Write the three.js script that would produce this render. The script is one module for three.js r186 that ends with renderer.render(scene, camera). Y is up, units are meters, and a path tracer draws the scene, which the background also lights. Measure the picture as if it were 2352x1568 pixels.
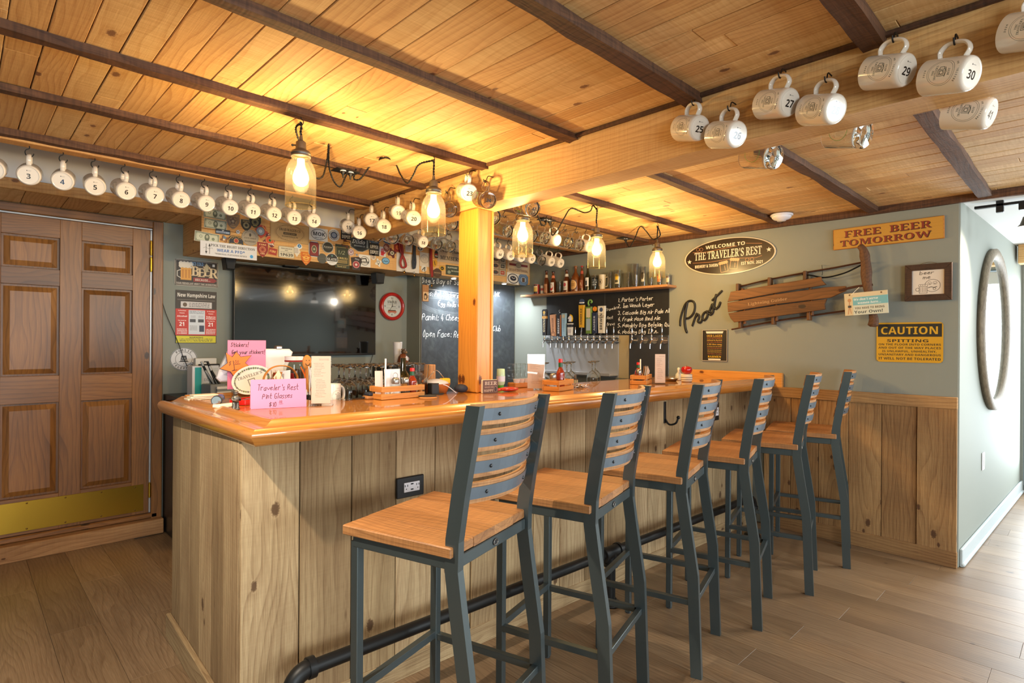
import * as THREE from 'three';
import { RectAreaLightUniformsLib } from 'three/addons/lights/RectAreaLightUniformsLib.js';
import { mergeGeometries } from 'three/addons/utils/BufferGeometryUtils.js';
import { RoundedBoxGeometry } from 'three/addons/geometries/RoundedBoxGeometry.js';

// ---------------------------------------------------------------- camera, light, exposure
const scene = new THREE.Scene();
const renderer = new THREE.WebGLRenderer();
renderer.toneMapping = THREE.LinearToneMapping;
renderer.toneMappingExposure = 0.115;
renderer.shadowMap.enabled = true;
RectAreaLightUniformsLib.init();
scene.background = new THREE.Color().setRGB(5.5, 6.6, 7.2);

const V = (x, y, z) => new THREE.Vector3(x, y, z);
const EYE = V(0, 1.32, 0), FOCAL = 1309.37, YAW = 45.74 * Math.PI / 180, ROLL = 0.4 * Math.PI / 180;
const FWD = V(Math.cos(YAW), 0.00018, -Math.sin(YAW)).normalize();
const R0 = FWD.clone().cross(V(0, 1, 0)).normalize(), U0 = R0.clone().cross(FWD);
const RIGHT = R0.clone().multiplyScalar(Math.cos(ROLL)).addScaledVector(U0, Math.sin(ROLL));
const UP = U0.clone().multiplyScalar(Math.cos(ROLL)).addScaledVector(R0, -Math.sin(ROLL));
const camera = new THREE.PerspectiveCamera(2 * Math.atan(784 / FOCAL) * 180 / Math.PI, 1.5, 0.05, 60);
camera.position.copy(EYE); camera.up.copy(UP); camera.lookAt(EYE.clone().add(FWD));
camera.updateMatrixWorld();
// the direction of a photo pixel meets the wall, counter or floor that the thing touches
function ray(px, py) { return FWD.clone().addScaledVector(RIGHT, (px - 1176) / FOCAL).addScaledVector(UP, -(py - 784) / FOCAL); }
function at(px, py, plane) {
  const d = ray(px, py), k = Object.keys(plane)[0];
  return EYE.clone().addScaledVector(d, (plane[k] - EYE[k]) / d[k]);
}

// daylight through the windows behind and to the right of the camera
function areaLight(w, h, pos, look, color, intensity) {
  const l = new THREE.RectAreaLight(color, intensity, w, h); l.position.copy(pos); l.lookAt(look); scene.add(l); l.castShadow = true; return l;
}
const DAY = new THREE.Color().setRGB(0.86, 0.95, 1.0);
areaLight(0.84, 1.6, V(6.82, 1.08, -0.01), V(0, 1.08, -0.01), DAY, 130);
areaLight(2.0, 1.35, V(6.82, 1.35, 2.3), V(0, 1.35, 2.3), DAY, 130);
areaLight(2.2, 1.35, V(2.6, 1.35, 3.93), V(2.6, 1.35, 0), DAY, 160);
areaLight(2.0, 1.35, V(-1.2, 1.35, 3.93), V(-1.2, 1.35, 0), DAY, 160);
const WARM = new THREE.Color().setRGB(1.0, 0.74, 0.42), SPOTC = new THREE.Color().setRGB(1.0, 0.86, 0.68);
const PENDANT_CD = 13;

// ---------------------------------------------------------------- helpers
function rngOf(seed) { let s = seed | 0; return () => { s = (s + 0x6d2b79f5) | 0; let t = Math.imul(s ^ (s >>> 15), 1 | s); t = (t + Math.imul(t ^ (t >>> 7), 61 | t)) ^ t; return ((t ^ (t >>> 14)) >>> 0) / 4294967296; }; }
const rnd = rngOf(77), rr = (a, b) => a + (b - a) * rnd(), pick = (a) => a[Math.floor(rnd() * a.length)];
const names = new Map();
function numbered(n) { const k = names.get(n) || 0; names.set(n, k + 1); return k ? n + '_' + String(k).padStart(3, '0') : n; }
function tag(o, label, category, group) { o.userData.label = label; if (category) o.userData.category = category; if (group) o.userData.group = group; return o; }
function mesh(name, geo, mat, parent) { const m = new THREE.Mesh(geo, mat); m.name = name; m.castShadow = m.receiveShadow = true; parent.add(m); return m; }
function thing(name, label, category, pos = [0, 0, 0], turn = 0, group) {
  const o = new THREE.Group(); o.name = numbered(name); scene.add(o); o.position.set(...(pos.isVector3 ? [pos.x, pos.y, pos.z] : pos)); o.rotation.y = turn; return tag(o, label, category, group);
}
function solo(name, label, category, geo, mat, pos, group) { const m = mesh(numbered(name), geo, mat, scene); if (pos) m.position.set(...(pos.isVector3 ? [pos.x, pos.y, pos.z] : pos)); return tag(m, label, category, group); }
function struct(name, geo, mat, parent = scene) { const m = mesh(name, geo, mat, parent); if (parent === scene) m.userData.kind = 'structure'; return m; }
function structGroup(name) { const g = new THREE.Group(); g.name = name; g.userData.kind = 'structure'; scene.add(g); return g; }
const T = (g, x = 0, y = 0, z = 0) => g.translate(x, y, z);
function merge(list) { return mergeGeometries(list.map((g) => { const q = g.index ? g.toNonIndexed() : g; for (const k of Object.keys(q.attributes)) if (!['position', 'normal', 'uv'].includes(k)) q.deleteAttribute(k); return q; })); }

// a box with chamfered edges, texture coordinates in metres, the grain along one axis
function cbox(w, h, d, b = 0.002, g = 'y', su = 0.5, sv = 2, shift = true) {
  const S = [w / 2, h / 2, d / 2], tri = [];
  b = Math.min(b, w / 2.2, h / 2.2, d / 2.2);
  const P = (s, ax) => [0, 1, 2].map((i) => s[i] * (i === ax ? S[i] : S[i] - b));
  const quad = (a, b2, c, e) => { tri.push([a, b2, c], [a, c, e]); };
  const sg = [-1, 1];
  for (let ax = 0; ax < 3; ax++) {
    const [i, j] = [(ax + 1) % 3, (ax + 2) % 3];
    for (const s of sg) { const q = [[-1, -1], [1, -1], [1, 1], [-1, 1]].map(([p, r]) => { const v = [0, 0, 0]; v[ax] = s; v[i] = p; v[j] = r; return P(v, ax); }); quad(...q); }
    for (const p of sg) for (const r of sg) { const v1 = [0, 0, 0], v2 = [0, 0, 0]; v1[ax] = -1; v2[ax] = 1; v1[i] = v2[i] = p; v1[j] = v2[j] = r; quad(P(v1, i), P(v2, i), P(v2, j), P(v1, j)); }
  }
  for (const a of sg) for (const c of sg) for (const e of sg) { const v = [a, c, e]; tri.push([P(v, 0), P(v, 1), P(v, 2)]); }
  return fromTriangles(tri, g, su, sv, shift, true);
}
const AX = { x: 0, y: 1, z: 2 };
function fromTriangles(tri, g = 'y', su = 0.5, sv = 2, shift = true, convex = false) {
  const pos = new Float32Array(tri.length * 9), nor = new Float32Array(tri.length * 9), uv = new Float32Array(tri.length * 6), G = AX[g];
  const ou = shift ? rnd() * 7 : 0, ov = shift ? rnd() * 7 : 0, a = V(), b = V(), n = V();
  tri.forEach((t, k) => {
    a.set(t[1][0] - t[0][0], t[1][1] - t[0][1], t[1][2] - t[0][2]); b.set(t[2][0] - t[0][0], t[2][1] - t[0][1], t[2][2] - t[0][2]); n.crossVectors(a, b).normalize();
    if (convex && n.x * t[0][0] + n.y * t[0][1] + n.z * t[0][2] < 0) { t = [t[0], t[2], t[1]]; n.negate(); }
    const m = [Math.abs(n.x), Math.abs(n.y), Math.abs(n.z)], D = m.indexOf(Math.max(...m));
    t.forEach((p, c) => {
      pos.set(p, k * 9 + c * 3); nor.set([n.x, n.y, n.z], k * 9 + c * 3);
      const o1 = D === G ? (G + 1) % 3 : G, o2 = D === G ? (G + 2) % 3 : 3 - G - D;
      uv.set([p[o2] / su + ou, p[o1] / (D === G ? su : sv) + ov], k * 6 + c * 2);
    });
  });
  const q = new THREE.BufferGeometry();
  q.setAttribute('position', new THREE.BufferAttribute(pos, 3)); q.setAttribute('normal', new THREE.BufferAttribute(nor, 3)); q.setAttribute('uv', new THREE.BufferAttribute(uv, 2));
  return q;
}
// hewn timber: a long box with uneven faces
function hewn(w, h, d, g, amp = 0.003, n = 40, su = 0.5, sv = 2) {
  const seg = [g === 'x' ? n : 2, g === 'y' ? n : 2, g === 'z' ? n : 2], q = new THREE.BoxGeometry(w, h, d, ...seg), p = q.attributes.position, u = q.attributes.uv, nn = q.attributes.normal;
  const G = AX[g], ou = rnd() * 7, ov = rnd() * 7, seed = rnd() * 100;
  for (let i = 0; i < p.count; i++) {
    const a = [p.getX(i), p.getY(i), p.getZ(i)], m = [Math.abs(nn.getX(i)), Math.abs(nn.getY(i)), Math.abs(nn.getZ(i))], D = m.indexOf(Math.max(...m));
    const o2 = D === G ? (G + 2) % 3 : 3 - G - D; u.setXY(i, a[o2] / su + ou, a[D === G ? (G + 1) % 3 : G] / (D === G ? su : sv) + ov);
    const k = seed + Math.sign(a[(G + 1) % 3]) * 17 + Math.sign(a[(G + 2) % 3]) * 31;
    a[(G + 1) % 3] += (noise(a[G] * 9, k) - 0.5) * amp * 2 + (noise(a[G] * 2.2, k + 5) - 0.5) * amp * 2;
    a[(G + 2) % 3] += (noise(a[G] * 9, k + 50) - 0.5) * amp * 2 + (noise(a[G] * 2.2, k + 55) - 0.5) * amp * 2;
    p.setXYZ(i, ...a);
  }
  q.computeVertexNormals(); return q;
}
function tube(pts, r, n = 24, rs = 8, closed = false) { return new THREE.TubeGeometry(new THREE.CatmullRomCurve3(pts.map((p) => (p.isVector3 ? p : V(...p))), closed, 'centripetal'), n, r, rs, closed); }
function rod(a, b, r, rs = 12) { a = a.isVector3 ? a : V(...a); b = b.isVector3 ? b : V(...b); const g = new THREE.CylinderGeometry(r, r, a.distanceTo(b), rs), q = new THREE.Quaternion().setFromUnitVectors(V(0, 1, 0), b.clone().sub(a).normalize()); g.applyQuaternion(q); return g.translate((a.x + b.x) / 2, (a.y + b.y) / 2, (a.z + b.z) / 2); }
function lathe(pts, n = 32) { return new THREE.LatheGeometry(pts.map((p) => new THREE.Vector2(p[0], p[1])), n); }
function slab(shape, depth, bevel = 0, curve = 12) { return new THREE.ExtrudeGeometry(shape, { depth: depth - 2 * bevel, bevelEnabled: bevel > 0, bevelThickness: bevel, bevelSize: bevel, bevelOffset: -bevel, bevelSegments: 1, curveSegments: curve }).translate(0, 0, bevel); }
function poly(pts) { const s = new THREE.Shape(); pts.forEach((p, i) => (i ? s.lineTo(p[0], p[1]) : s.moveTo(p[0], p[1]))); s.closePath(); return s; }
// value noise
function h2(x, y) { let n = Math.imul(x | 0, 374761393) + Math.imul(y | 0, 668265263); n = Math.imul(n ^ (n >>> 13), 1274126177); return ((n ^ (n >>> 16)) >>> 0) / 4294967296; }
function noise(x, y) { const i = Math.floor(x), j = Math.floor(y), f = x - i, g = y - j, s = f * f * (3 - 2 * f), t = g * g * (3 - 2 * g); const a = h2(i, j), b = h2(i + 1, j), c = h2(i, j + 1), d = h2(i + 1, j + 1); return a + (b - a) * s + (c - a) * t + (a - b - c + d) * s * t; }
const fbm = (x, y, o = 3) => { let s = 0, a = 0.5; for (let k = 0; k < o; k++) { s += a * noise(x, y); x = x * 2.03 + 7; y = y * 2.03 + 3; a *= 0.5; } return s / (1 - Math.pow(0.5, o)); };

// ---------------------------------------------------------------- materials
function texOf(data, w, h, srgb) { const t = new THREE.DataTexture(data, w, h, THREE.RGBAFormat); t.wrapS = t.wrapT = THREE.MirroredRepeatWrapping; t.magFilter = THREE.LinearFilter; t.minFilter = THREE.LinearFilter; if (srgb) t.colorSpace = THREE.SRGBColorSpace; t.needsUpdate = true; return t; }
const mix = (a, b, t) => a + (b - a) * t, sstep = (a, b, x) => { x = Math.min(1, Math.max(0, (x - a) / (b - a))); return x * x * (3 - 2 * x); };
// wood grain: rings stretched along v (2 m), across u (0.5 m), with fibres, knots and saw marks
function woodTex({ base, dark, seed = 1, rings = 9, contrast = 0.5, fibre = 0.35, knots = 3, saw = 0, blotch = 0.3, w = 512, h = 1024, knotCol }) {
  const d = new Uint8Array(w * h * 4), bm = new Uint8Array(w * h * 4), R = rngOf(seed), K = []; knotCol = knotCol || dark.map((c) => c * 0.6);
  for (let k = 0; k < knots; k++) K.push([R() * 0.5, R() * 2, 0.004 + R() * 0.009]);
  const so = seed * 13.7;
  for (let y = 0; y < h; y++) for (let x = 0; x < w; x++) {
    const u = x / w * 0.5, v = y / h * 2; let kn = 0, bend = 0, ring = 0;
    for (const [ku, kv, kr] of K) { const dx = (u - ku), dy = (v - kv) * 0.55, q = Math.sqrt(dx * dx + dy * dy) / kr; if (q < 12) { bend += Math.exp(-q * 0.33) * Math.sign(dx || 1) * 0.02; if (q < 1.6) { kn = Math.max(kn, 1 - sstep(0.75, 1.5, q + (noise(u * 300, v * 300) - 0.5) * 0.5)); } else ring = Math.max(ring, (1 - sstep(1.5, 4, q)) * 0.5); } }
    const wob = (fbm(u * 6 + so, v * 1.3, 3) - 0.5) * 0.16 + (noise(u * 30 + so, v * 4) - 0.5) * 0.012 + bend;
    const rg = (u + wob) * rings * 4, s = rg - Math.floor(rg);
    const late = Math.pow(s, 3) * (1 - sstep(0.92, 1, s));
    const fib = noise(u * 900 + so, v * 28) * 0.6 + noise(u * 380 + so, v * 9) * 0.4;
    const bl = fbm(u * 9 + so, v * 2.2 + 9, 3);
    const sw = saw ? noise(v * 260 + noise(u * 14, v * 7) * 2.2, u * 9 + so) * 0.7 + noise(v * 640, u * 40) * 0.3 : 0.5;
    let t = contrast * (late * 0.8 + ring * 0.5) + fibre * (0.62 - fib) + blotch * (0.5 - bl) + saw * (0.5 - sw);
    t = Math.min(1.15, Math.max(-0.35, t));
    const i = (y * w + x) * 4;
    for (let c = 0; c < 3; c++) d[i + c] = Math.max(0, Math.min(255, mix(mix(base[c], dark[c], t), knotCol[c], kn * 0.85)));
    d[i + 3] = 255;
    const b = 150 - 60 * (late * contrast) + 70 * (fib - 0.5) * fibre * 2 + 150 * saw * (sw - 0.5) - kn * 30; bm[i] = bm[i + 1] = bm[i + 2] = Math.max(0, Math.min(255, b)); bm[i + 3] = 255;
  }
  return { map: texOf(d, w, h, true), bump: texOf(bm, w, h, false) };
}
function std(color, roughness = 0.6, metalness = 0, more = {}) { const m = new THREE.MeshStandardMaterial({ roughness, metalness, ...more }); m.color.set(color); return m; }
function phys(color, o) { const m = new THREE.MeshPhysicalMaterial(o); m.color.set(color); return m; }
function woodMat(t, tint, roughness, bump, o = {}) { const m = new THREE.MeshPhysicalMaterial({ map: t.map, bumpMap: t.bump, bumpScale: bump, roughness, ...o }); m.color.set(tint); return m; }
const tones = (t, list, r, b, o) => list.map((c) => woodMat(t, c, r, b, o));

const TX = {
  pineA: woodTex({ base: [228, 194, 140], dark: [174, 122, 68], seed: 3, rings: 7, contrast: 0.42, fibre: 0.3, knots: 7, saw: 0.38, blotch: 0.35, knotCol: [120, 84, 60] }),
  pineB: woodTex({ base: [226, 188, 132], dark: [164, 112, 62], seed: 8, rings: 12, contrast: 0.5, fibre: 0.34, knots: 4, saw: 0.2, blotch: 0.3, knotCol: [112, 74, 50] }),
  rough: woodTex({ base: [204, 182, 148], dark: [140, 112, 82], seed: 21, rings: 9, contrast: 0.6, fibre: 0.62, knots: 10, saw: 0.1, blotch: 0.85, knotCol: [96, 70, 46] }),
  dark: woodTex({ base: [112, 84, 62], dark: [52, 36, 26], seed: 31, rings: 9, contrast: 0.5, fibre: 0.5, knots: 2, saw: 0.6, blotch: 0.6, w: 256, h: 512 }),
  honey: woodTex({ base: [214, 158, 88], dark: [160, 100, 44], seed: 41, rings: 16, contrast: 0.5, fibre: 0.3, knots: 0, saw: 0, blotch: 0.3 }),
  post: woodTex({ base: [230, 172, 92], dark: [178, 112, 44], seed: 44, rings: 12, contrast: 0.42, fibre: 0.22, knots: 6, saw: 0, blotch: 0.2, knotCol: [92, 48, 22] }),
  oak: woodTex({ base: [200, 156, 114], dark: [112, 78, 52], seed: 51, rings: 14, contrast: 0.5, fibre: 0.5, knots: 0, saw: 0.3, blotch: 0.3 }),
  door: woodTex({ base: [172, 122, 66], dark: [84, 52, 22], seed: 61, rings: 10, contrast: 0.5, fibre: 0.4, knots: 1, saw: 0, blotch: 0.75 }),
  floor: woodTex({ base: [178, 156, 130], dark: [112, 90, 70], seed: 71, rings: 13, contrast: 0.5, fibre: 0.62, knots: 2, saw: 0, blotch: 0.5, knotCol: [84, 62, 46] }),
};
const M = {
  ceil: [...tones(TX.pineA, ['#f8f2e8', '#efe8dc', '#fffaf2'], 0.72, 0.0012), ...tones(TX.pineB, ['#f6eee2', '#ebe2d4'], 0.72, 0.001)],
  beam: woodMat(TX.pineB, '#f2e6d4', 0.7, 0.0015), joist: woodMat(TX.dark, '#d8c2b0', 0.8, 0.003), hookBoard: woodMat(TX.pineB, '#efd9bc', 0.65, 0.001),
  rough: tones(TX.rough, ['#d6cdbd', '#cac0ae', '#dfd6c7', '#c0b5a2'], 0.85, 0.003),
  wains: tones(TX.rough, ['#c8ac88', '#bc9e7a', '#d0b490'], 0.82, 0.0022),
  rail: woodMat(TX.honey, '#e6cfa8', 0.32, 0.0002, { clearcoat: 1, clearcoatRoughness: 0.06 }), barTop: woodMat(TX.honey, '#ecd6ae', 0.3, 0.0001, { clearcoat: 1, clearcoatRoughness: 0.03 }),
  post: woodMat(TX.post, '#f6e0b0', 0.42, 0.0004, { clearcoat: 0.35, clearcoatRoughness: 0.25 }), splash: woodMat(TX.post, '#f4e6d0', 0.5, 0.0004),
  seat: tones(TX.oak, ['#d2bea0', '#c2ac8c'], 0.5, 0.0008), slat: woodMat(TX.oak, '#e8d8c4', 0.5, 0.0004),
  door: tones(TX.door, ['#cdc0ae', '#b4a692', '#dccfbc'], 0.45, 0.0004, { clearcoat: 0.25, clearcoatRoughness: 0.35 }), curb: woodMat(TX.rough, '#cfae90', 0.8, 0.0015),
  floor: [...tones(TX.floor, ['#c6bcae', '#beb3a4', '#cbc1b4', '#b9aea0'], 0.4, 0.0004)],
  steel: std('#566062', 0.33, 0.7), steelBand: std('#75828e', 0.36, 0.65), iron: std('#1b1c1d', 0.45, 0.35), black: std('#101011', 0.5), blackSatin: std('#17181a', 0.35), rubber: std('#26282b', 0.8),
  brass: std('#c9a23c', 0.28, 1), brassDark: std('#7a5a2c', 0.4, 0.9), chrome: std('#d6d8da', 0.12, 1), stainless: std('#b9bbbe', 0.42, 0.5), pewter: std('#6e6a62', 0.45, 0.8), nickel: std('#9a9690', 0.3, 0.9),
  wall: std('#868b83', 0.7), white: std('#d9d9d6', 0.6), ceilWhite: std('#dedfde', 0.8), greyCeil: std('#dcdde0', 0.85), trimWhite: std('#b7c1c4', 0.5),
  ceramic: phys('#e9dfd0', { roughness: 0.18, clearcoat: 0.6, clearcoatRoughness: 0.08 }),
  glass: phys('#f6f9f8', { roughness: 0.02, transmission: 1, thickness: 0, ior: 1.45 }), jar: phys('#fff2cc', { roughness: 0.09, transmission: 1, thickness: 0, ior: 1.45 }), glassSolid: phys('#f8fbfa', { roughness: 0.01, transmission: 1, thickness: 0.004, ior: 1.47 }),
  amber: phys('#5a2a0c', { roughness: 0.08, clearcoat: 1 }), bottleGreen: phys('#1b1c0a', { roughness: 0.08, clearcoat: 1 }), acrylic: phys('#fbfbfa', { roughness: 0.02, transmission: 1, thickness: 0, ior: 1.35 }),
  paper: std('#e6d8c8', 0.85), pink: std('#f59ab6', 0.85), pinkPale: std('#f4a8c0', 0.85), red: std('#c01a16', 0.35), redDull: std('#8f1f1b', 0.6), navy: std('#232c3c', 0.7), orange: std('#f07a2a', 0.8), whitePlastic: std('#e8e8ee', 0.35), cream: std('#efe6cf', 0.7), teal: std('#1fa6a6', 0.5), greyBox: std('#7d8690', 0.6), kraft: std('#a9743f', 0.75), crate: woodMat(TX.honey, '#f0dcbc', 0.55, 0.0003), yellow: std('#e0b020', 0.5), green: std('#4fae3c', 0.5), blue: std('#2a4fa0', 0.4),
};
// print sheets: flat print drawn on a canvas, one cell for each printed thing
class Sheet {
  constructor(w, h, bg) { this.c = document.createElement('canvas'); this.c.width = w; this.c.height = h; this.g = this.c.getContext('2d'); if (bg) { this.g.fillStyle = bg; this.g.fillRect(0, 0, w, h); } this.w = w; this.h = h; this.x = 2; this.y = 2; this.row = 0; }
  cell(w, h, draw) {
    if (this.x + w + 4 > this.w) { this.x = 2; this.y += this.row + 4; this.row = 0; }
    if (this.y + h + 2 > this.h) throw new Error('print sheet is full ' + w + 'x' + h);
    const g = this.g; g.save(); g.beginPath(); g.rect(this.x - 1, this.y - 1, w + 2, h + 2); g.clip(); g.translate(this.x, this.y); draw(g, w, h); g.restore();
    const r = { u0: this.x / this.w, u1: (this.x + w) / this.w, v0: 1 - (this.y + h) / this.h, v1: 1 - this.y / this.h };
    this.x += w + 4; this.row = Math.max(this.row, h); return r;
  }
  texture() { const t = new THREE.CanvasTexture(this.c); t.colorSpace = THREE.SRGBColorSpace; t.wrapS = t.wrapT = THREE.ClampToEdgeWrapping; return t; }
}
// fit a geometry's uv to a cell by its x and y extent (or given axes)
function fitUV(geo, r, ax = 'x', ay = 'y', flip = false) {
  geo.computeBoundingBox(); const b = geo.boundingBox, p = geo.attributes.position, u = new Float32Array(p.count * 2), A = AX[ax], B = AX[ay], mn = b.min.toArray(), mx = b.max.toArray(), c = [0, 0, 0];
  for (let i = 0; i < p.count; i++) { c[0] = p.getX(i); c[1] = p.getY(i); c[2] = p.getZ(i); let s = (c[A] - mn[A]) / (mx[A] - mn[A] || 1); if (flip) s = 1 - s; const t = (c[B] - mn[B]) / (mx[B] - mn[B] || 1); u[i * 2] = mix(r.u0, r.u1, s); u[i * 2 + 1] = mix(r.v0, r.v1, t); }
  geo.setAttribute('uv', new THREE.BufferAttribute(u, 2)); return geo;
}
function txt(g, s, x, y, size, col = '#000', o = {}) {
  g.save(); g.translate(x, y); if (o.rot) g.rotate(o.rot); g.scale(o.sx || 1, o.sy || 1); if (o.skew) g.transform(1, 0, -o.skew, 1, 0, 0);
  g.font = (o.bold === false ? '' : 'bold ') + size + 'px ' + (o.font || 'sans-serif'); g.textAlign = o.align || 'center'; g.textBaseline = 'middle';
  if (o.fit) { const w = g.measureText(s).width; g.scale(o.fit / w, 1); }
  if (o.stroke) { g.lineWidth = o.lw || 2; g.strokeStyle = o.stroke; g.lineJoin = 'round'; g.strokeText(s, 0, 0); }
  if (col) { g.fillStyle = col; g.fillText(s, 0, 0); } g.restore();
}
// handwriting: letters drawn as single pen strokes, each a little off (points x y on a 5 x 10 grid, base line at y = 2)
const PEN = {}; ("a46 26 04 12 32 44|46 42,b09 02|05 26 44 32 02,c45 26 04 12 43,d49 42|45 26 04 12 43,e04 45 36 16 04 12 43,f49 29 17 12|06 36,g45 26 04 23 45 41 20 01,h09 02|05 26 35 32,i16 12|18 17,j26 21 00|28 27,k09 02|36 04 32,l19 12,m06 02|05 16 25 22|25 36 45 42,n06 02|05 26 35 32,o26 04 12 32 44 26,p06 00|05 26 44 22 03,q45 26 04 12 43|46 40,r06 02|05 26 36,s36 16 05 33 22 02,t19 13 22 32|06 36,u06 03 12 33|36 32,v06 22 46,w06 12 25 32 46,x06 42|46 02,y06 23|46 10,z06 46 02 42," +
  "A02 29 42|15 35,B02 09 38 36 06 45 42 02,C48 29 06 12 43,D02 09 38 45 32 02,E49 09 02 42|06 36,F49 09 02|06 36,G48 29 06 12 42 45 25,H09 02|49 42|06 46,I29 22|19 39|12 32,K09 02|49 05 42,L09 02 42,M02 09 25 49 42,N02 09 42 49,O29 06 12 32 46 29,P02 09 48 45 05,Q29 06 12 32 46 29|33 51,R02 09 48 45 05|25 42,S48 29 07 44 22 03,T09 49|29 22,U09 04 12 32 49,V09 22 49,W09 12 26 32 49,Y09 25 49|25 22," +
  "018 29 38 43 22 03 18,118 29 22,208 29 47 02 42,309 49 26 44 22 03,439 04 44|36 32,549 09 06 36 44 22 02,638 05 13 32 44 25 05,.12 13,:12 13|15 16,'29 27,!19 14|12 11,/02 49,$48 18 06 35 43 03|29 21,&42 08 29 05 12 44").split(',').forEach((e) => { PEN[e[0]] = e.slice(1).split('|').map((l) => l.split(' ').map((p) => [+p[0], +p[1]])); });
function hand(g, s, x, y, size, col, o = {}) {
  const R = rngOf(s.length * 31 + Math.round(x)), k = size / 9, sx = (o.sx || 0.82) * k; g.save(); g.strokeStyle = col; g.lineWidth = o.pen || size * 0.075; g.lineJoin = g.lineCap = 'round'; let cx = x;
  for (const ch of s) {
    const G = PEN[ch]; if (!G) { cx += sx * 3.2; continue; } let wide = 0; const dy = (R() - 0.5) * k * 0.9, sl = 0.12 + R() * 0.08, gx = 0.9 + R() * 0.2, gy = 0.92 + R() * 0.16;
    for (const l of G) { g.beginPath(); const P = l.map(([a, b]) => { wide = Math.max(wide, a); return [cx + (a * gx + (b - 2) * sl + (R() - 0.5) * 0.35) * sx, y + dy - ((b - 2) * gy + (R() - 0.5) * 0.3) * k]; }); g.moveTo(...P[0]); for (let i = 1; i < P.length - 1; i++) g.quadraticCurveTo(P[i][0], P[i][1], (P[i][0] + P[i + 1][0]) / 2, (P[i][1] + P[i + 1][1]) / 2); g.lineTo(...P[P.length - 1]); g.stroke(); }
    cx += sx * (wide + 1.5); y += o.rise || 0;
  }
  g.restore(); return cx;
}
function arcText(g, s, cx, cy, r, a0, a1, size, col, o = {}) { const n = s.length; [...s].forEach((ch, i) => { const a = a0 + (a1 - a0) * (n > 1 ? i / (n - 1) : 0.5); g.save(); g.translate(cx + Math.cos(a) * r, cy + Math.sin(a) * r); g.rotate(a + (o.inside ? -Math.PI / 2 : Math.PI / 2)); txt(g, ch, 0, 0, size, col, o); g.restore(); }); }
function disc(g, x, y, r, fill, stroke, lw = 2) { g.beginPath(); g.ellipse(x, y, Array.isArray(r) ? r[0] : r, Array.isArray(r) ? r[1] : r, 0, 0, 7); if (fill) { g.fillStyle = fill; g.fill(); } if (stroke) { g.lineWidth = lw; g.strokeStyle = stroke; g.stroke(); } }
function box2(g, x, y, w, h, fill, stroke, lw = 2) { if (fill) { g.fillStyle = fill; g.fillRect(x, y, w, h); } if (stroke) { g.lineWidth = lw; g.strokeStyle = stroke; g.strokeRect(x, y, w, h); } }
function line2(g, pts, col, lw = 2, close = false, fill) { g.beginPath(); pts.forEach((p, i) => (i ? g.lineTo(p[0], p[1]) : g.moveTo(p[0], p[1]))); if (close) g.closePath(); if (fill) { g.fillStyle = fill; g.fill(); } if (col) { g.lineWidth = lw; g.strokeStyle = col; g.lineJoin = 'round'; g.lineCap = 'round'; g.stroke(); } }
function scribble(g, x, y, w, h, col, lines, o = {}) { const R = rngOf(Math.round(x * 7 + y * 3 + w)); g.fillStyle = col; for (let i = 0; i < lines; i++) { const yy = y + h * (i + 0.3) / lines; let xx = x + (o.ragged ? R() * w * 0.1 : 0); const end = x + w * (o.ragged ? 0.55 + R() * 0.45 : 1); while (xx < end) { const l = 2 + R() * w * 0.09; g.fillRect(xx, yy, Math.min(l, end - xx), Math.max(1, h / lines * (o.t || 0.4))); xx += l + 1 + R() * w * 0.03; } } }

// ---------------------------------------------------------------- room
const CEIL = 2.2, XS = 4.25, ZW = -4.53, ZC = -4.32, ZB = -4.1;
const bx = (x0, x1, y0, y1, z0, z1, b = 0.002, g = 'y') => T(cbox(x1 - x0, y1 - y0, z1 - z0, b, g), (x0 + x1) / 2, (y0 + y1) / 2, (z0 + z1) / 2);
const floor = struct('floor', bx(-2.5, 7, -0.2, -0.006, -4.7, 4, 0, 'z'), M.floor[1]);
{
  const pw = 0.182;
  for (let k = -1; k < 40; k++) {
    const x0 = -0.06 + k * pw; let z = -4.55 - ((k * 0.47) % 1) * 1.2;
    while (z < 0.75) {
      const len = 1.22, z0 = Math.max(z, -4.6), z1 = Math.min(z + len, 0.8); z += len;
      if (z1 - z0 < 0.05 || (x0 > 0.72 && z1 < -1.95) || (x0 > 4.2 && z1 < -0.75)) continue;
      mesh('plank', bx(x0 + 0.0005, x0 + pw - 0.0005, -0.008, 0, z0 + 0.0005, z1 - 0.0005, 0.0006, 'z'), pick(M.floor), floor);
    }
  }
}
// walls
const wallBack = struct('wall_back', merge([bx(0.99, 3.04, 0, 2.4, ZW - 0.14, ZW), bx(-2.5, 0.0, 0, 2.4, ZW - 0.14, ZW), bx(0, 0.99, 2.1, 2.4, ZW - 0.14, ZW)]), M.wall);
struct('wall_chase', bx(3.03, 4.25, 0, 2.4, ZW - 0.14, ZC, 0.003), M.wall);
const wallRight = struct('wall_right', bx(XS, XS + 0.12, 0, 2.4, -4.67, -0.57, 0.004), M.wall);
{ // passage wall, a little out of square
  const a = Math.atan2(0.087, 2.49), L = 2.6, g = T(cbox(L, 2.4, 0.1, 0.003), L / 2, 1.2, -0.05), w = struct('wall_passage', g, M.wall); w.position.set(XS + 0.002, 0, -0.566); w.rotation.y = -a;
  const b = struct('baseboard_passage', merge([T(cbox(L - 0.02, 0.105, 0.016, 0.004, 'x'), L / 2 + 0.01, 0.0545, 0.009), T(cbox(L - 0.02, 0.025, 0.026, 0.008, 'x'), L / 2 + 0.01, 0.0145, 0.014)]), M.trimWhite); b.position.copy(w.position); b.rotation.y = -a;
}
struct('wall_left', bx(-2.64, -2.5, 0, 2.4, -4.67, 4.1), M.wall);
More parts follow.
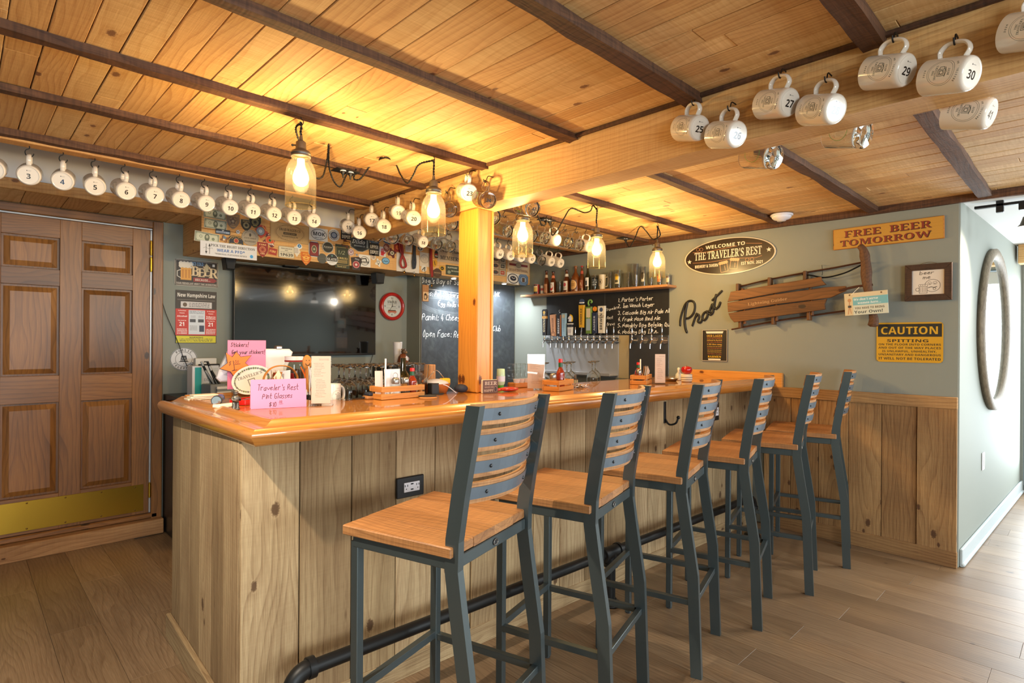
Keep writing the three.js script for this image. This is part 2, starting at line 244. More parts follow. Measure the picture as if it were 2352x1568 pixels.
struct('wall_end', merge([bx(6.86, 7.0, 0, 2.4, -0.6, -0.46), bx(6.86, 7.0, 2.02, 2.4, -0.46, 0.44), bx(6.86, 7.0, 0, 2.4, 0.44, 1.25), bx(6.86, 7.0, 0, 0.67, 1.25, 3.35), bx(6.86, 7.0, 2.03, 2.4, 1.25, 3.35), bx(6.86, 7.0, 0, 2.4, 3.35, 4.14)]), M.wall);
{ // wall behind the camera with three windows
  const z0 = 4, z1 = 4.14, cuts = [[-2.2, -0.2], [1.5, 3.7]], g = [bx(-2.5, 7, 0, 0.67, z0, z1), bx(-2.5, 7, 2.03, 2.4, z0, z1)]; let x = -2.5;
  for (const [a, b] of cuts) { g.push(bx(x, a, 0.67, 2.03, z0, z1)); x = b; } g.push(bx(x, 7, 0.67, 2.03, z0, z1));
  struct('wall_front', merge(g), M.wall);
  { const w = structGroup('window_3'), X = 6.88, a = 1.25, b = 3.35, c = 2.3; mesh('window_frame', merge([bx(X, X + 0.07, 0.67, 0.72, a, b), bx(X, X + 0.07, 1.98, 2.03, a, b), bx(X, X + 0.07, 0.72, 1.98, a, a + 0.05), bx(X, X + 0.07, 0.72, 1.98, b - 0.05, b), bx(X, X + 0.07, 0.72, 1.98, c - 0.025, c + 0.025)]), M.white, w); mesh('pane', bx(X + 0.03, X + 0.034, 0.72, 1.98, a + 0.05, c - 0.025, 0), M.glass, w); mesh('pane', bx(X + 0.03, X + 0.034, 0.72, 1.98, c + 0.025, b - 0.05, 0), M.glass, w); }
  cuts.forEach(([a, b], i) => {
    const w = structGroup('window_' + (i + 1)), fr = [bx(a, b, 0.67, 0.72, z0 + 0.02, z0 + 0.09), bx(a, b, 1.98, 2.03, z0 + 0.02, z0 + 0.09), bx(a, a + 0.05, 0.72, 1.98, z0 + 0.02, z0 + 0.09), bx(b - 0.05, b, 0.72, 1.98, z0 + 0.02, z0 + 0.09), bx((a + b) / 2 - 0.025, (a + b) / 2 + 0.025, 0.72, 1.98, z0 + 0.02, z0 + 0.09)];
    mesh('window_frame', merge(fr), M.white, w); mesh('pane', bx(a + 0.05, (a + b) / 2 - 0.025, 0.72, 1.98, z0 + 0.05, z0 + 0.054, 0), M.glass, w); mesh('pane', bx((a + b) / 2 + 0.025, b - 0.05, 0.72, 1.98, z0 + 0.05, z0 + 0.054, 0), M.glass, w);
  });
}
// ceiling: slab, boards running to the back wall, dark hewn joists across them
const ceiling = struct('ceiling', merge([bx(-2.6, 4.32, 2.222, 2.4, -3.42, 4.1), bx(-2.6, 4.4, 2.55, 2.65, -4.25, -3.37), bx(-2.6, 4.4, 2.4, 2.55, -3.42, -3.37), bx(4.32, 7.0, 2.17, 2.4, -0.65, 4.1)]), M.ceilWhite);
{
  const pw = 0.0866, rows = (xa, xb, za, zb) => {
    for (let x = xa, k = 0; x < xb - 0.01; x += pw, k++) {
      const x1 = Math.min(x + pw, xb); let z = za; let first = rr(0.5, 2.6);
      while (z < zb) {
        let len = first; first = rr(1.6, 3.4); let z1 = Math.min(z + len, zb); if (zb - z1 < 0.35) z1 = zb;
        const dy = rr(0, 0.0025), m = mesh('ceiling_board', T(cbox(x1 - x - rr(0.001, 0.004), 0.02, z1 - z - 0.0015, 0.0018, 'z'), (x + x1) / 2, CEIL + 0.01 + dy, (z + z1) / 2), pick(M.ceil), ceiling);
        z = z1;
      }
    }
  };
  rows(0.0094 - pw * 3, 1.885, -3.31, 1.1); rows(2.02, 4.235, -3.42, 1.1);
  const jz = [0.14, -0.42, -0.98, -1.54, -2.11, -2.63, -3.19], jh = [0.034, 0.036, 0.034, 0.027, 0.027, 0.026, 0.03], jw = [0.06, 0.062, 0.055, 0.045, 0.047, 0.045, 0.042];
  jz.forEach((z, i) => {
    mesh('joist', T(hewn(2.9, jh[i], jw[i], 'x', 0.003, 60), 0.435, CEIL - jh[i] / 2 + 0.002, z - jw[i] / 2), M.joist, ceiling);
    if (i < 6) mesh('joist', T(hewn(2.2, jh[i], jw[i], 'x', 0.003, 50), 3.12, CEIL - jh[i] / 2 + 0.002, z - jw[i] / 2 - (i > 2 ? 0.04 : 0.0)), M.joist, ceiling);
  });
  mesh('hook_board', bx(-1, 1.884, 2.165, 2.198, -3.315, -3.236, 0.003, 'x'), M.hookBoard, ceiling);
  mesh('hook_board', bx(2.022, 4.245, 2.165, 2.198, -3.435, -3.362, 0.003, 'x'), M.hookBoard, ceiling);
}
struct('trim_1', T(hewn(0.03, 0.045, 5.3, 'z', 0.002, 60), XS - 0.013, CEIL - 0.021, -1.6), M.joist);
struct('beam', T(hewn(0.135, 0.2, 4.64, 'z', 0.0022, 90), 1.9525, CEIL - 0.1, -1.12), M.beam);
struct('wall_header', merge([bx(-2.6, 4.25, 2.188, 2.56, ZB - 0.12, ZB - 0.012), bx(4.25, 4.37, 2.4, 2.56, -4.2, -3.37), bx(-2.6, -2.5, 2.4, 2.56, -4.2, -3.37), bx(-2.6, 4.25, 2.4, 2.42, -4.66, -4.2)]), M.greyCeil);
struct('trim_2', bx(1.868, 1.884, 2.186, 2.2, -3.2, 1.1, 0.002, 'z'), M.joist);
{ // post on the bar under the beam
  const p = structGroup('post'); mesh('post_core', bx(1.9, 2.01, 1.058, 2.002, -2.36, -2.21, 0.004), M.post, p);
  mesh('post_trim', bx(1.9, 1.914, 1.058, 2.0, -2.209, -2.2035, 0.0015), M.post, p); mesh('post_trim', bx(1.996, 2.01, 1.058, 2.0, -2.209, -2.2035, 0.0015), M.post, p);
  tag(p, 'varnished honey pine post holding up the beam on the bar', 'post');
}
// boxed soffit above the door and the deeper bulkhead over the back bar
{
  const s = structGroup('trim_3'); mesh('fascia', bx(-2.5, 1.146, 2.128, 2.188, ZB - 0.018, ZB, 0.003, 'x'), M.hookBoard, s);
  for (let x = -0.3, k = 0; x < 1.14; x += 0.19, k++) mesh('soffit_board', bx(x + 0.001, Math.min(x + 0.188, 1.145), 2.13, 2.15, ZW + 0.002, ZB - 0.019, 0.002, 'z'), M.ceil[k % 5], s);
  const b = structGroup('trim_4'); mesh('bulkhead_board', bx(1.146, 4.248, 2.052, 2.188, ZB - 0.02, ZB, 0.002, 'x'), M.hookBoard, b); mesh('bulkhead_board', bx(1.146, 4.248, 1.908, 2.05, ZB - 0.02, ZB, 0.002, 'x'), M.beam, b);
  mesh('bulkhead_side', bx(1.147, 1.165, 1.91, 2.186, ZW + 0.002, ZB - 0.021, 0.002, 'z'), M.beam, b);
  for (let x = 1.17, k = 0; x < 4.2; x += 0.19, k++) mesh('bulkhead_board', bx(x, Math.min(x + 0.188, 4.24), 1.909, 1.925, x + 0.188 > 3.03 ? ZC + 0.002 : ZW + 0.002, ZB - 0.022, 0.002, 'z'), M.ceil[(k * 3) % 5], b);
}
// board wainscot beside the bar
{
  const w = structGroup('trim_5'), e = [-0.572, -0.77, -0.957, -1.146, -1.327, -1.51, -1.695];
  for (let i = 0; i < 6; i++) mesh('wainscot_board', bx(XS - (i ? 0.018 : 0.026) - (i % 2) * 0.001, XS - 0.001, 0.09, 0.945, e[i + 1] + 0.0015, e[i] - 0.0015, 0.0015), M.wains[i % 3], w);
  mesh('wainscot_rail', bx(XS - 0.03, XS - 0.001, 0.937, 1.008, -1.7, -0.572, 0.003, 'z'), M.wains[2], w);
  const b = structGroup('baseboard_right'); mesh('board', bx(XS - 0.032, XS - 0.001, 0, 0.095, -1.7, -0.57, 0.003, 'z'), M.wains[1], b);
}
// six-panel door with brass kick plate
{
  const d = structGroup('door_1'), zf = ZW + 0.012, x0 = 0.085, x1 = 0.945, y0 = 0.135, y1 = 2.062, st = 0.1, zb = zf - 0.04;
  const mid = (x0 + x1) / 2, cols = [[x0 + st, mid - 0.055], [mid + 0.055, x1 - st]], rowsY = [[0.357, 0.924], [1.09, 1.645], [1.747, 1.944]];
  mesh('stile', bx(x0, x0 + st, y0, y1, zb, zf, 0.002), M.door[0], d); mesh('stile', bx(x1 - st, x1, y0, y1, zb, zf, 0.002), M.door[2], d); mesh('stile', bx(mid - 0.055, mid + 0.055, y0, y1, zb, zf - 0.0005, 0.002), M.door[0], d);
  const ry = [y0, ...rowsY.flat(), y1];
  for (let i = 0; i < ry.length; i += 2) for (const [a, b] of cols) mesh('rail', bx(a - 0.001, b + 0.001, ry[i], ry[i + 1], zb, zf, 0.002, 'x'), M.door[i % 3], d);
  for (const [a, b] of cols) for (const [c, e] of rowsY) {
    mesh('panel', bx(a - 0.002, b + 0.002, c - 0.002, e + 0.002, zb + 0.004, zb + 0.02, 0.001), M.door[1], d);
    const f = 0.03, q = (k, z) => [[a + k, c + k, z], [b - k, c + k, z], [b - k, e - k, z], [a + k, e - k, z]], o = q(0.012, zb + 0.02), n = q(0.012 + f, zf - 0.004), tri = []; for (let i = 0; i < 4; i++) { const j = (i + 1) % 4; tri.push([o[i], o[j], n[j]], [o[i], n[j], n[i]]); } tri.push([n[0], n[1], n[2]], [n[0], n[2], n[3]]);
    mesh('raised_field', fromTriangles(tri), M.door[pick([0, 1, 2])], d);
  }
  mesh('kick_plate', bx(x0 + 0.01, x1 - 0.03, 0.155, 0.335, zf + 0.0005, zf + 0.003, 0.0008), M.brass, d);
  const kp = d.children[d.children.length - 1]; for (let i = 0; i < 5; i++) for (const y of [0.168, 0.322]) mesh('screw', T(new THREE.SphereGeometry(0.005, 8, 6).scale(1, 1, 0.4), x0 + 0.04 + i * 0.185, y, zf + 0.003), M.brassDark, kp);
  for (const y of [1.94, 1.83, 0.29]) { const h = mesh('hinge', merge([rod([x1 + 0.004, y - 0.045, zf + 0.008], [x1 + 0.004, y + 0.045, zf + 0.008], 0.0085), rod([x1 + 0.004, y - 0.052, zf + 0.008], [x1 + 0.004, y + 0.052, zf + 0.008], 0.005)]), M.brass, d); }
  mesh('weather_strip', merge([bx(x0 - 0.006, x1 + 0.012, y1 + 0.001, y1 + 0.012, zf - 0.02, zf + 0.006, 0.002, 'x'), bx(x1 + 0.001, x1 + 0.012, y0, y1, zf - 0.02, zf - 0.001, 0.002)]), M.stainless, d);
  const c = 0.062; mesh('door_casing', merge([bx(x1 + 0.013, x1 + 0.013 + c, 0.02, y1 + 0.013 + 0.05, ZW + 0.001, zf + 0.018, 0.004), bx(-0.06, x1 + 0.013, y1 + 0.013, y1 + 0.013 + 0.05, ZW + 0.001, zf + 0.018, 0.004, 'x')]), M.door[0], d);
  mesh('door_jamb', merge([bx(x1 + 0.012, 0.989, 0, 2.099, ZW - 0.13, ZW, 0.001), bx(0.001, x1 + 0.012, y1 + 0.012, 2.099, ZW - 0.13, ZW, 0.001, 'x'), bx(0.001, x0 - 0.002, 0, y1 + 0.01, ZW - 0.13, ZW)]), M.door[1], d);
  mesh('threshold', bx(0.002, x1 + 0.05, 0.1, 0.133, ZW - 0.12, ZW + 0.03, 0.006, 'x'), M.door[2], d);
  struct('trim_6', bx(-0.6, 1.02, 0, 0.098, ZW + 0.001, ZW + 0.09, 0.004, 'x'), M.curb);
}

// ---------------------------------------------------------------- bar
const BY = 1.056, SL = 0.04, BX0 = 0.655, frontZ = (x) => -1.915 + SL * (x - BX0), BA = Math.atan(SL);
{
  const bar = thing('bar_counter', 'bar front and end of rough sawn vertical boards', 'bar counter', [BX0, 0, frontZ(BX0)], -BA);
  const L = 3.57 / Math.cos(BA), seams = [0]; let u = 0.192; while (u < L - 0.1) { seams.push(u); u += 0.186 + rr(-0.006, 0.006); } seams.push(L);
  for (let i = 0; i < seams.length - 1; i++) mesh('front_board', T(cbox(seams[i + 1] - seams[i] - rr(0.002, 0.005), 0.994, 0.022, 0.002), (seams[i] + seams[i + 1]) / 2, 0.498, -0.011 + rr(-0.0015, 0.0015)), M.rough[(i * 3 + (i >> 1)) % 4], bar);
  mesh('core', T(cbox(L - 0.03, 0.98, 0.06, 0.001), L / 2 + 0.015, 0.492, -0.055), M.black, bar);
  const end = 0.935, w = end / 6;
  for (let i = 0; i < 6; i++) { const m = mesh('end_board', T(cbox(0.02, 0.994, w - rr(0.0008, 0.002), 0.0015), 0, 0, 0), M.rough[(i * 3) % 4], bar); const z = -0.024 - w * (i + 0.5); m.position.set(0.01 - z * Math.sin(-BA) * 0, 0.498, z); m.rotation.y = 0; }
  mesh('core', T(cbox(0.05, 0.98, end - 0.04, 0.001), 0.047, 0.492, -0.024 - end / 2), M.black, bar);
  mesh('base_board', T(cbox(0.02, 0.1, end + 0.03, 0.003, 'z'), -0.0105, 0.05, -0.02 - end / 2), M.rough[1], bar);
  mesh('base_board', T(cbox(L - 0.01, 0.085, 0.004, 0.001, 'x'), L / 2, 0.0425, 0.0025), M.rough[1], bar);
  mesh('back_panel', T(cbox(0.016, 0.98, 0.25, 0.001), 0.3, 0.49, -0.83), M.rough[3], bar);
  for (const c of bar.children) if (c.name === 'end_board' || c.position.z < -0.001) c.rotation.y = 0;
}
{ // top with a moulded rail along its front and end
  const top = thing('bar_worktop', 'glossy honey coloured bar top with moulded rail', 'worktop');
  const prof = [[0, 1.05], [0, 1.06], [0.004, 1.0645], [0.012, 1.0648], [0.024, 1.059], [0.04, 1.05], [0.056, 1.0455], [0.07, 1.0455], [0.084, 1.049], [0.096, 1.0485], [0.105, 1.043], [0.1095, 1.034], [0.109, 1.025], [0.1, 1.006], [0.094, 0.997], [0.089, 0.9955], [0.02, 0.9955]];
  const xi = 0.742, inZ = (x) => -1.864 + SL * (x - xi);            // inner edges of the rail
  const cs = Math.cos(BA), corner = (o) => { const x = xi - o; return [x, inZ(x) + o / cs]; };
  const smooth = (tri) => { const g = fromTriangles(tri, 'x', 0.5, 2, false); return g; };
  const strip = (A, B, g) => { const tri = []; for (let i = 0; i < prof.length - 1; i++) { const a0 = A(prof[i]), a1 = A(prof[i + 1]), b0 = B(prof[i]), b1 = B(prof[i + 1]); tri.push([a0, b0, b1], [a0, b1, a1]); } return tri; };
  const cap = (A, flip) => { const p = prof.map(A), t = []; for (let i = 1; i < p.length - 1; i++) t.push(flip ? [p[0], p[i + 1], p[i]] : [p[0], p[i], p[i + 1]]); return t; };
  const cn = ([o, y]) => { const c = corner(o); return [c[0], y, c[1]]; }, fr = ([o, y]) => [XS - 0.035, y, inZ(XS - 0.035) + o / cs], le = ([o, y]) => [xi - o, y, -2.875];
  const nrm = (g, list) => { // smooth the moulding along its length
    const p = g.attributes.position, n = g.attributes.normal, map = new Map(); for (let i = 0; i < p.count; i++) { const k = [p.getX(i), p.getY(i), p.getZ(i)].map((v) => v.toFixed(4)).join(); const v = map.get(k) || V(); v.add(V(n.getX(i), n.getY(i), n.getZ(i))); map.set(k, v); }
    for (let i = 0; i < p.count; i++) { const k = [p.getX(i), p.getY(i), p.getZ(i)].map((v) => v.toFixed(4)).join(), v = map.get(k).clone().normalize(), c = V(n.getX(i), n.getY(i), n.getZ(i)); if (v.dot(c) > 0.75) n.setXYZ(i, v.x, v.y, v.z); } return g;
  };
  mesh('rail', nrm(fromTriangles(strip(cn, fr), 'x')), M.rail, top); mesh('rail', nrm(fromTriangles(strip(le, cn), 'z')), M.rail, top); mesh('rail_end', fromTriangles(cap(le, false), 'x'), M.rail, top);
  const quad = (a, b, c, d, y0, y1) => { const P = [a, b, c, d], t = []; const up = (p, y) => [p[0], y, p[1]]; t.push([up(a, y1), up(b, y1), up(c, y1)], [up(a, y1), up(c, y1), up(d, y1)], [up(a, y0), up(c, y0), up(b, y0)], [up(a, y0), up(d, y0), up(c, y0)]); for (let i = 0; i < 4; i++) { const p = P[i], q = P[(i + 1) % 4]; t.push([up(p, y0), up(q, y0), up(q, y1)], [up(p, y0), up(q, y1), up(p, y1)]); } return t; };
  mesh('surface', fromTriangles(quad([xi, inZ(xi)], [XS - 0.032, inZ(XS)], [XS - 0.032, -2.36], [xi, -2.36], 1.0, BY), 'x'), M.barTop, top);
  mesh('surface', fromTriangles(quad([xi, -2.3605], [1.12, -2.3605], [1.12, -2.875], [xi, -2.875], 1.0, BY - 0.0005), 'z'), M.barTop, top);
  mesh('edge_strip', bx(xi, 1.12, 1.03, 1.068, -2.895, -2.876, 0.003, 'x'), M.rail, top);
  mesh('wall_splash', bx(XS - 0.03, XS - 0.001, 1.0, 1.108, -2.3, -1.566, 0.004, 'z'), M.splash, top);
  mesh('steel_bracket', merge([bx(XS - 0.17, XS - 0.033, 0.9, 0.905, -1.68, -1.66, 0), bx(XS - 0.17, XS - 0.165, 0.905, 0.99, -1.68, -1.66, 0)]), M.stainless, top);
}
{ // black pipe foot rail
  const f = thing('foot_rail', 'black iron pipe foot rail along the bar front', 'foot rail'), z = (x) => frontZ(x) + 0.14, y = 0.262, r = 0.0235, xa = 0.76, xb = 3.92;
  mesh('pipe', rod([xa + 0.06, y, z(xa + 0.06)], [xb - 0.06, y, z(xb - 0.06)], r, 20), M.iron, f);
  const bend = (x, s) => { const pts = []; for (let i = 0; i <= 8; i++) { const a = i / 8 * Math.PI / 2; pts.push([x + s * (0.06 - 0.06 * Math.sin(a)), y - 0.06 + 0.06 * Math.cos(a) , z(x)]); } return tube(pts, 0.029, 16, 16); };
  mesh('elbow', merge([bend(xa, 1), rod([xa + 0.055, y, z(xa)], [xa + 0.078, y, z(xa + .02)], 0.034, 20), rod([xa, y - 0.055, z(xa)], [xa, y - 0.08, z(xa)], 0.034, 20)]), M.iron, f);
  mesh('elbow', merge([bend(xb, -1), rod([xb - 0.055, y, z(xb)], [xb - 0.078, y, z(xb)], 0.034, 20), rod([xb, y - 0.055, z(xb)], [xb, y - 0.08, z(xb)], 0.034, 20)]), M.iron, f);
  for (const x of [xa, 2.37, xb]) { mesh('leg', rod([x, 0.01, z(x)], [x, y - 0.03, z(x)], r, 20), M.iron, f); mesh('floor_flange', T(lathe([[0, 0.012], [0.024, 0.03], [0.03, 0.03], [0.033, 0.012], [0.052, 0.01], [0.054, 0.0], [0, 0]], 28), x, 0.0005, z(x)), M.iron, f); }
  mesh('tee', merge([rod([2.31, y, z(2.31)], [2.43, y, z(2.43)], 0.031, 20), rod([2.37, y, z(2.37)], [2.37, y - 0.065, z(2.37)], 0.031, 20), rod([2.305, y, z(2.305)], [2.322, y, z(2.32)], 0.036, 20), rod([2.418, y, z(2.418)], [2.435, y, z(2.435)], 0.036, 20), rod([2.37, y - 0.052, z(2.37)], [2.37, y - 0.07, z(2.37)], 0.036, 20)]), M.iron, f);
}
function outlet(x, y, label, w = 0.122, h = 0.078) {
  const o = thing('power_outlet', label, 'outlet', [x, y, frontZ(x) + 0.001], -BA); mesh('cover_plate', T(cbox(w, h, 0.01, 0.003), 0, 0, 0.006), M.black, o); const r = mesh('receptacle', T(cbox(w * 0.57, h * 0.46, 0.004, 0.001), 0.004, 0, 0.0125), M.whitePlastic, o);
  const s = []; for (const sx of [-0.022, 0.03]) { s.push(bx(sx - 0.007, sx - 0.004, 0.003, 0.011, 0.0146, 0.0152, 0), bx(sx + 0.004, sx + 0.007, 0.003, 0.011, 0.0146, 0.0152, 0), bx(sx - 0.002, sx + 0.002, -0.008, -0.004, 0.0146, 0.0152, 0)); } for (const sy of [-0.012, 0.009]) s.push(bx(-0.002, 0.01, sy, sy + 0.005, 0.0146, 0.0152, 0)); mesh('slot', merge(s), M.black, r);
}
outlet(1.281, 0.748, 'white outlet with black cover plate under the bar rail by the first stool', 0.124, 0.08); outlet(3.66, 0.86, 'dark outlet plate on the bar front past the iron coat hook', 0.075, 0.12);
{ const x = 3.06, h = thing('coat_hook', 'black iron coat hook screwed to the bar front', 'hook', [x, 0.9, frontZ(x) + 0.001], -BA); mesh('back_plate', T(cbox(0.022, 0.13, 0.005, 0.002), 0, 0, 0.003), M.iron, h); mesh('hook_arm', tube([[0, -0.04, 0.005], [0.005, -0.07, 0.03], [0.02, -0.06, 0.065], [0.028, -0.03, 0.075]], 0.006, 16, 8), M.iron, h); mesh('knob', T(new THREE.SphereGeometry(0.011, 12, 8), 0.029, -0.026, 0.076), M.iron, h); }

// ---------------------------------------------------------------- bar stools
function makeStool(label) {
  // local frame: x to the sitter's right, -z towards the bar, origin at the left rear foot
  const s = thing('bar_stool', label, 'bar stool', [0, 0, 0], 0, 'ladder back bar stools along the bar'), W = 0.39, tw = 0.026, td = 0.042;
  const ladder = (x) => { // bent rear upright, swept box section
    const path = [[0, 0], [-0.016, 0.4], [-0.05, 0.62], [-0.064, 0.72], [-0.062, 0.8], [-0.044, 0.92], [-0.018, 1.06], [0.0, 1.155]], ring = path.map(([z, y], i) => { const a = path[Math.max(0, i - 1)], b = path[Math.min(path.length - 1, i + 1)], dz = b[0] - a[0], dy = b[1] - a[1], l = Math.hypot(dz, dy), nz = dy / l, ny = -dz / l, f = i === 0 || i === path.length - 1 ? 0 : 1; const h = td / 2; return [[x - tw / 2, y - ny * h * f, z - nz * h], [x + tw / 2, y - ny * h * f, z - nz * h], [x + tw / 2, y + ny * h * f, z + nz * h], [x - tw / 2, y + ny * h * f, z + nz * h]]; });
    const tri = []; for (let i = 0; i < ring.length - 1; i++) for (let k = 0; k < 4; k++) { const a = ring[i][k], b = ring[i][(k + 1) % 4], c = ring[i + 1][(k + 1) % 4], d = ring[i + 1][k]; tri.push([a, c, b], [a, d, c]); } const t = ring[ring.length - 1]; tri.push([t[0], t[2], t[1]], [t[0], t[3], t[2]]);
    return fromTriangles(tri);
  };
  mesh('leg', ladder(0), M.steel, s); mesh('leg', ladder(W), M.steel, s);
  const zf = -0.41, fl = (x) => { mesh('leg', T(cbox(0.027, 0.735, 0.027, 0.002), x, 0.3705, zf), M.steel, s); mesh('glide', T(new THREE.CylinderGeometry(0.012, 0.014, 0.006, 12), x, 0.003, zf), M.rubber, s); }; fl(0.005); fl(W - 0.005);
  for (const x of [0, W]) mesh('glide', T(cbox(0.022, 0.006, 0.036, 0.001), x, 0.0025, 0), M.rubber, s);
  mesh('seat_frame', merge([T(cbox(0.026, 0.034, 0.36, 0.002, 'z'), 0.003, 0.738, -0.235), T(cbox(0.026, 0.034, 0.36, 0.002, 'z'), W - 0.003, 0.738, -0.235), T(cbox(W - 0.03, 0.034, 0.026, 0.002, 'x'), W / 2, 0.738, -0.068), T(cbox(W - 0.03, 0.034, 0.026, 0.002, 'x'), W / 2, 0.738, zf)]), M.steel, s);
  const badge = mesh('badge', T(new THREE.CylinderGeometry(0.014, 0.014, 0.002, 20).rotateX(Math.PI / 2).scale(1, 0.75, 1), W / 2, 0.738, -0.0535), M.black, s); mesh('badge_print', T(new THREE.TorusGeometry(0.011, 0.0012, 6, 20).scale(1, 0.75, 1), W / 2, 0.738, -0.0524), M.nickel, badge);
  // seat of four glued boards
  const sw = (W + 0.05) / 4; for (let i = 0; i < 4; i++) mesh('seat_board', T(cbox(0.425 / 4 * 0 + sw - 0.0004, 0.028, 0.385, i === 0 || i === 3 ? 0.003 : 0.0006, 'z'), -0.025 + sw * (i + 0.5), 0.7705, -0.25), M.seat[i % 2], s);
  for (const y of [1.127, 1.056, 0.985, 0.914]) { // curved wood slat with a steel band riveted on its back
    const z0 = y > 1.06 ? -0.018 + (y - 1.06) / 0.095 * 0.018 : -0.044 + (y - 0.92) / 0.14 * 0.026, arc = (h, th, off) => { const N = 14, tri = [], ring = []; for (let i = 0; i <= N; i++) { const q = i / N, x = 0.012 + q * (W - 0.024), b = 0.055 * 4 * q * (1 - q) + z0 - 0.012 + off, sl = 0.22 * h; ring.push([[x, y - h / 2, b - sl / 2], [x, y + h / 2, b + sl / 2], [x, y + h / 2, b + sl / 2 - th], [x, y - h / 2, b - sl / 2 - th]]); }
      for (let i = 0; i < N; i++) for (let k = 0; k < 4; k++) { const a = ring[i][k], b = ring[i][(k + 1) % 4], c = ring[i + 1][(k + 1) % 4], d = ring[i + 1][k]; tri.push([a, c, b], [a, d, c]); } for (const e of [0, N]) { const t = ring[e]; tri.push([t[0], t[1], t[2]], [t[0], t[2], t[3]]); } return fromTriangles(tri, 'x'); };
    const sl = mesh('back_slat', arc(0.058, 0.013, 0), M.slat, s); const band = mesh('steel_band', arc(0.033, 0.004, 0.0045), M.steelBand, sl);
    for (const q of [0.2, 0.72]) mesh('rivet', T(new THREE.SphereGeometry(0.0055, 10, 6).scale(1, 1, 0.6), 0.012 + q * (W - 0.024), y, 0.055 * 4 * q * (1 - q) + z0 - 0.007), M.blackSatin, sl);
  }
  const st = (a, b, w = 0.022) => { const d = V(...b).sub(V(...a)), g = cbox(w, w, d.length(), 0.0015, 'z'); g.applyQuaternion(new THREE.Quaternion().setFromUnitVectors(V(0, 0, 1), d.clone().normalize())); return g.translate((a[0] + b[0]) / 2, (a[1] + b[1]) / 2, (a[2] + b[2]) / 2); };
  mesh('stretcher', st([0.002, 0.29, zf + 0.01], [0.002, 0.29, -0.012]), M.steel, s); mesh('stretcher', st([W - 0.002, 0.29, zf + 0.01], [W - 0.002, 0.29, -0.012]), M.steel, s); mesh('stretcher', st([0.018, 0.3, zf], [W - 0.018, 0.3, zf], 0.024), M.steel, s); mesh('stretcher', st([0.014, 0.29, -0.014], [W - 0.014, 0.29, -0.014], 0.022), M.steel, s);
  return s;
}
{
  const spots = [[0.955, -1.112, 16.5, 'steel and oak ladder back stool below the outlet at the bar corner'], [1.525, -1.105, 16, 'ladder back stool second from the bar corner'], [2.10, -1.097, 15.5, 'ladder back stool third from the bar corner, beside the pipe tee'], [2.655, -1.087, 15, 'ladder back stool fourth from the bar corner, behind the coat hook'], [3.222, -1.05, 15, 'ladder back stool second from the wainscot wall'], [3.765, -1.023, 15, 'ladder back stool closest to the wainscot wall']];
  const proto = makeStool(spots[0][3]);
  spots.forEach(([x, z, a, label], i) => { let s = proto; if (i) { s = proto.clone(); s.name = numbered('bar_stool'); scene.add(s); s.userData = { ...proto.userData, label }; } s.position.set(x, 0, z); s.rotation.y = a * Math.PI / 180; });
}

// ---------------------------------------------------------------- pendant lamps made of cut bottles
const bulbMat = new THREE.MeshStandardMaterial({ color: '#fff2d8', emissive: new THREE.Color().setRGB(1, 0.72, 0.36), emissiveIntensity: 60, roughness: 0.4 });
function twisted(pts, r = 0.0042, n = 90) {
  const c = new THREE.CatmullRomCurve3(pts, false, 'centripetal'), L = c.getLength(), list = []; for (const s of [0, Math.PI]) { const q = []; for (let i = 0; i <= n; i++) { const t = i / n, p = c.getPointAt(t), d = c.getTangentAt(t), a = V(0, 1, 0.3).cross(d).normalize(), b = d.clone().cross(a), w = t * L / 0.028 * Math.PI * 2 + s; q.push(p.clone().addScaledVector(a, Math.cos(w) * r * 0.55).addScaledVector(b, Math.sin(w) * r * 0.55)); } list.push(tube(q, r * 0.6, n * 2, 5)); } return merge(list);
}
const lampGlass = lathe([[0.030, 0], [0.031, -0.012], [0.035, -0.024], [0.046, -0.042], [0.0535, -0.062], [0.0562, -0.085], [0.0568, -0.12], [0.0565, -0.2]], 48), lampRim = T(new THREE.TorusGeometry(0.0565, 0.0012, 8, 48).rotateX(Math.PI / 2), 0, -0.2, 0);
const socketG = lathe([[0.004, 0.072], [0.006, 0.066], [0.007, 0.052], [0.011, 0.05], [0.0185, 0.044], [0.0195, 0.02], [0.021, 0.017], [0.026, 0.012], [0.034, 0.008], [0.0345, 0.003], [0.0365, 0.002], [0.0365, -0.003], [0.0345, -0.004], [0.0345, -0.008], [0.0366, -0.009], [0.0366, -0.013], [0.032, -0.014]], 32);
const bulbG = lathe([[0, -0.125], [0.014, -0.122], [0.024, -0.113], [0.0295, -0.098], [0.029, -0.085], [0.024, -0.068], [0.0165, -0.052], [0.014, -0.04], [0.0135, -0.02]], 28);
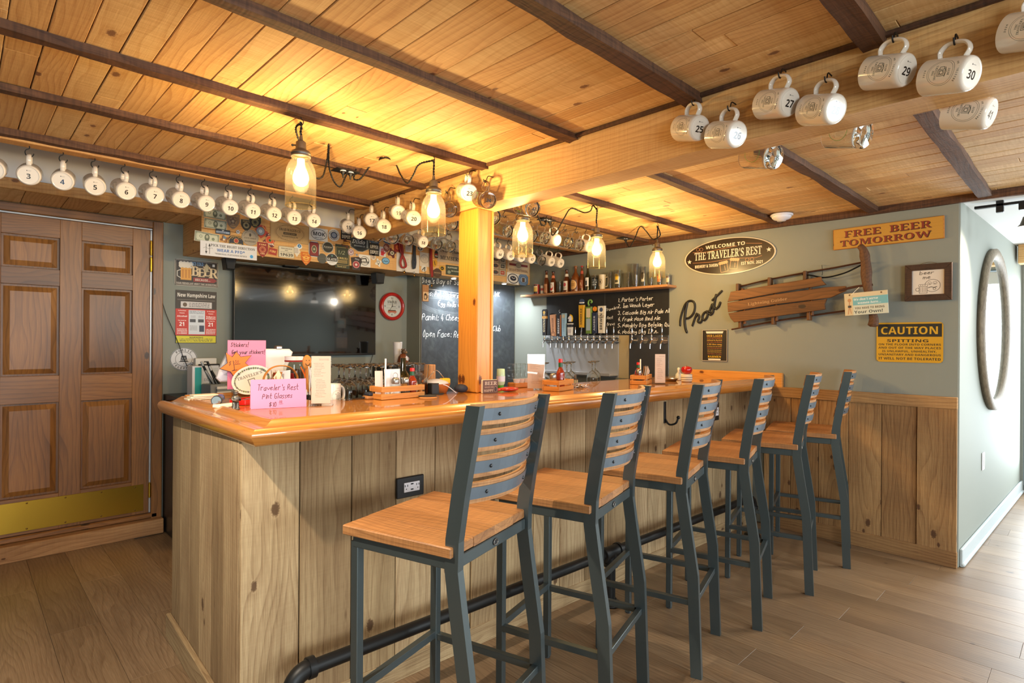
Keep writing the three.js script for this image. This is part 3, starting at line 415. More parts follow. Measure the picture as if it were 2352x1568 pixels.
function pendant(x, y, z, label) {
  const o = thing('pendant_lamp', label, 'pendant lamp', [x, y, z], rr(0, 3), 'bottle pendant lamps over the bar');
  mesh('glass_shade', lampGlass.clone(), M.jar, o); mesh('glass_rim', lampRim, M.jar, o); mesh('socket', socketG, M.pewter, o); mesh('switch_knob', merge([rod([0.018, 0.034, 0], [0.034, 0.036, 0], 0.003, 8), T(new THREE.SphereGeometry(0.005, 8, 6), 0.035, 0.036, 0)]), M.pewter, o); mesh('bulb', bulbG, bulbMat, o);
  const top = 2.172 - y; mesh('cord', twisted([V(0, 0.07, 0), V(0.002, 0.085, 0.001), V(-0.001, Math.max(0.1, top - 0.03), 0), V(0.003, Math.max(0.11, top - 0.015), 0)], 0.0045, 30), M.iron, o);
  mesh('ceiling_hook', tube([[0, top + 0.004, 0], [0, top - 0.004, 0], [-0.008, top - 0.012, 0], [-0.008, top - 0.022, 0], [0.001, top - 0.03, 0], [0.009, top - 0.023, 0]], 0.0016, 20, 6), M.iron, o);
  const l = new THREE.PointLight(WARM, PENDANT_CD, 0, 2); l.position.set(0, -0.09, 0); l.castShadow = true; l.shadow.radius = 1.5; l.name = 'bulb_light'; o.add(l);
  return o;
}
const LAMPS = [
pendant(0.943, 2.034, -2.135, 'lit bottle pendant lamp over the pink pint glass card'), pendant(1.572, 2.012, -2.138, 'lit bottle pendant lamp beside the post, near mugs 21 and 22'), pendant(2.19, 1.984, -2.17, 'lit bottle pendant lamp just past the post, under glass mug 47'), pendant(2.855, 1.985, -2.18, 'lit bottle pendant lamp above the tap handles'), pendant(3.59, 1.985, -2.2, 'lit bottle pendant lamp beside the oval tavern sign')];
{
  let ci = 0; const cord = (pts) => { const o = LAMPS[ci++]; o.updateMatrixWorld(); mesh('draped_cord', twisted(pts.map((p) => o.worldToLocal(p.clone())), 0.0046, 110), M.iron, o); }, P = (px, py, z) => at(px, py, { z }), S = (px, py) => at(px, py, { y: 2.192 });
  cord([P(801, 388, -2.625), P(792, 410, -2.6), P(781, 429, -2.58), P(768, 418, -2.56), P(757, 389, -2.54), S(755, 331), P(751, 368, -2.5), P(741, 405, -2.45), P(726, 408, -2.4), P(712, 380, -2.33), V(0.95, 2.15, -2.2), V(0.944, 2.155, -2.137)]);
  cord([P(818, 388, -2.63), P(813, 411, -2.62), P(825, 412, -2.6), P(851, 380, -2.58), S(885, 362), P(908, 375, -2.47), P(921, 402, -2.4), P(936, 420, -2.34), P(949, 402, -2.28), P(962, 378, -2.22), V(1.574, 2.155, -2.14)]);
  cord([P(1255, 497, -2.65), P(1253, 514, -2.64), P(1246, 517, -2.6), P(1238, 502, -2.5), P(1232, 488, -2.4), V(2.25, 2.16, -2.22), V(2.192, 2.155, -2.172)]);
  cord([P(1266, 498, -2.65), P(1266, 524, -2.63), P(1269, 540, -2.6), P(1281, 527, -2.55), P(1295, 502, -2.5), S(1311, 479), P(1330, 484, -2.4), P(1344, 488, -2.34), P(1357, 483, -2.28), P(1361, 472, -2.25), V(2.857, 2.15, -2.182)]);
  cord([P(1437, 545, -2.68), P(1440, 559, -2.66), P(1446, 567, -2.62), P(1457, 549, -2.55), S(1472, 520), P(1485, 532, -2.4), P(1498, 548, -2.3), P(1506, 548, -2.22), P(1516, 541, -2.2), V(3.595, 2.155, -2.2)]);
  for (const [x, z, label, n] of [[1.4, -2.645, 'black ceiling socket plate over the two left pendant cords', 2], [2.95, -2.69, 'black ceiling socket plate above the glass mugs past the beam', 2], [3.92, -2.71, 'black ceiling socket plate near the wall with the bottle shelf', 1]]) {
    const o = thing('ceiling_socket', label, 'socket', [x, 2.172, z], 0, 'ceiling sockets for the pendant lamps'); mesh('cover_plate', T(cbox(0.125, 0.006, 0.075, 0.002), 0, -0.001, 0), M.blackSatin, o);
    for (let i = 0; i < n; i++) { const px = (i - (n - 1) / 2) * 0.04; mesh('receptacle', T(new THREE.TorusGeometry(0.0125, 0.0028, 8, 20).rotateX(Math.PI / 2), px, -0.0055, 0.012), M.whitePlastic, o); mesh('plug', T(lathe([[0, -0.04], [0.004, -0.04], [0.006, -0.025], [0.0115, -0.018], [0.012, -0.004]], 14), px, 0, 0.012), M.black, o); }
  }
}

// ---------------------------------------------------------------- numbered mugs on cup hooks
const mugTex = (() => {
  const s = document.createElement('canvas'); s.width = 1024; s.height = 400; const g = s.getContext('2d'); g.fillStyle = '#e9dfd0'; g.fillRect(0, 0, 1024, 400);
  const print = (cx) => { const cy = 215, k = '#33413a'; disc(g, cx, cy, 118, null, k, 2.5); disc(g, cx, cy, 104, null, k, 2.2); txt(g, 'THE', cx, cy - 68, 21, k, { font: 'serif' }); txt(g, "TRAVELER'S", cx, cy - 44, 25, k, { font: 'serif', fit: 130 }); txt(g, 'REST', cx, cy + 72, 24, k, { font: 'serif' });
    box2(g, cx - 32, cy - 26, 58, 66, null, k, 4); for (let i = 0; i < 6; i++) box2(g, cx - 26, cy - 18 + i * 9, 46, 4, k); disc(g, cx - 2, cy + 8, 15, '#e9dfd0', k, 4); line2(g, [[cx + 26, cy - 14], [cx + 48, cy - 12], [cx + 48, cy + 24], [cx + 26, cy + 30]], k, 5); line2(g, [[cx - 40, cy + 40], [cx, cy + 50], [cx + 44, cy + 36]], k, 5);
    txt(g, '2 0 2 4', cx, cy - 146, 22, k); arcText(g, "BRISTOL, NH", cx, cy, 146, 2.2, 0.94, 21, k, { inside: true }); };
  [0, 512, 1024].forEach(print); const t = new THREE.CanvasTexture(s); t.colorSpace = THREE.SRGBColorSpace; t.wrapS = THREE.RepeatWrapping; return t;
})();
M.mugBody = phys('#ffffff', { map: mugTex, roughness: 0.16, clearcoat: 0.6, clearcoatRoughness: 0.06 });
const numSheet = new Sheet(1024, 1024, '#e9dfd0'), numClear = new Sheet(512, 512);
const numCell = {}, clearCell = {};
const whiteNums = [...Array(31).keys()].map((i) => i + 1).concat([41, 58, 61, 62, 63, 64, 65, 66, 67, 69, 70, 77, 80, 81]), glassNums = [21, 22, 24, 43, 45, 47, 49, 51, 55, 56, 57, 59, 60, 68, 73, 74, 75, 76, 78, 79];
for (const n of whiteNums) if (!glassNums.includes(n)) numCell[n] = numSheet.cell(96, 96, (g, w, h) => { txt(g, String(n), 48, 54, 42, n === 4 ? '#1f3a5c' : '#141414'); box2(g, 38, 17, 4, 5, '#333'); scribble(g, 43, 18, 18, 4, '#555', 1); });
for (const n of glassNums) clearCell[n] = numClear.cell(96, 96, (g) => { txt(g, String(n), 48, 50, 42, '#111'); });
M.mugNum = phys('#ffffff', { map: numSheet.texture(), roughness: 0.2, clearcoat: 0.5, clearcoatRoughness: 0.08 });
M.numClear = new THREE.MeshStandardMaterial({ map: numClear.texture(), transparent: true, alphaTest: 0.4, roughness: 0.5 });
const mugOuter = lathe([[0.0345, 0.0], [0.0375, 0.002], [0.0398, 0.007], [0.041, 0.016], [0.0418, 0.05], [0.0424, 0.098], [0.0418, 0.102]], 48);
{ const u = mugOuter.attributes.uv, p = mugOuter.attributes.position; for (let i = 0; i < u.count; i++) u.setY(i, p.getY(i) / 0.102); }
const mugInner = lathe([[0.0418, 0.102], [0.0396, 0.1], [0.0388, 0.09], [0.0378, 0.012], [0.034, 0.006], [0, 0.005]], 40);
const mugBase = lathe([[0, 0.0015], [0.031, 0.0015], [0.0325, 0.0], [0.0345, 0.0]], 40);
function flatTube(pts, rw, rh, n = 26) { const g = tube(pts, 1, n, 10); const c = new THREE.CatmullRomCurve3(pts.map((p) => V(...p)), false, 'centripetal'); const p = g.attributes.position; for (let i = 0; i <= n; i++) { const o = c.getPointAt(i / n); for (let k = 0; k <= 10; k++) { const j = i * 11 + k, d = V(p.getX(j), p.getY(j), p.getZ(j)).sub(o); p.setXYZ(j, o.x + d.x * rh, o.y + d.y * rh, o.z + d.z * rw); } } g.computeVertexNormals(); return g; }
const mugHandle = flatTube([[0.04, 0.084, 0], [0.056, 0.088, 0], [0.071, 0.078, 0], [0.0765, 0.055, 0], [0.072, 0.032, 0], [0.058, 0.021, 0], [0.04, 0.026, 0]], 0.0085, 0.0048);
const glassBody = merge([lathe([[0, 0.0], [0.034, 0.0], [0.0385, 0.003], [0.0395, 0.012], [0.0375, 0.02], [0.0385, 0.028], [0.0405, 0.07], [0.042, 0.118]], 36), lathe([[0.042, 0.118], [0.0395, 0.116], [0.0375, 0.07], [0.0355, 0.03], [0.03, 0.022], [0, 0.02]], 36)]);
const glassHandle = flatTube([[0.04, 0.094, 0], [0.056, 0.1, 0], [0.073, 0.09, 0], [0.079, 0.066, 0], [0.074, 0.042, 0], [0.06, 0.03, 0], [0.039, 0.034, 0]], 0.007, 0.005);
const ring = (r, y) => T(new THREE.TorusGeometry(r, 0.0009, 6, 36).rotateX(Math.PI / 2), 0, y, 0);
const glassPrint = mergeGeometries([new THREE.TorusGeometry(0.026, 0.0006, 5, 40)]); { const p = glassPrint.attributes.position; for (let i = 0; i < p.count; i++) { const x = p.getX(i), y = p.getY(i), th = x / 0.041, r = 0.0418; p.setXYZ(i, Math.sin(th) * r, 0.068 + y, Math.cos(th) * r); } }
const mugKinds = new Map();
function mug(n, glass, hook, open, where, group) {
  const label = (glass ? 'clear glass mug' : 'white stoneware mug') + ' numbered ' + n + ' hanging ' + where, o = thing('hanging_mug', label, 'mug', [0, 0, 0], 0, group);
  if (glass) { mesh('glass_body', glassBody, M.glassSolid, o); mesh('handle', glassHandle, M.glassSolid, o); const q = fitUV(new THREE.PlaneGeometry(0.05, 0.05), clearCell[n] || numCell[n]); mesh('number', q.rotateX(Math.PI / 2).rotateY(Math.PI / 2).translate(0, -0.0006, 0), M.numClear, o); mesh('print', glassPrint, M.green, o); }
  else { mesh('body', mugOuter, M.mugBody, o); mesh('inside', mugInner, M.ceramic, o); mesh('handle', mugHandle, M.ceramic, o); mesh('foot_ring', mugBase, M.ceramic, o); mesh('number', fitUV(new THREE.CircleGeometry(0.0312, 32), numCell[n]).rotateX(Math.PI / 2).rotateY(Math.PI / 2).translate(0, 0.0012, 0), M.mugNum, o); }
  const a = open.clone().normalize(), u = V(0, 1, 0).addScaledVector(a, -a.y).normalize(), z = u.clone().cross(a), m = new THREE.Matrix4().makeBasis(u, a, z); o.quaternion.setFromRotationMatrix(m);
  o.scale.setScalar(1.07); const c = V(glass ? 0.0745 : 0.072, glass ? 0.07 : 0.06, 0).multiplyScalar(1.07).applyMatrix4(m); o.position.copy(hook.clone().sub(c)); return o;
}
function cupHook(pos, dir, label, group, kind) { // kind 'down': screwed up into a board; 'side': screwed into an upright face
  const s = dir.clone().normalize(), f = (a, y) => V(s.x * a, y, s.z * a), pts = kind === 'down' ? [f(0, 0.046), f(0, 0.036), f(-0.012, 0.026), f(-0.014, 0.012), f(-0.006, 0.001), f(0.006, 0.0005), f(0.014, 0.01), f(0.015, 0.016)] : [f(-0.05, 0.036), f(-0.036, 0.036), f(-0.018, 0.034), f(-0.009, 0.02), f(-0.006, 0.004), f(0.002, 0), f(0.01, 0.005), f(0.013, 0.014)];
  const g = tube(pts, 0.0021, 26, 7); g.translate(0, -0.0022, 0); const m = solo('cup_hook', label, 'hook', g, M.iron, pos, group); return m;
}
{
  const G1 = 'numbered mugs under the board by the door', G2 = 'mugs on the bar side of the beam', G3 = 'mugs on the far side of the beam', G4 = 'mugs on the rear hook board', G5 = 'mugs on the joist past the post';
  const hookTag = (g) => ({ [G1]: ['black cup hook in the board above the door, holding a mug', 'cup hooks in the board by the door'], [G2]: ['black cup hook in the bar side face of the beam', 'cup hooks in the beam'], [G3]: ['black cup hook in the far face of the beam', 'cup hooks behind the beam'], [G4]: ['black cup hook in the rear board past the post', 'cup hooks in the rear board'], [G5]: ['black cup hook in the joist past the post', 'cup hooks in the joist'] })[g];
  const yaw = [0, 0, 0.1, 0.12, 0.16, 0.08, -0.06, -0.08, -0.04, -0.06, -0.05, -0.06, -0.02, 0, 0.02];
  for (let n = 2; n <= 14; n++) { const p = V(0.225 + 0.1173 * (n - 3), 2.119, -3.275); cupHook(p, V(1, 0, 0), ...hookTag(G1), 'down'); mug(n, false, p, V(yaw[n], 0.34 + rr(-0.04, 0.04), -0.93), 'below the board by the door', G1); }
  const up = [[15, -3.43], [17, -3.133], [19, -2.84], [21, -2.502], [23, -2.204], [25, -0.984], [27, -0.693], [29, -0.393], [31, -0.095]], lo = [[16, -3.285], [18, -2.997], [20, -2.69], [22, -2.369], [24, -2.072], [26, -0.855], [28, -0.561], [30, -0.259]];
  const glassy = new Set(glassNums);
  for (const [list, y] of [[up, 2.148], [lo, 2.092]]) for (const [n, z] of list) { const p = V(1.832, y, z); cupHook(p, V(-1, 0, 0), ...hookTag(G2), 'side'); mug(n, glassy.has(n), p, V(0.36 + rr(-0.06, 0.06), 0.3 + rr(-0.05, 0.05), -0.88), 'on the bar side of the beam', G2); }
  for (const [n, px, py, g] of [[45, 1783, 358, 1], [43, 1990, 306, 1], [41, 2275, 256, 0], [47, 1226, 477, 1], [49, 1137, 497, 1], [51, 1040, 512, 1]]) {
    const a = V(0.15, 0.3, -0.93).normalize(), b = at(px, py, { x: 2.075 }), u = V(0, 1, 0).addScaledVector(a, -a.y).normalize(), p = b.clone().addScaledVector(u, g ? 0.0745 : 0.072).addScaledVector(a, g ? 0.07 : 0.06); p.y = Math.min(p.y, 2.15);
    cupHook(V(p.x, p.y, p.z), V(1, 0, 0), ...hookTag(G3), 'side'); mug(n, !!g, p, a, 'on the far side of the beam', G3);
  }
  for (let n = 55; n <= 70; n++) { const p = V(3.141 + 0.125 * (n - 64), 2.119, -3.398); cupHook(p, V(1, 0, 0), ...hookTag(G4), 'down'); mug(n, glassy.has(n), p, V(rr(-0.05, 0.08), 0.34, -0.92), 'on the rear hook board', G4); }
  [[73, 2.546], [74, 2.664], [75, 2.78], [76, 2.9], [77, 3.027], [78, 3.151], [79, 3.278], [80, 3.395], [81, 3.51]].forEach(([n, x]) => { const p = V(x, 2.126, -2.69); cupHook(p, V(1, 0, 0), ...hookTag(G5), 'down'); mug(n, glassy.has(n), p, V(rr(-0.05, 0.1), 0.3, -0.93), 'from the joist past the post', G5); });
}

// ---------------------------------------------------------------- back wall: screen, signs, clock, chalkboard
const printA = new Sheet(2048, 2048, '#888'), printB = new Sheet(2048, 2048, '#888');
M.printA = new THREE.MeshStandardMaterial({ roughness: 0.55 }); M.printB = new THREE.MeshStandardMaterial({ roughness: 0.5 }); M.tin = new THREE.MeshStandardMaterial({ roughness: 0.28 });
// corner points of a flat thing on a plane, from photo pixels: centre and size
function span(l, t, r, b, plane) { const k = Object.keys(plane)[0], cx = (l + r) / 2, cy = (t + b) / 2, c = at(cx, cy, plane), a = at(l, cy, plane), e = at(r, cy, plane), u = at(cx, t, plane), d = at(cx, b, plane); return { c, w: k === 'z' ? Math.abs(e.x - a.x) : Math.abs(e.z - a.z), h: u.y - d.y }; }
function rrect(w, h, r) { const s = new THREE.Shape(), x = w / 2, y = h / 2; s.moveTo(-x + r, -y); s.lineTo(x - r, -y); s.quadraticCurveTo(x, -y, x, -y + r); s.lineTo(x, y - r); s.quadraticCurveTo(x, y, x - r, y); s.lineTo(-x + r, y); s.quadraticCurveTo(-x, y, -x, y - r); s.lineTo(-x, -y + r); s.quadraticCurveTo(-x, -y, -x + r, -y); return s; }
const SHAPES = {
  rect: (w, h) => poly([[-w / 2, -h / 2], [w / 2, -h / 2], [w / 2, h / 2], [-w / 2, h / 2]]), round: (w, h) => { const s = new THREE.Shape(); s.absellipse(0, 0, w / 2, h / 2, 0, Math.PI * 2); return s; }, soft: (w, h) => rrect(w, h, Math.min(w, h) * 0.1), roundrect: (w, h) => rrect(w, h, Math.min(w, h) * 0.3),
  shield: (w, h) => { const s = new THREE.Shape(); s.moveTo(-w / 2, h * 0.4); s.quadraticCurveTo(0, h * 0.56, w / 2, h * 0.4); s.bezierCurveTo(w * 0.52, 0, w * 0.36, -h * 0.3, 0, -h / 2); s.bezierCurveTo(-w * 0.36, -h * 0.3, -w * 0.52, 0, -w / 2, h * 0.4); return s; },
  hex: (w, h) => poly([[-w / 2, h * 0.25], [0 - w * 0.12, h / 2], [w * 0.12, h / 2], [w / 2, h * 0.25], [w / 2, -h * 0.25], [w * 0.12, -h / 2], [-w * 0.12, -h / 2], [-w / 2, -h * 0.25]]), oct: (w, h) => poly([[-w / 2, h * 0.3], [-w * 0.28, h / 2], [w * 0.28, h / 2], [w / 2, h * 0.3], [w / 2, -h * 0.3], [w * 0.28, -h / 2], [-w * 0.28, -h / 2], [-w / 2, -h * 0.3]]),
  arch: (w, h) => { const s = new THREE.Shape(); s.moveTo(-w / 2, -h / 2); s.lineTo(w / 2, -h / 2); s.lineTo(w / 2, 0); s.quadraticCurveTo(w / 2, h / 2, 0, h / 2); s.quadraticCurveTo(-w / 2, h / 2, -w / 2, 0); s.closePath(); return s; }, drop: (w, h) => { const s = new THREE.Shape(); s.moveTo(0, h / 2); s.bezierCurveTo(w * 0.1, h * 0.2, w / 2, 0.05 * h, w / 2, -h * 0.16); s.bezierCurveTo(w / 2, -h * 0.6, -w / 2, -h * 0.6, -w / 2, -h * 0.16); s.bezierCurveTo(-w / 2, 0.05 * h, -w * 0.1, h * 0.2, 0, h / 2); return s; },
  diamond: (w, h) => poly([[0, -h / 2], [w / 2, 0], [w * 0.2, h / 2], [-w * 0.3, h / 2], [-w / 2, h * 0.1]]), cup: (w, h) => poly([[-w * 0.36, -h / 2], [w * 0.32, -h / 2], [w / 2, h * 0.36], [w * 0.2, h / 2], [-w / 2, h * 0.4]]), maltese: (w, h) => { const p = []; for (let i = 0; i < 16; i++) { const a = i / 16 * 6.283 + 0.2, r = [1, 1, 0.62, 0.62][i % 4] * 0.5; p.push([Math.cos(a) * w * r, Math.sin(a) * h * r]); } return poly(p); }, bottle: (w, h) => poly([[-w / 2, -h / 2], [w / 2, -h / 2], [w / 2, h * 0.1], [w * 0.2, h * 0.28], [w * 0.2, h / 2], [-w * 0.2, h / 2], [-w * 0.2, h * 0.28], [-w / 2, h * 0.1]]),
};
const sheetMat = (sheet) => (sheet === printA ? M.printA : sheet === printB ? M.printB : M.tin);
// a flat printed piece facing +z (back walls) or -x (right wall)
function printed(name, label, category, sheet, cw, ch, draw, s, o = {}) {
  const cell = sheet.cell(cw, ch, draw), th = o.t || 0.0012, g = fitUV(slab(SHAPES[o.shape || 'rect'](s.w, s.h), th, 0, 20), cell); if (o.lean) g.rotateX(o.lean);
  const m = solo(name, label, category, g, o.mat || sheetMat(sheet), s.c, o.group); m.rotation.set(0, o.turn || 0, o.rot || 0, 'YXZ'); return m;
}
const tilt = (px) => 0;
const G_ST = 'stickers and patches on the bulkhead over the back bar';
let stick = 0;
function sticker(l, t, r, b, shape, label, draw, o = {}) { const s = span(l, t, r, b, { z: ZB + 0.0006 + 0.0004 * (stick++ % 9) + (o.front || 0) }), k = o.k || 4.2, m = printed(o.name || 'sticker', label, o.category || 'sticker', printA, Math.round((r - l) * k), Math.round((b - t) * k), draw, s, { shape, rot: o.rot, group: G_ST }); return m; }
const fillBg = (g, w, h, c) => box2(g, 0, 0, w, h, c);
const bill = (den) => (g, w, h) => { fillBg(g, w, h, '#d6d4be'); box2(g, w * 0.03, h * 0.07, w * 0.94, h * 0.86, '#aeb39c', '#4d5644', 5); box2(g, w * 0.1, h * 0.2, w * 0.8, h * 0.62, '#c4c7b0'); disc(g, w * 0.5, h * 0.5, [w * 0.1, h * 0.36], '#5d6554'); disc(g, w * 0.5, h * 0.42, [w * 0.05, h * 0.16], '#a9ad98'); disc(g, w * 0.25, h * 0.46, w * 0.05, null, '#4a5342', 3); disc(g, w * 0.75, h * 0.56, w * 0.05, '#7f8a72', '#3d4a38', 3); for (const [x, y] of [[0.07, 0.18], [0.93, 0.18], [0.07, 0.82], [0.93, 0.82]]) txt(g, den, w * x, h * y, h * 0.22, '#2f3a2a'); scribble(g, w * 0.3, h * 0.1, w * 0.4, h * 0.08, '#556', 1); };
sticker(468, 481, 520, 502, 'rect', 'grey green one dollar note pinned highest on the bulkhead', bill('1'), { name: 'dollar_note', category: 'banknote', rot: -0.03 }); sticker(469, 504, 521, 526, 'rect', 'grey green two dollar note pinned between two other notes', bill('2'), { name: 'dollar_note', category: 'banknote', rot: -0.03 }); sticker(447, 534, 504, 557, 'rect', 'dollar note overhanging the left edge of the bulkhead', bill('1'), { name: 'dollar_note', category: 'banknote', rot: -0.07, front: 0.003 });
const badge = (bg, rim, ink, top, bot, mid) => (g, w, h) => { fillBg(g, w, h, rim); g.save(); g.translate(w * 0.05, h * 0.05); g.scale(0.9, 0.9); fillBg(g, w, h, bg); g.restore(); disc(g, w / 2, h * 0.5, w * 0.24, mid || ink, ink, 3); disc(g, w / 2, h * 0.5, w * 0.14, bg, ink, 2); txt(g, top, w / 2, h * 0.19, h * 0.13, ink, { fit: w * 0.62 }); if (bot) txt(g, bot, w / 2, h * 0.8, h * 0.11, ink, { fit: w * 0.36 }); };
sticker(518, 488, 552, 527, 'shield', 'tan sheriff shield patch with a star', (g, w, h) => { badge('#7d6a5c', '#b08a4e', '#c09a5a', 'SHERIFF', 'NH', '#8a7868')(g, w, h); const p = []; for (let i = 0; i < 10; i++) { const a = -1.571 + i * 0.628, r = i % 2 ? 0.13 : 0.3; p.push([w / 2 + Math.cos(a) * w * r, h * 0.5 + Math.sin(a) * w * r]); } line2(g, p, null, 0, true, '#6a584c'); disc(g, w / 2, h / 2, w * 0.1, '#b9a890', '#5a4a40', 2); });
sticker(552, 503, 579, 531, 'shield', 'black shield patch with a gold dome seal', badge('#2c2a24', '#b8b09a', '#b7a468', 'STATE', null, '#7c7a62')); sticker(571, 496, 601, 524, 'shield', 'black police shield patch edged in yellow', badge('#23221c', '#c9bd50', '#b9ab58', 'POLICE', 'NH', '#5f5d48')); sticker(495, 527, 529, 538, 'soft', 'narrow blue and white strip sticker', (g, w, h) => { fillBg(g, w, h, '#26303c'); box2(g, w * 0.05, h * 0.4, w * 0.9, h * 0.4, '#9fb0c8'); txt(g, 'VP', w * 0.5, h * 0.22, h * 0.4, '#e8e8e8'); scribble(g, w * 0.1, h * 0.5, w * 0.6, h * 0.3, '#334', 1); });
sticker(542, 528, 551, 537, 'round', 'tiny blue and white eye shaped sticker', (g, w, h) => { fillBg(g, w, h, '#d8dde4'); disc(g, w / 2, h / 2, w * 0.42, null, '#2a4a8a', 3); disc(g, w / 2, h / 2, w * 0.2, '#223'); }); sticker(506, 540, 526, 557, 'maltese', 'small brown and blue figure sticker beside the notes', (g, w, h) => { fillBg(g, w, h, '#7a4b28'); disc(g, w * 0.5, h * 0.3, w * 0.2, '#5f7a94'); box2(g, w * 0.3, h * 0.5, w * 0.35, h * 0.4, '#a4713c'); disc(g, w * 0.4, h * 0.6, w * 0.12, '#e0d0b0'); });
sticker(524, 541, 561, 564, 'arch', 'navy and gold fire department arch patch', (g, w, h) => { fillBg(g, w, h, '#1d2434'); line2(g, [[w * 0.04, h], [w * 0.04, h * 0.5], [w * 0.2, h * 0.15], [w * 0.5, h * 0.04], [w * 0.8, h * 0.15], [w * 0.96, h * 0.5], [w * 0.96, h]], '#c89a3a', 6); disc(g, w / 2, h * 0.52, h * 0.22, '#a33524', '#d8b070', 4); arcText(g, 'DALLAS', w / 2, h * 0.75, h * 0.6, -2.3, -0.84, h * 0.15, '#e0b040'); txt(g, 'FIRE  DEPT', w / 2, h * 0.86, h * 0.18, '#e0b040', { fit: w * 0.72 }); });
sticker(555, 527, 594, 564, 'round', 'large grey round forest boundary disc', (g, w, h) => { fillBg(g, w, h, '#9c9282'); disc(g, w / 2, h / 2, w * 0.47, null, '#6c6458', 3); arcText(g, 'PENNSYLVANIA', w / 2, h / 2, w * 0.37, -2.9, -0.25, h * 0.11, '#5d564c'); txt(g, 'STATE FOREST', w / 2, h * 0.55, h * 0.11, '#4a443c', { fit: w * 0.74 }); txt(g, 'BOUNDARY', w / 2, h * 0.74, h * 0.13, '#4a443c', { fit: w * 0.66 }); disc(g, w * 0.5, h * 0.34, [w * 0.06, h * 0.1], '#3a342c'); });
sticker(585, 517, 616, 548, 'diamond', 'red corner patch with a grey round seal', (g, w, h) => { fillBg(g, w, h, '#b8402c'); disc(g, w * 0.42, h * 0.46, w * 0.3, '#8d97a0', '#4a555e', 4); disc(g, w * 0.42, h * 0.46, w * 0.16, '#c9ced2', '#5a6670', 3); txt(g, 'RESCUE', w * 0.7, h * 0.2, h * 0.13, '#e8c060', { rot: 0.7 }); }, { rot: -0.1 });
sticker(603, 535, 637, 569, 'maltese', 'orange and navy star edged rescue patch', (g, w, h) => { fillBg(g, w, h, '#7a2a2c'); for (let i = 0; i < 14; i++) disc(g, w / 2 + Math.cos(i * 0.449) * w * 0.4, h / 2 + Math.sin(i * 0.449) * h * 0.4, w * 0.045, i % 2 ? '#2a3050' : '#d8c8b8'); disc(g, w / 2, h * 0.48, w * 0.28, '#d2522a', '#e8b080', 4); disc(g, w / 2, h * 0.5, w * 0.1, '#24563a', '#e09040', 3); box2(g, w * 0.28, h * 0.7, w * 0.45, h * 0.1, '#e6ddd0'); txt(g, 'RESCUE', w / 2, h * 0.75, h * 0.09, '#222'); });
sticker(589, 554, 617, 591, 'shield', 'crimson fire shield patch with gold ring', (g, w, h) => { badge('#8c1f1c', '#d0a46a', '#e0bc80', 'FIRE', null, '#a83a2c')(g, w, h); txt(g, 'FIRE', w / 2, h * 0.76, h * 0.13, '#e6c890'); }); sticker(616, 569, 637, 586, 'rect', 'small red and gold FIRE strip', (g, w, h) => { fillBg(g, w, h, '#a02a1e'); box2(g, 3, 3, w - 6, h - 6, null, '#d8a850', 3); txt(g, 'FIRE', w / 2, h * 0.5, h * 0.4, '#e8c070'); }, { rot: -0.12 });
sticker(462, 559, 592, 592, 'rect', 'white WEAR A PFD bumper sticker hanging below the bulkhead', (g, w, h) => { fillBg(g, w, h, '#d9d8da'); txt(g, 'PICK THE RIGHT DIRECTION', w * 0.57, h * 0.24, h * 0.24, '#2b2b2e', { font: 'serif', fit: w * 0.79 }); txt(g, 'WEAR A PFD*', w * 0.53, h * 0.55, h * 0.28, '#2f5fa8', { fit: w * 0.5 }); txt(g, '*PERSONAL FLOTATION DEVICE', w * 0.53, h * 0.81, h * 0.14, '#2b2b2e', { font: 'serif', fit: w * 0.57 }); line2(g, [[w * 0.1, h * 0.2], [w * 0.1, h * 0.8]], '#222', 4); line2(g, [[w * 0.085, h * 0.7], [w * 0.1, h * 0.86], [w * 0.115, h * 0.7]], '#222', 3, true, '#222'); line2(g, [[w * 0.155, h * 0.85], [w * 0.155, h * 0.3]], '#222', 4); line2(g, [[w * 0.14, h * 0.34], [w * 0.155, h * 0.17], [w * 0.17, h * 0.34]], '#222', 3, true, '#222'); line2(g, [[w * 0.05, h * 0.5], [w * 0.09, h * 0.42], [w * 0.13, h * 0.52], [w * 0.2, h * 0.44], [w * 0.21, h * 0.5]], '#555', 2); disc(g, w * 0.9, h * 0.76, h * 0.13, '#3a9ad8', '#cfe4f2', 3); }, { front: 0.004, rot: 0 });
sticker(622, 514, 710, 557, 'rect', 'kraft paper SWAB WAGON CO label on the bulkhead', (g, w, h) => { fillBg(g, w, h, '#b89a6c'); box2(g, 4, 4, w - 8, h - 8, null, '#8a6c44', 3); disc(g, w * 0.5, h * 0.5, [w * 0.36, h * 0.4], null, '#6b5434', 3); disc(g, w * 0.5, h * 0.5, [w * 0.39, h * 0.44], null, '#8a6c44', 2); txt(g, 'SWAB WAGON CO', w * 0.5, h * 0.34, h * 0.2, '#2d241a', { font: 'serif', fit: w * 0.56 }); box2(g, w * 0.33, h * 0.48, w * 0.34, h * 0.12, '#2d241a'); txt(g, 'WAGON WORKS', w * 0.5, h * 0.545, h * 0.09, '#b89a6c', { fit: w * 0.3 }); txt(g, 'ELIZABETHVILLE, PA', w * 0.5, h * 0.7, h * 0.09, '#4a3c28', { fit: w * 0.42 }); for (let i = 0; i < 24; i++) disc(g, w * (0.12 + 0.76 * h2(i, 3)), h * (0.12 + 0.1 * h2(i, 9) + (i % 2) * 0.66), 3, null, '#8a6c44', 1.5); });
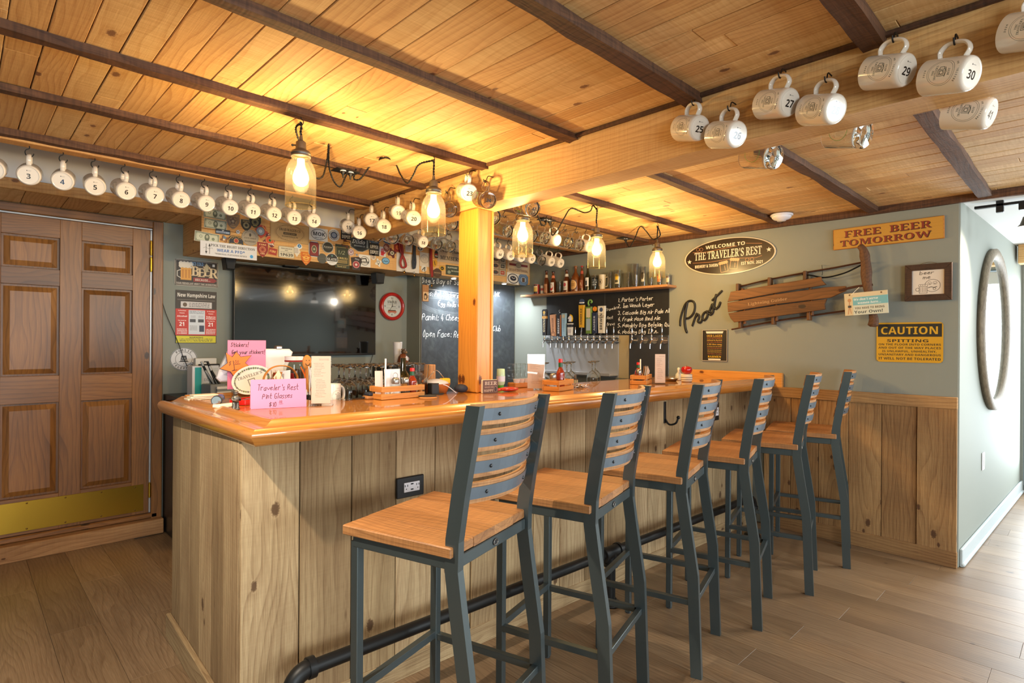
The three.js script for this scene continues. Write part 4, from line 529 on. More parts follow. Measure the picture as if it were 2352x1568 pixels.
sticker(640, 566, 676, 592, 'soft', 'cream registration plate reading 1P639', (g, w, h) => { fillBg(g, w, h, '#d2cbb4'); box2(g, 3, 3, w - 6, h - 6, null, '#8c8468', 3); txt(g, 'PENNSYLVANIA MOTOR', w / 2, h * 0.2, h * 0.12, '#333', { fit: w * 0.7 }); txt(g, 'BOAT', w / 2, h * 0.36, h * 0.11, '#333', {}); scribble(g, w * 0.12, h * 0.46, w * 0.76, h * 0.08, '#666', 1); txt(g, '1P639', w / 2, h * 0.75, h * 0.34, '#23231f', { fit: w * 0.84 }); });
sticker(673, 566, 690, 590, 'diamond', 'white ribbon shaped sticker beside the plate', (g, w, h) => { fillBg(g, w, h, '#ddd6c8'); scribble(g, w * 0.2, h * 0.15, w * 0.5, h * 0.5, '#766', 4); }); sticker(681, 555, 694, 572, 'drop', 'blue and white water drop sticker', (g, w, h) => { fillBg(g, w, h, '#dfe8ee'); disc(g, w / 2, h * 0.58, w * 0.34, '#3a78b4', '#dfe8ee', 2); txt(g, 'S', w / 2, h * 0.6, h * 0.3, '#dfe8ee'); });
sticker(690, 577, 716, 609, 'shield', 'bright orange eagle shield patch', (g, w, h) => { badge('#c8661c', '#e8a03c', '#f0c050', 'STATE', 'PD', '#e09030')(g, w, h); line2(g, [[w * 0.2, h * 0.4], [w * 0.5, h * 0.52], [w * 0.8, h * 0.4]], '#f4d070', 6); });
sticker(710, 524, 753, 553, 'rect', 'white MOK oval sticker', (g, w, h) => { fillBg(g, w, h, '#cfcdc8'); disc(g, w * 0.52, h * 0.5, [w * 0.41, h * 0.4], '#d8d6d2', '#25262a', 4); txt(g, 'MOK', w * 0.52, h * 0.46, h * 0.4, '#1b1c1f', { fit: w * 0.66 }); txt(g, 'MAN OF KENT', w * 0.52, h * 0.76, h * 0.1, '#333'); });
sticker(754, 526, 780, 554, 'round', 'round white and navy waterworks sticker', (g, w, h) => { fillBg(g, w, h, '#cdcbc6'); disc(g, w / 2, h / 2, w * 0.28, '#3c4a66', '#25304a', 4); disc(g, w / 2, h / 2, w * 0.2, '#8793a8'); arcText(g, 'WOODWATER', w / 2, h / 2, w * 0.39, -2.9, -0.2, h * 0.13, '#222c44'); arcText(g, 'BREWERY', w / 2, h / 2, w * 0.39, 2.5, 0.6, h * 0.13, '#222c44', { inside: true }); });
const depot = (g, w, h) => { fillBg(g, w, h, '#1d1a17'); txt(g, 'UPPER', w / 2, h * 0.28, h * 0.4, '#d8d2c4', { fit: w * 0.82 }); txt(g, 'DEPOT', w / 2, h * 0.72, h * 0.4, '#d8d2c4', { fit: w * 0.82 }); };
sticker(783, 526, 807, 551, 'rect', 'black UPPER DEPOT sticker beside the round waterworks sticker', depot); sticker(784, 548, 805, 571, 'maltese', 'brown and gold banner sticker under the upper sign', (g, w, h) => { fillBg(g, w, h, '#4a2418'); box2(g, w * 0.1, h * 0.32, w * 0.8, h * 0.3, '#c8902e'); txt(g, 'BREW', w / 2, h * 0.48, h * 0.2, '#4a2418'); });
sticker(709, 554, 734, 590, 'oct', 'red white and navy octagonal fire patch', (g, w, h) => { fillBg(g, w, h, '#d4d0cc'); box2(g, w * 0.08, h * 0.06, w * 0.84, h * 0.88, '#7c2026', '#2a3048', 6); disc(g, w / 2, h / 2, [w * 0.22, h * 0.24], '#5a5a48', '#c8bca0', 4); disc(g, w / 2, h * 0.5, w * 0.08, '#c8bca0'); });
sticker(740, 555, 766, 581, 'round', 'round black brewery sticker with white script', (g, w, h) => { fillBg(g, w, h, '#a8a79e'); disc(g, w / 2, h / 2, w * 0.44, '#20231f'); txt(g, 'Xanter', w / 2, h * 0.47, h * 0.22, '#b8b8ac', { font: 'serif', skew: 0.2 }); scribble(g, w * 0.25, h * 0.6, w * 0.5, h * 0.06, '#8a8a80', 1); });
sticker(770, 562, 803, 616, 'rect', 'tall green HALF CRESS card with gold print', (g, w, h) => { fillBg(g, w, h, '#27301f'); box2(g, w * 0.06, h * 0.12, w * 0.88, h * 0.74, null, '#b89a56', 3); txt(g, '1/2', w * 0.42, h * 0.34, h * 0.22, '#9aa07c', { bold: false, skew: 0.15 }); txt(g, 'CRE(S)', w * 0.5, h * 0.58, h * 0.11, '#c8ae6a', { fit: w * 0.72 }); for (let i = 0; i < 3; i++) box2(g, w * 0.15, h * (0.66 + i * 0.05), w * 0.7, h * 0.022, '#b89a56'); txt(g, 'Thank you!', w * 0.45, h * 0.93, h * 0.07, '#c8ae6a', { font: 'serif' }); });
sticker(729, 582, 751, 605, 'round', 'plain dark grey round sticker', (g, w, h) => { fillBg(g, w, h, '#4b4d49'); scribble(g, w * 0.2, h * 0.45, w * 0.6, h * 0.1, '#5c5e59', 1); });
sticker(749, 582, 776, 609, 'round', 'round black and white SLATE sticker', (g, w, h) => { fillBg(g, w, h, '#d8d9d8'); disc(g, w / 2, h / 2, w * 0.47, '#1d2021'); box2(g, 0, h * 0.66, w, h * 0.34, '#d8d9d8'); txt(g, 'SLATE', w / 2, h * 0.5, h * 0.28, '#e2e2e0', { font: 'serif', fit: w * 0.84 }); disc(g, w / 2, h * 0.2, w * 0.08, '#4a7a80'); scribble(g, w * 0.28, h * 0.74, w * 0.44, h * 0.05, '#444', 1); });
sticker(805, 540, 850, 578, 'hex', 'black hexagonal brewing company sticker with white script', (g, w, h) => { fillBg(g, w, h, '#8f9694'); g.save(); g.translate(w * 0.03, h * 0.03); g.scale(0.94, 0.94); line2(g, [[0, h * 0.25], [w * 0.38, 0], [w * 0.62, 0], [w, h * 0.25], [w, h * 0.75], [w * 0.62, h], [w * 0.38, h], [0, h * 0.75]], null, 0, true, '#1d2424'); g.restore(); txt(g, 'Dildo', w * 0.42, h * 0.42, h * 0.33, '#d6dad6', { font: 'serif', skew: 0.25, fit: w * 0.66 }); txt(g, 'BREWING CO', w * 0.46, h * 0.66, h * 0.13, '#b9bfba', { fit: w * 0.56 }); box2(g, w * 0.82, h * 0.26, w * 0.08, h * 0.48, '#8a8f8a'); });
sticker(849, 543, 872, 562, 'round', 'round blue sticker with a white figure', (g, w, h) => { fillBg(g, w, h, '#2d4767'); line2(g, [[w * 0.4, h * 0.15], [w * 0.55, h * 0.5], [w * 0.68, h * 0.15]], '#d6dce4', 9); scribble(g, w * 0.2, h * 0.62, w * 0.6, h * 0.12, '#9ab', 1); }); sticker(848, 559, 871, 587, 'rect', 'black UPPER DEPOT sticker beside the red hand', depot);
sticker(799, 571, 813, 587, 'round', 'small round pinkish sticker', (g, w, h) => { fillBg(g, w, h, '#c4b4b8'); disc(g, w / 2, h / 2, w * 0.42, null, '#6a4a5a', 4); line2(g, [[w * 0.3, h * 0.3], [w * 0.5, h * 0.6], [w * 0.7, h * 0.3]], '#7a3040', 5); }); sticker(806, 589, 831, 620, 'cup', 'red and black pint glass shaped sticker', (g, w, h) => { fillBg(g, w, h, '#2a1c1c'); disc(g, w * 0.48, h * 0.6, w * 0.3, '#a03a40', '#d0a0a0', 4); disc(g, w * 0.48, h * 0.6, w * 0.14, '#d8c0bc', '#6a1c24', 5); txt(g, 'BEER', w * 0.56, h * 0.2, h * 0.14, '#a8b0b8', { rot: 0.25 }); });
sticker(814, 581, 825, 589, 'maltese', 'small orange and blue animal sticker', (g, w, h) => { fillBg(g, w, h, '#c9a27a'); disc(g, w * 0.5, h * 0.5, w * 0.2, '#6a8098'); }); sticker(824, 585, 851, 613, 'rect', 'white square sticker with a black sewing machine emblem', (g, w, h) => { fillBg(g, w, h, '#d6d3cc'); disc(g, w / 2, h / 2, w * 0.36, null, '#22201e', 4); line2(g, [[w * 0.26, h * 0.36], [w * 0.6, h * 0.3], [w * 0.66, h * 0.5]], '#22201e', 10); box2(g, w * 0.16, h * 0.52, w * 0.68, h * 0.16, '#22201e'); txt(g, 'TEXTILE', w / 2, h * 0.6, h * 0.13, '#d6d3cc'); });
sticker(871, 567, 887, 589, 'soft', 'white sticker with a red hand', (g, w, h) => { fillBg(g, w, h, '#d4cfc8'); box2(g, w * 0.26, h * 0.46, w * 0.42, h * 0.44, '#c2202a'); for (let i = 0; i < 4; i++) box2(g, w * (0.24 + i * 0.12), h * (0.14 + Math.abs(i - 1.5) * 0.05), w * 0.08, h * 0.4, '#c2202a'); line2(g, [[w * 0.66, h * 0.7], [w * 0.86, h * 0.52]], '#c2202a', 9); }, { rot: -0.1 });
sticker(881, 543, 904, 561, 'hex', 'blue brothers brewing sticker', (g, w, h) => { fillBg(g, w, h, '#3e5c7e'); txt(g, 'TOWER', w / 2, h * 0.24, h * 0.16, '#b8c8d8'); txt(g, 'BROTHERS', w / 2, h * 0.48, h * 0.2, '#c4d2de', { fit: w * 0.78 }); txt(g, 'BREWING', w / 2, h * 0.7, h * 0.13, '#a8b8cc'); }); sticker(880, 558, 895, 579, 'round', 'round rust coloured knot emblem sticker', (g, w, h) => { fillBg(g, w, h, '#b8a08e'); disc(g, w / 2, h / 2, [w * 0.42, h * 0.44], '#8a4a3a', '#5a2c24', 4); disc(g, w * 0.4, h * 0.45, w * 0.15, null, '#d8b8a0', 6); disc(g, w * 0.6, h * 0.55, w * 0.15, null, '#d8b8a0', 6); });
sticker(890, 569, 911, 593, 'maltese', 'dark red fire company cross patch', (g, w, h) => { fillBg(g, w, h, '#5a1c20'); disc(g, w / 2, h / 2, w * 0.24, '#cfc4b0', '#2a2a2a', 5); disc(g, w / 2, h / 2, w * 0.1, '#44584a'); }); sticker(852, 583, 863, 597, 'round', 'small cream wreath sticker', (g, w, h) => { fillBg(g, w, h, '#cfc6b6'); disc(g, w / 2, h / 2, w * 0.3, null, '#8a6a4a', 4); box2(g, w * 0.42, h * 0.34, w * 0.16, h * 0.3, '#6a4a34'); });
sticker(861, 593, 877, 613, 'maltese', 'cream sunflower shaped sticker with a face', (g, w, h) => { fillBg(g, w, h, '#d8d2c2'); disc(g, w / 2, h * 0.45, w * 0.22, null, '#333', 3); disc(g, w * 0.44, h * 0.42, 3, '#222'); disc(g, w * 0.56, h * 0.42, 3, '#222'); disc(g, w / 2, h * 0.66, [w * 0.07, h * 0.09], '#222'); }); sticker(877, 591, 895, 607, 'round', 'oval light blue sticker', (g, w, h) => { fillBg(g, w, h, '#6ea4c8'); disc(g, w / 2, h / 2, [w * 0.46, h * 0.45], null, '#2c3c4c', 4); line2(g, [[w * 0.2, h * 0.62], [w * 0.35, h * 0.5], [w * 0.5, h * 0.64], [w * 0.65, h * 0.5], [w * 0.8, h * 0.62]], '#25405c', 5); });
sticker(905, 553, 922, 578, 'soft', 'red and gold embroidered patch behind the red lanyard', (g, w, h) => { fillBg(g, w, h, '#8a2018'); disc(g, w / 2, h * 0.6, w * 0.25, '#c0502a', '#d89040', 4); }, { rot: 0.06 }); sticker(911, 583, 963, 625, 'rect', 'white sheet of paper with pencil sketches behind the lanyards', (g, w, h) => { fillBg(g, w, h, '#cfc8c0'); scribble(g, w * 0.3, h * 0.25, w * 0.25, h * 0.4, '#999', 5, { ragged: 1 }); disc(g, w * 0.72, h * 0.4, w * 0.08, null, '#999', 2); line2(g, [[w * 0.62, h * 0.7], [w * 0.75, h * 0.55], [w * 0.85, h * 0.72]], '#999', 2); });
sticker(931, 561, 946, 579, 'rect', 'small white square sticker with grey lettering', (g, w, h) => { fillBg(g, w, h, '#cdc6be'); scribble(g, w * 0.14, h * 0.2, w * 0.72, h * 0.6, '#555', 4); }); sticker(958, 561, 972, 577, 'round', 'round black and white swirl sticker', (g, w, h) => { fillBg(g, w, h, '#c6c2b8'); disc(g, w / 2, h / 2, w * 0.4, '#4a4d4c'); line2(g, [[w * 0.3, h * 0.3], [w * 0.5, h * 0.7], [w * 0.7, h * 0.35]], '#d8d4c8', 7); }); sticker(964, 580, 986, 612, 'rect', 'tan card printed with grey rings', (g, w, h) => { fillBg(g, w, h, '#cbbfae'); for (const r of [0.44, 0.36, 0.24, 0.12]) disc(g, w / 2, h * 0.45, w * r, null, '#7a746a', 3); });
sticker(967, 609, 980, 624, 'round', 'round white sticker with a black horse figure', (g, w, h) => { fillBg(g, w, h, '#d4d0c6'); line2(g, [[w * 0.25, h * 0.75], [w * 0.45, h * 0.45], [w * 0.7, h * 0.3], [w * 0.6, h * 0.75]], '#222', 7); }); sticker(998, 571, 1006, 592, 'bottle', 'small black bottle shaped sticker', (g, w, h) => { fillBg(g, w, h, '#221d1b'); box2(g, w * 0.1, h * 0.55, w * 0.8, h * 0.16, '#a0392c'); box2(g, w * 0.1, h * 0.75, w * 0.8, h * 0.1, '#cfc6b8'); });
sticker(994, 596, 1004, 613, 'round', 'leaning yellow oval sticker', (g, w, h) => { fillBg(g, w, h, '#c89428'); line2(g, [[w * 0.3, h * 0.3], [w * 0.6, h * 0.7]], '#3a2a12', 7); }, { rot: -0.3 }); sticker(995, 616, 1014, 637, 'hex', 'brown hexagonal brewery sticker', (g, w, h) => { fillBg(g, w, h, '#4e382a'); txt(g, 'BREWING', w / 2, h * 0.5, h * 0.2, '#a88a6c', { fit: w * 0.8 }); scribble(g, w * 0.3, h * 0.66, w * 0.4, h * 0.06, '#8a6a4a', 1); }); sticker(1009, 610, 1022, 622, 'round', 'small yellow and black round sticker', (g, w, h) => { fillBg(g, w, h, '#d2a12c'); disc(g, w / 2, h / 2, w * 0.3, '#2c2a22'); txt(g, 'BC', w / 2, h / 2, h * 0.3, '#d2a12c'); });
sticker(1006, 566, 1090, 606, 'rect', 'tan NO PARKING MEMBERS ONLY sign partly behind the post', (g, w, h) => { fillBg(g, w, h, '#bfa98c'); txt(g, 'NO PARKING', w * 0.5, h * 0.3, h * 0.34, '#2a2622', { font: 'serif', fit: w * 0.86 }); txt(g, 'MEMBERS ONLY', w * 0.5, h * 0.74, h * 0.3, '#2a2622', { font: 'serif', fit: w * 0.86 }); }, { name: 'wall_sign', category: 'sign' }); sticker(1024, 610, 1062, 632, 'rect', 'dark green SUPPORT brewers sticker by the light', (g, w, h) => { fillBg(g, w, h, '#3d463a'); txt(g, 'SUPPORT', w * 0.4, h * 0.24, h * 0.24, '#cfd0c0'); txt(g, 'Brewers', w * 0.6, h * 0.56, h * 0.24, '#b8baa8'); disc(g, w * 0.2, h * 0.72, w * 0.1, '#8a9484'); });
sticker(1130, 588, 1162, 633, 'rect', 'tan board of small logo tiles beside the post', (g, w, h) => { fillBg(g, w, h, '#9c8a70'); for (let i = 0; i < 6; i++) { const x = w * (0.04 + 0.5 * (i % 2)), y = h * (0.03 + 0.33 * (i >> 1)); box2(g, x, y, w * 0.44, h * 0.29, '#b5a68e', '#6a5a44', 2); if (i % 2) { box2(g, x + w * 0.08, y + h * 0.05, w * 0.28, h * 0.18, i > 3 ? '#a03a2a' : '#4c4a40'); txt(g, 'ESS', x + w * 0.22, y + h * 0.14, h * 0.08, '#d8ccb4'); } else disc(g, x + w * 0.22, y + h * 0.145, [w * 0.18, h * 0.09], '#4a4a48', '#8a3a30', 4); } }, { name: 'logo_board', category: 'sign' });
sticker(1166, 588, 1216, 630, 'rect', 'cream NEW COLUMBIA SESQUICENTENNIAL plaque', (g, w, h) => { fillBg(g, w, h, '#c4ac8c'); txt(g, 'NEW COLUMBIA', w / 2, h * 0.24, h * 0.24, '#7a3030', { fit: w * 0.9, font: 'serif' }); box2(g, w * 0.08, h * 0.44, w * 0.32, h * 0.12, '#7a3030'); box2(g, w * 0.6, h * 0.44, w * 0.32, h * 0.12, '#7a3030'); disc(g, w / 2, h * 0.5, h * 0.14, '#a08c70', '#6a5a48', 3); txt(g, 'SESQUICENTENNIAL', w / 2, h * 0.8, h * 0.18, '#5c3c30', { fit: w * 0.86 }); }, { name: 'wall_sign', category: 'sign' });
sticker(1164, 627, 1192, 652, 'rect', 'white sticker with a dark oval lion emblem', (g, w, h) => { fillBg(g, w, h, '#d8d2c8'); disc(g, w * 0.52, h * 0.5, [w * 0.42, h * 0.42], '#cfc9c0', '#2c2c34', 7); disc(g, w * 0.52, h * 0.48, [w * 0.25, h * 0.22], '#2c2c38'); line2(g, [[w * 0.4, h * 0.4], [w * 0.55, h * 0.5], [w * 0.66, h * 0.42]], '#cfc9c0', 5); }, { rot: -0.06, front: 0.003 }); sticker(1191, 630, 1213, 655, 'oct', 'blue edged octagonal patch with brown tower', (g, w, h) => { fillBg(g, w, h, '#5f7898'); disc(g, w / 2, h / 2, w * 0.34, '#8a9cb4', '#3a4a64', 4); box2(g, w * 0.36, h * 0.32, w * 0.28, h * 0.4, '#5a4430'); }, { front: 0.003 });

// lanyards and key tags hanging from the bulkhead
{
  const P = (px, py, d = 0.02) => at(px, py, { z: ZB + d });
  const lan = (label, col, pts, key) => { const o = thing('lanyard', label, 'lanyard', [0, 0, 0], 0, 'lanyards hanging from the bulkhead'); const list = pts.map(([a, b, d]) => P(a, b, d)); const g = tube(list, 1, 40, 8), c = new THREE.CatmullRomCurve3(list, false, 'centripetal'), p = g.attributes.position; for (let i = 0; i <= 40; i++) { const q = c.getPointAt(i / 40); for (let k = 0; k <= 8; k++) { const j = i * 9 + k, d = V(p.getX(j), p.getY(j), p.getZ(j)).sub(q); p.setXYZ(j, q.x + d.x * 0.011, q.y + d.y * 0.007, q.z + d.z * 0.003); } } g.computeVertexNormals(); mesh('strap', g, col, o); const e = P(...key), b = mesh('clasp', T(new THREE.TorusGeometry(0.007, 0.0018, 8, 16), e.x, e.y, e.z), M.chrome, o); mesh('charm', T(new THREE.SphereGeometry(0.011, 10, 8).scale(1, 1.3, 0.5), e.x, e.y - 0.022, e.z), M.brassDark, o); return o; };
  lan('red lanyard with a small charm below the embroidered patch', M.redDull, [[917, 556, 0.012], [920, 575, 0.018], [930, 598, 0.02], [932, 612, 0.022], [924, 614, 0.022], [920, 604, 0.024], [925, 580, 0.022], [922, 557, 0.016]], [929, 619, 0.022]);
  lan('navy lanyard hanging straight down with a gold charm', M.navy, [[952, 556, 0.012], [951, 580, 0.018], [949, 605, 0.02], [951, 618, 0.02], [954, 605, 0.024], [953, 580, 0.022], [953, 557, 0.016]], [952, 626, 0.02]);
  lan('maroon lanyard carrying a wooden opener tag', M.redDull, [[990, 562, 0.012], [989, 590, 0.018], [990, 615, 0.02], [993, 637, 0.02], [992, 612, 0.024], [991, 590, 0.022], [991, 563, 0.016]], [992, 650, 0.02]);
  const s = span(970, 654, 984, 692, { z: ZB + 0.02 }), o = thing('opener_board', 'wooden bottle opener board with a burnt beer mug mark', 'bottle opener', s.c, 0); mesh('board', cbox(s.w, s.h, 0.012, 0.002), M.slat, o); mesh('mug_mark', fitUV(T(new THREE.PlaneGeometry(s.w * 0.84, s.h * 0.54), 0, -s.h * 0.2, 0.0064), printA.cell(60, 90, (g, w, h) => { fillBg(g, w, h, '#d8b890'); box2(g, 14, 26, 24, 46, null, '#3a2616', 7); line2(g, [[40, 34], [50, 38], [50, 56], [40, 62]], '#3a2616', 6); disc(g, 26, 24, 12, '#3a2616'); })), M.printA, o); mesh('cord', rod([0, s.h / 2, 0.004], [0.004, s.h / 2 + 0.13, -0.014], 0.0015, 6), M.iron, o);
}
// television with two loudspeakers
{
  const zf = -4.462, a = at(537, 605, { z: zf }), b = at(863, 812, { z: zf }), w = b.x - a.x, h = a.y - b.y + 0.02, cx = (a.x + b.x) / 2, cy = (a.y + b.y) / 2, tv = thing('television', 'large black television switched off on the back wall', 'television', [cx, cy, zf]);
  mesh('housing', T(cbox(w, h, 0.035, 0.004), 0, 0, -0.0185), M.blackSatin, tv); mesh('screen', T(cbox(w - 0.018, h - 0.026, 0.002, 0.0005), 0, 0.004, 0.0), phys('#030304', { roughness: 0.09, clearcoat: 1, clearcoatRoughness: 0.03 }), tv); mesh('wall_mount', T(cbox(0.4, 0.3, 0.034, 0.002), 0, 0, -0.0515), M.black, tv);
  const cable = solo('television_cable', 'thin black cable hanging below the television', 'cable', tube([at(857, 813, { z: ZW + 0.006 }), at(852, 830, { z: ZW + 0.005 }), at(847, 845, { z: ZW + 0.005 }), at(848, 858, { z: ZW + 0.005 })], 0.002, 20, 6), M.iron);
  for (const [l, t, r, bt, label, ry] of [[510, 588, 541, 618, 'black wedge loudspeaker above the beer sign side of the television', 0.5], [855, 618, 881, 650, 'black wedge loudspeaker above the clock side of the television', -0.4]]) { const s = span(l, t, r, bt, { z: -4.33 }), o = thing('loudspeaker', label, 'loudspeaker', s.c, 0, 'loudspeakers beside the television'), W = s.w * 0.85, Hh = Math.min(s.h, 1.905 - s.c.y + s.h / 2); const q = slab(poly([[-W * 0.36, -Hh / 2], [W * 0.36, -Hh / 2], [W / 2, Hh / 2], [-W / 2, Hh / 2]]), 0.09, 0.005); mesh('cabinet', q.translate(0, 0, -0.045), M.black, o); mesh('grille', T(cbox(W * 0.66, Hh * 0.8, 0.003, 0.001), 0, -0.002, 0.0465), M.rubber, o); mesh('bracket', T(cbox(0.03, 0.03, 0.03, 0.002), 0, 0.02, -0.06), M.black, o); o.position.y -= Math.max(0, o.position.y + Hh / 2 - 1.9); }
  const s = span(652, 604, 700, 615, { z: -4.4 }), o = thing('sensor_bar', 'black camera bar on top of the television', 'camera', [s.c.x, cy + h / 2 + 0.018, zf - 0.005]); mesh('body', cbox(0.12, 0.03, 0.05, 0.006), M.black, o); mesh('lens', T(new THREE.CylinderGeometry(0.008, 0.008, 0.004, 16).rotateX(Math.PI / 2), 0.03, 0, 0.026), M.chrome, o);
}
// signs on the back wall beside the door
function wallSign(l, t, r, b, shape, name, label, sheet, k, draw, o = {}) { const s = span(l, t, r, b, { z: ZW + 0.002 }); return printed(name, label, 'sign', sheet, Math.round((r - l) * k), Math.round((b - t) * k), draw, s, { shape, t: 0.003, ...o }); }
wallSign(402, 598, 502, 658, 'soft', 'tin_sign', 'black tin ICE COLD BEER sign with a foaming mug', printB, 4.5, (g, w, h) => {
  fillBg(g, w, h, '#b9b2a4'); box2(g, w * 0.012, h * 0.02, w * 0.976, h * 0.96, '#251c1a'); box2(g, w * 0.03, h * 0.05, w * 0.94, h * 0.9, null, '#b9b2a4', 3);
  box2(g, w * 0.13, h * 0.3, w * 0.25, h * 0.48, '#d89a3c', '#3a2a1c', 4); for (let i = 0; i < 3; i++) box2(g, w * (0.17 + i * 0.07), h * 0.38, w * 0.025, h * 0.32, '#b8742a'); for (let i = 0; i < 8; i++) disc(g, w * (0.14 + (i % 4) * 0.075), h * (0.24 - (i >> 2) * 0.08), h * 0.085, '#d8cfc0'); line2(g, [[w * 0.13, h * 0.4], [w * 0.06, h * 0.45], [w * 0.06, h * 0.64], [w * 0.13, h * 0.7]], '#c8c4bc', 8);
  txt(g, 'ICE COLD', w * 0.52, h * 0.14, h * 0.17, '#6d9cc8', { fit: w * 0.26 }); for (const [c, x, y, sz] of [['B', 0.46, 0.42, 0.5], ['E', 0.6, 0.46, 0.46], ['E', 0.73, 0.4, 0.5], ['R', 0.88, 0.46, 0.52]]) txt(g, c, w * x, h * y, h * sz, '#d8c098', { font: 'serif', stroke: '#5a4634', lw: 5 }); line2(g, [[w * 0.72, h * 0.08], [w * 0.78, h * 0.2], [w * 0.76, h * 0.4], [w * 0.7, h * 0.44], [w * 0.68, h * 0.2]], '#8a7a54', 3, true, '#b8a884'); box2(g, w * 0.86, h * 0.1, w * 0.06, h * 0.1, '#d8dce0');
  line2(g, [[w * 0.42, h * 0.66], [w * 0.9, h * 0.66], [w * 0.97, h * 0.74], [w * 0.9, h * 0.82], [w * 0.42, h * 0.82]], null, 0, true, '#8c2024'); txt(g, 'BECAUSE...', w * 0.64, h * 0.74, h * 0.12, '#d8cfc0', { fit: w * 0.36 }); txt(g, "YOUR FRIENDS JUST AREN'T THAT INTERESTING", w * 0.5, h * 0.9, h * 0.09, '#d0c8bc', { fit: w * 0.92 });
}, {});
wallSign(404, 668, 498, 788, 'rect', 'law_notice', 'black red and yellow state law notice about alcohol age', printB, 4.5, (g, w, h) => {
  fillBg(g, w, h, '#2a2119'); txt(g, 'New Hampshire Law', w * 0.5, h * 0.09, h * 0.1, '#e8e4dc', { fit: w * 0.93 }); box2(g, w * 0.04, h * 0.175, w * 0.92, 2, '#cfc8bc'); box2(g, w * 0.12, h * 0.21, w * 0.76, h * 0.12, '#cfcac8'); disc(g, w * 0.22, h * 0.27, w * 0.05, '#5a4630'); scribble(g, w * 0.32, h * 0.225, w * 0.5, h * 0.09, '#555', 3);
  box2(g, 0, h * 0.35, w, h * 0.5, '#c22a1c'); box2(g, w * 0.31, h * 0.37, w * 0.4, h * 0.46, '#d4dae2'); scribble(g, w * 0.33, h * 0.38, w * 0.36, h * 0.06, '#556', 3); for (const [x, y] of [[0.36, 0.47], [0.55, 0.47]]) scribble(g, w * x, h * y, w * 0.12, h * 0.05, '#889', 3); for (const x of [0.34, 0.54]) box2(g, w * x, h * 0.54, w * 0.14, h * 0.06, '#3c4048'); box2(g, w * 0.57, h * 0.66, w * 0.12, h * 0.12, '#2c3850'); scribble(g, w * 0.34, h * 0.66, w * 0.18, h * 0.1, '#777', 4);
  for (const [x, s1] of [[0.155, ['Alcohol']], [0.855, ['Tobacco', 'Products']]]) { txt(g, 'To Purchase', w * x, h * 0.385, h * 0.026, '#fff'); txt(g, 'Possess', w * x, h * 0.43, h * 0.026, '#fff'); s1.forEach((q, i) => txt(g, q, w * x, h * (0.49 + i * 0.035), h * 0.04, '#fff', { fit: w * 0.24 })); txt(g, 'You must be', w * x, h * 0.57, h * 0.026, '#fff'); txt(g, '21', w * x, h * 0.64, h * 0.1, '#fff'); for (let i = 0; i < 4; i++) scribble(g, w * (x - 0.12), h * (0.72 + i * 0.028), w * 0.24, h * 0.02, '#fff', 1, { t: 0.7 }); }
  box2(g, w * 0.015, h * 0.86, w * 0.97, h * 0.13, '#d8cf1e'); txt(g, 'WARNING', w * 0.5, h * 0.89, h * 0.035, '#222', { fit: w * 0.34 }); scribble(g, w * 0.1, h * 0.91, w * 0.8, h * 0.06, '#333', 3);
});
wallSign(391, 798, 453, 851, 'round', 'telephone_sign', 'round white PUBLIC TELEPHONE sign with a bell', printB, 5, (g, w, h) => { fillBg(g, w, h, '#d6d8de'); const a = w / 2, b = h / 2; disc(g, a, b, [w * 0.48, h * 0.48], null, '#1c2028', 5); disc(g, a, b, [w * 0.31, h * 0.31], null, '#1c2028', 4); g.save(); g.translate(a, b); g.scale(w / h, 1); arcText(g, 'PUBLIC', 0, 0, h * 0.395, -2.3, -0.84, h * 0.13, '#1c2028'); arcText(g, 'TELEPHONE', 0, 0, h * 0.395, 2.65, 0.45, h * 0.125, '#1c2028', { inside: true }); g.restore(); line2(g, [[a - w * 0.09, b - h * 0.15], [a + w * 0.09, b - h * 0.15], [a + w * 0.13, b + h * 0.08], [a + w * 0.2, b + h * 0.12], [a - w * 0.2, b + h * 0.12], [a - w * 0.13, b + h * 0.08]], null, 0, true, '#1c2028'); txt(g, 'BELL', a, b - h * 0.04, h * 0.075, '#d6d8de'); txt(g, 'SYSTEM', a, b + h * 0.05, h * 0.075, '#d6d8de'); disc(g, a, b + h * 0.2, 4, '#1c2028'); });
{ const P = (x, y) => at(x, y, { z: ZW + 0.012 }); solo('wall_wire', 'thin black wire running down the wall beside the door casing', 'wire', tube([P(371, 530), P(371, 600), P(371, 680), P(379, 714), P(400, 764), P(412, 794), P(423, 825), P(441, 864), P(446, 880)], 0.0022, 60, 6), M.iron); }
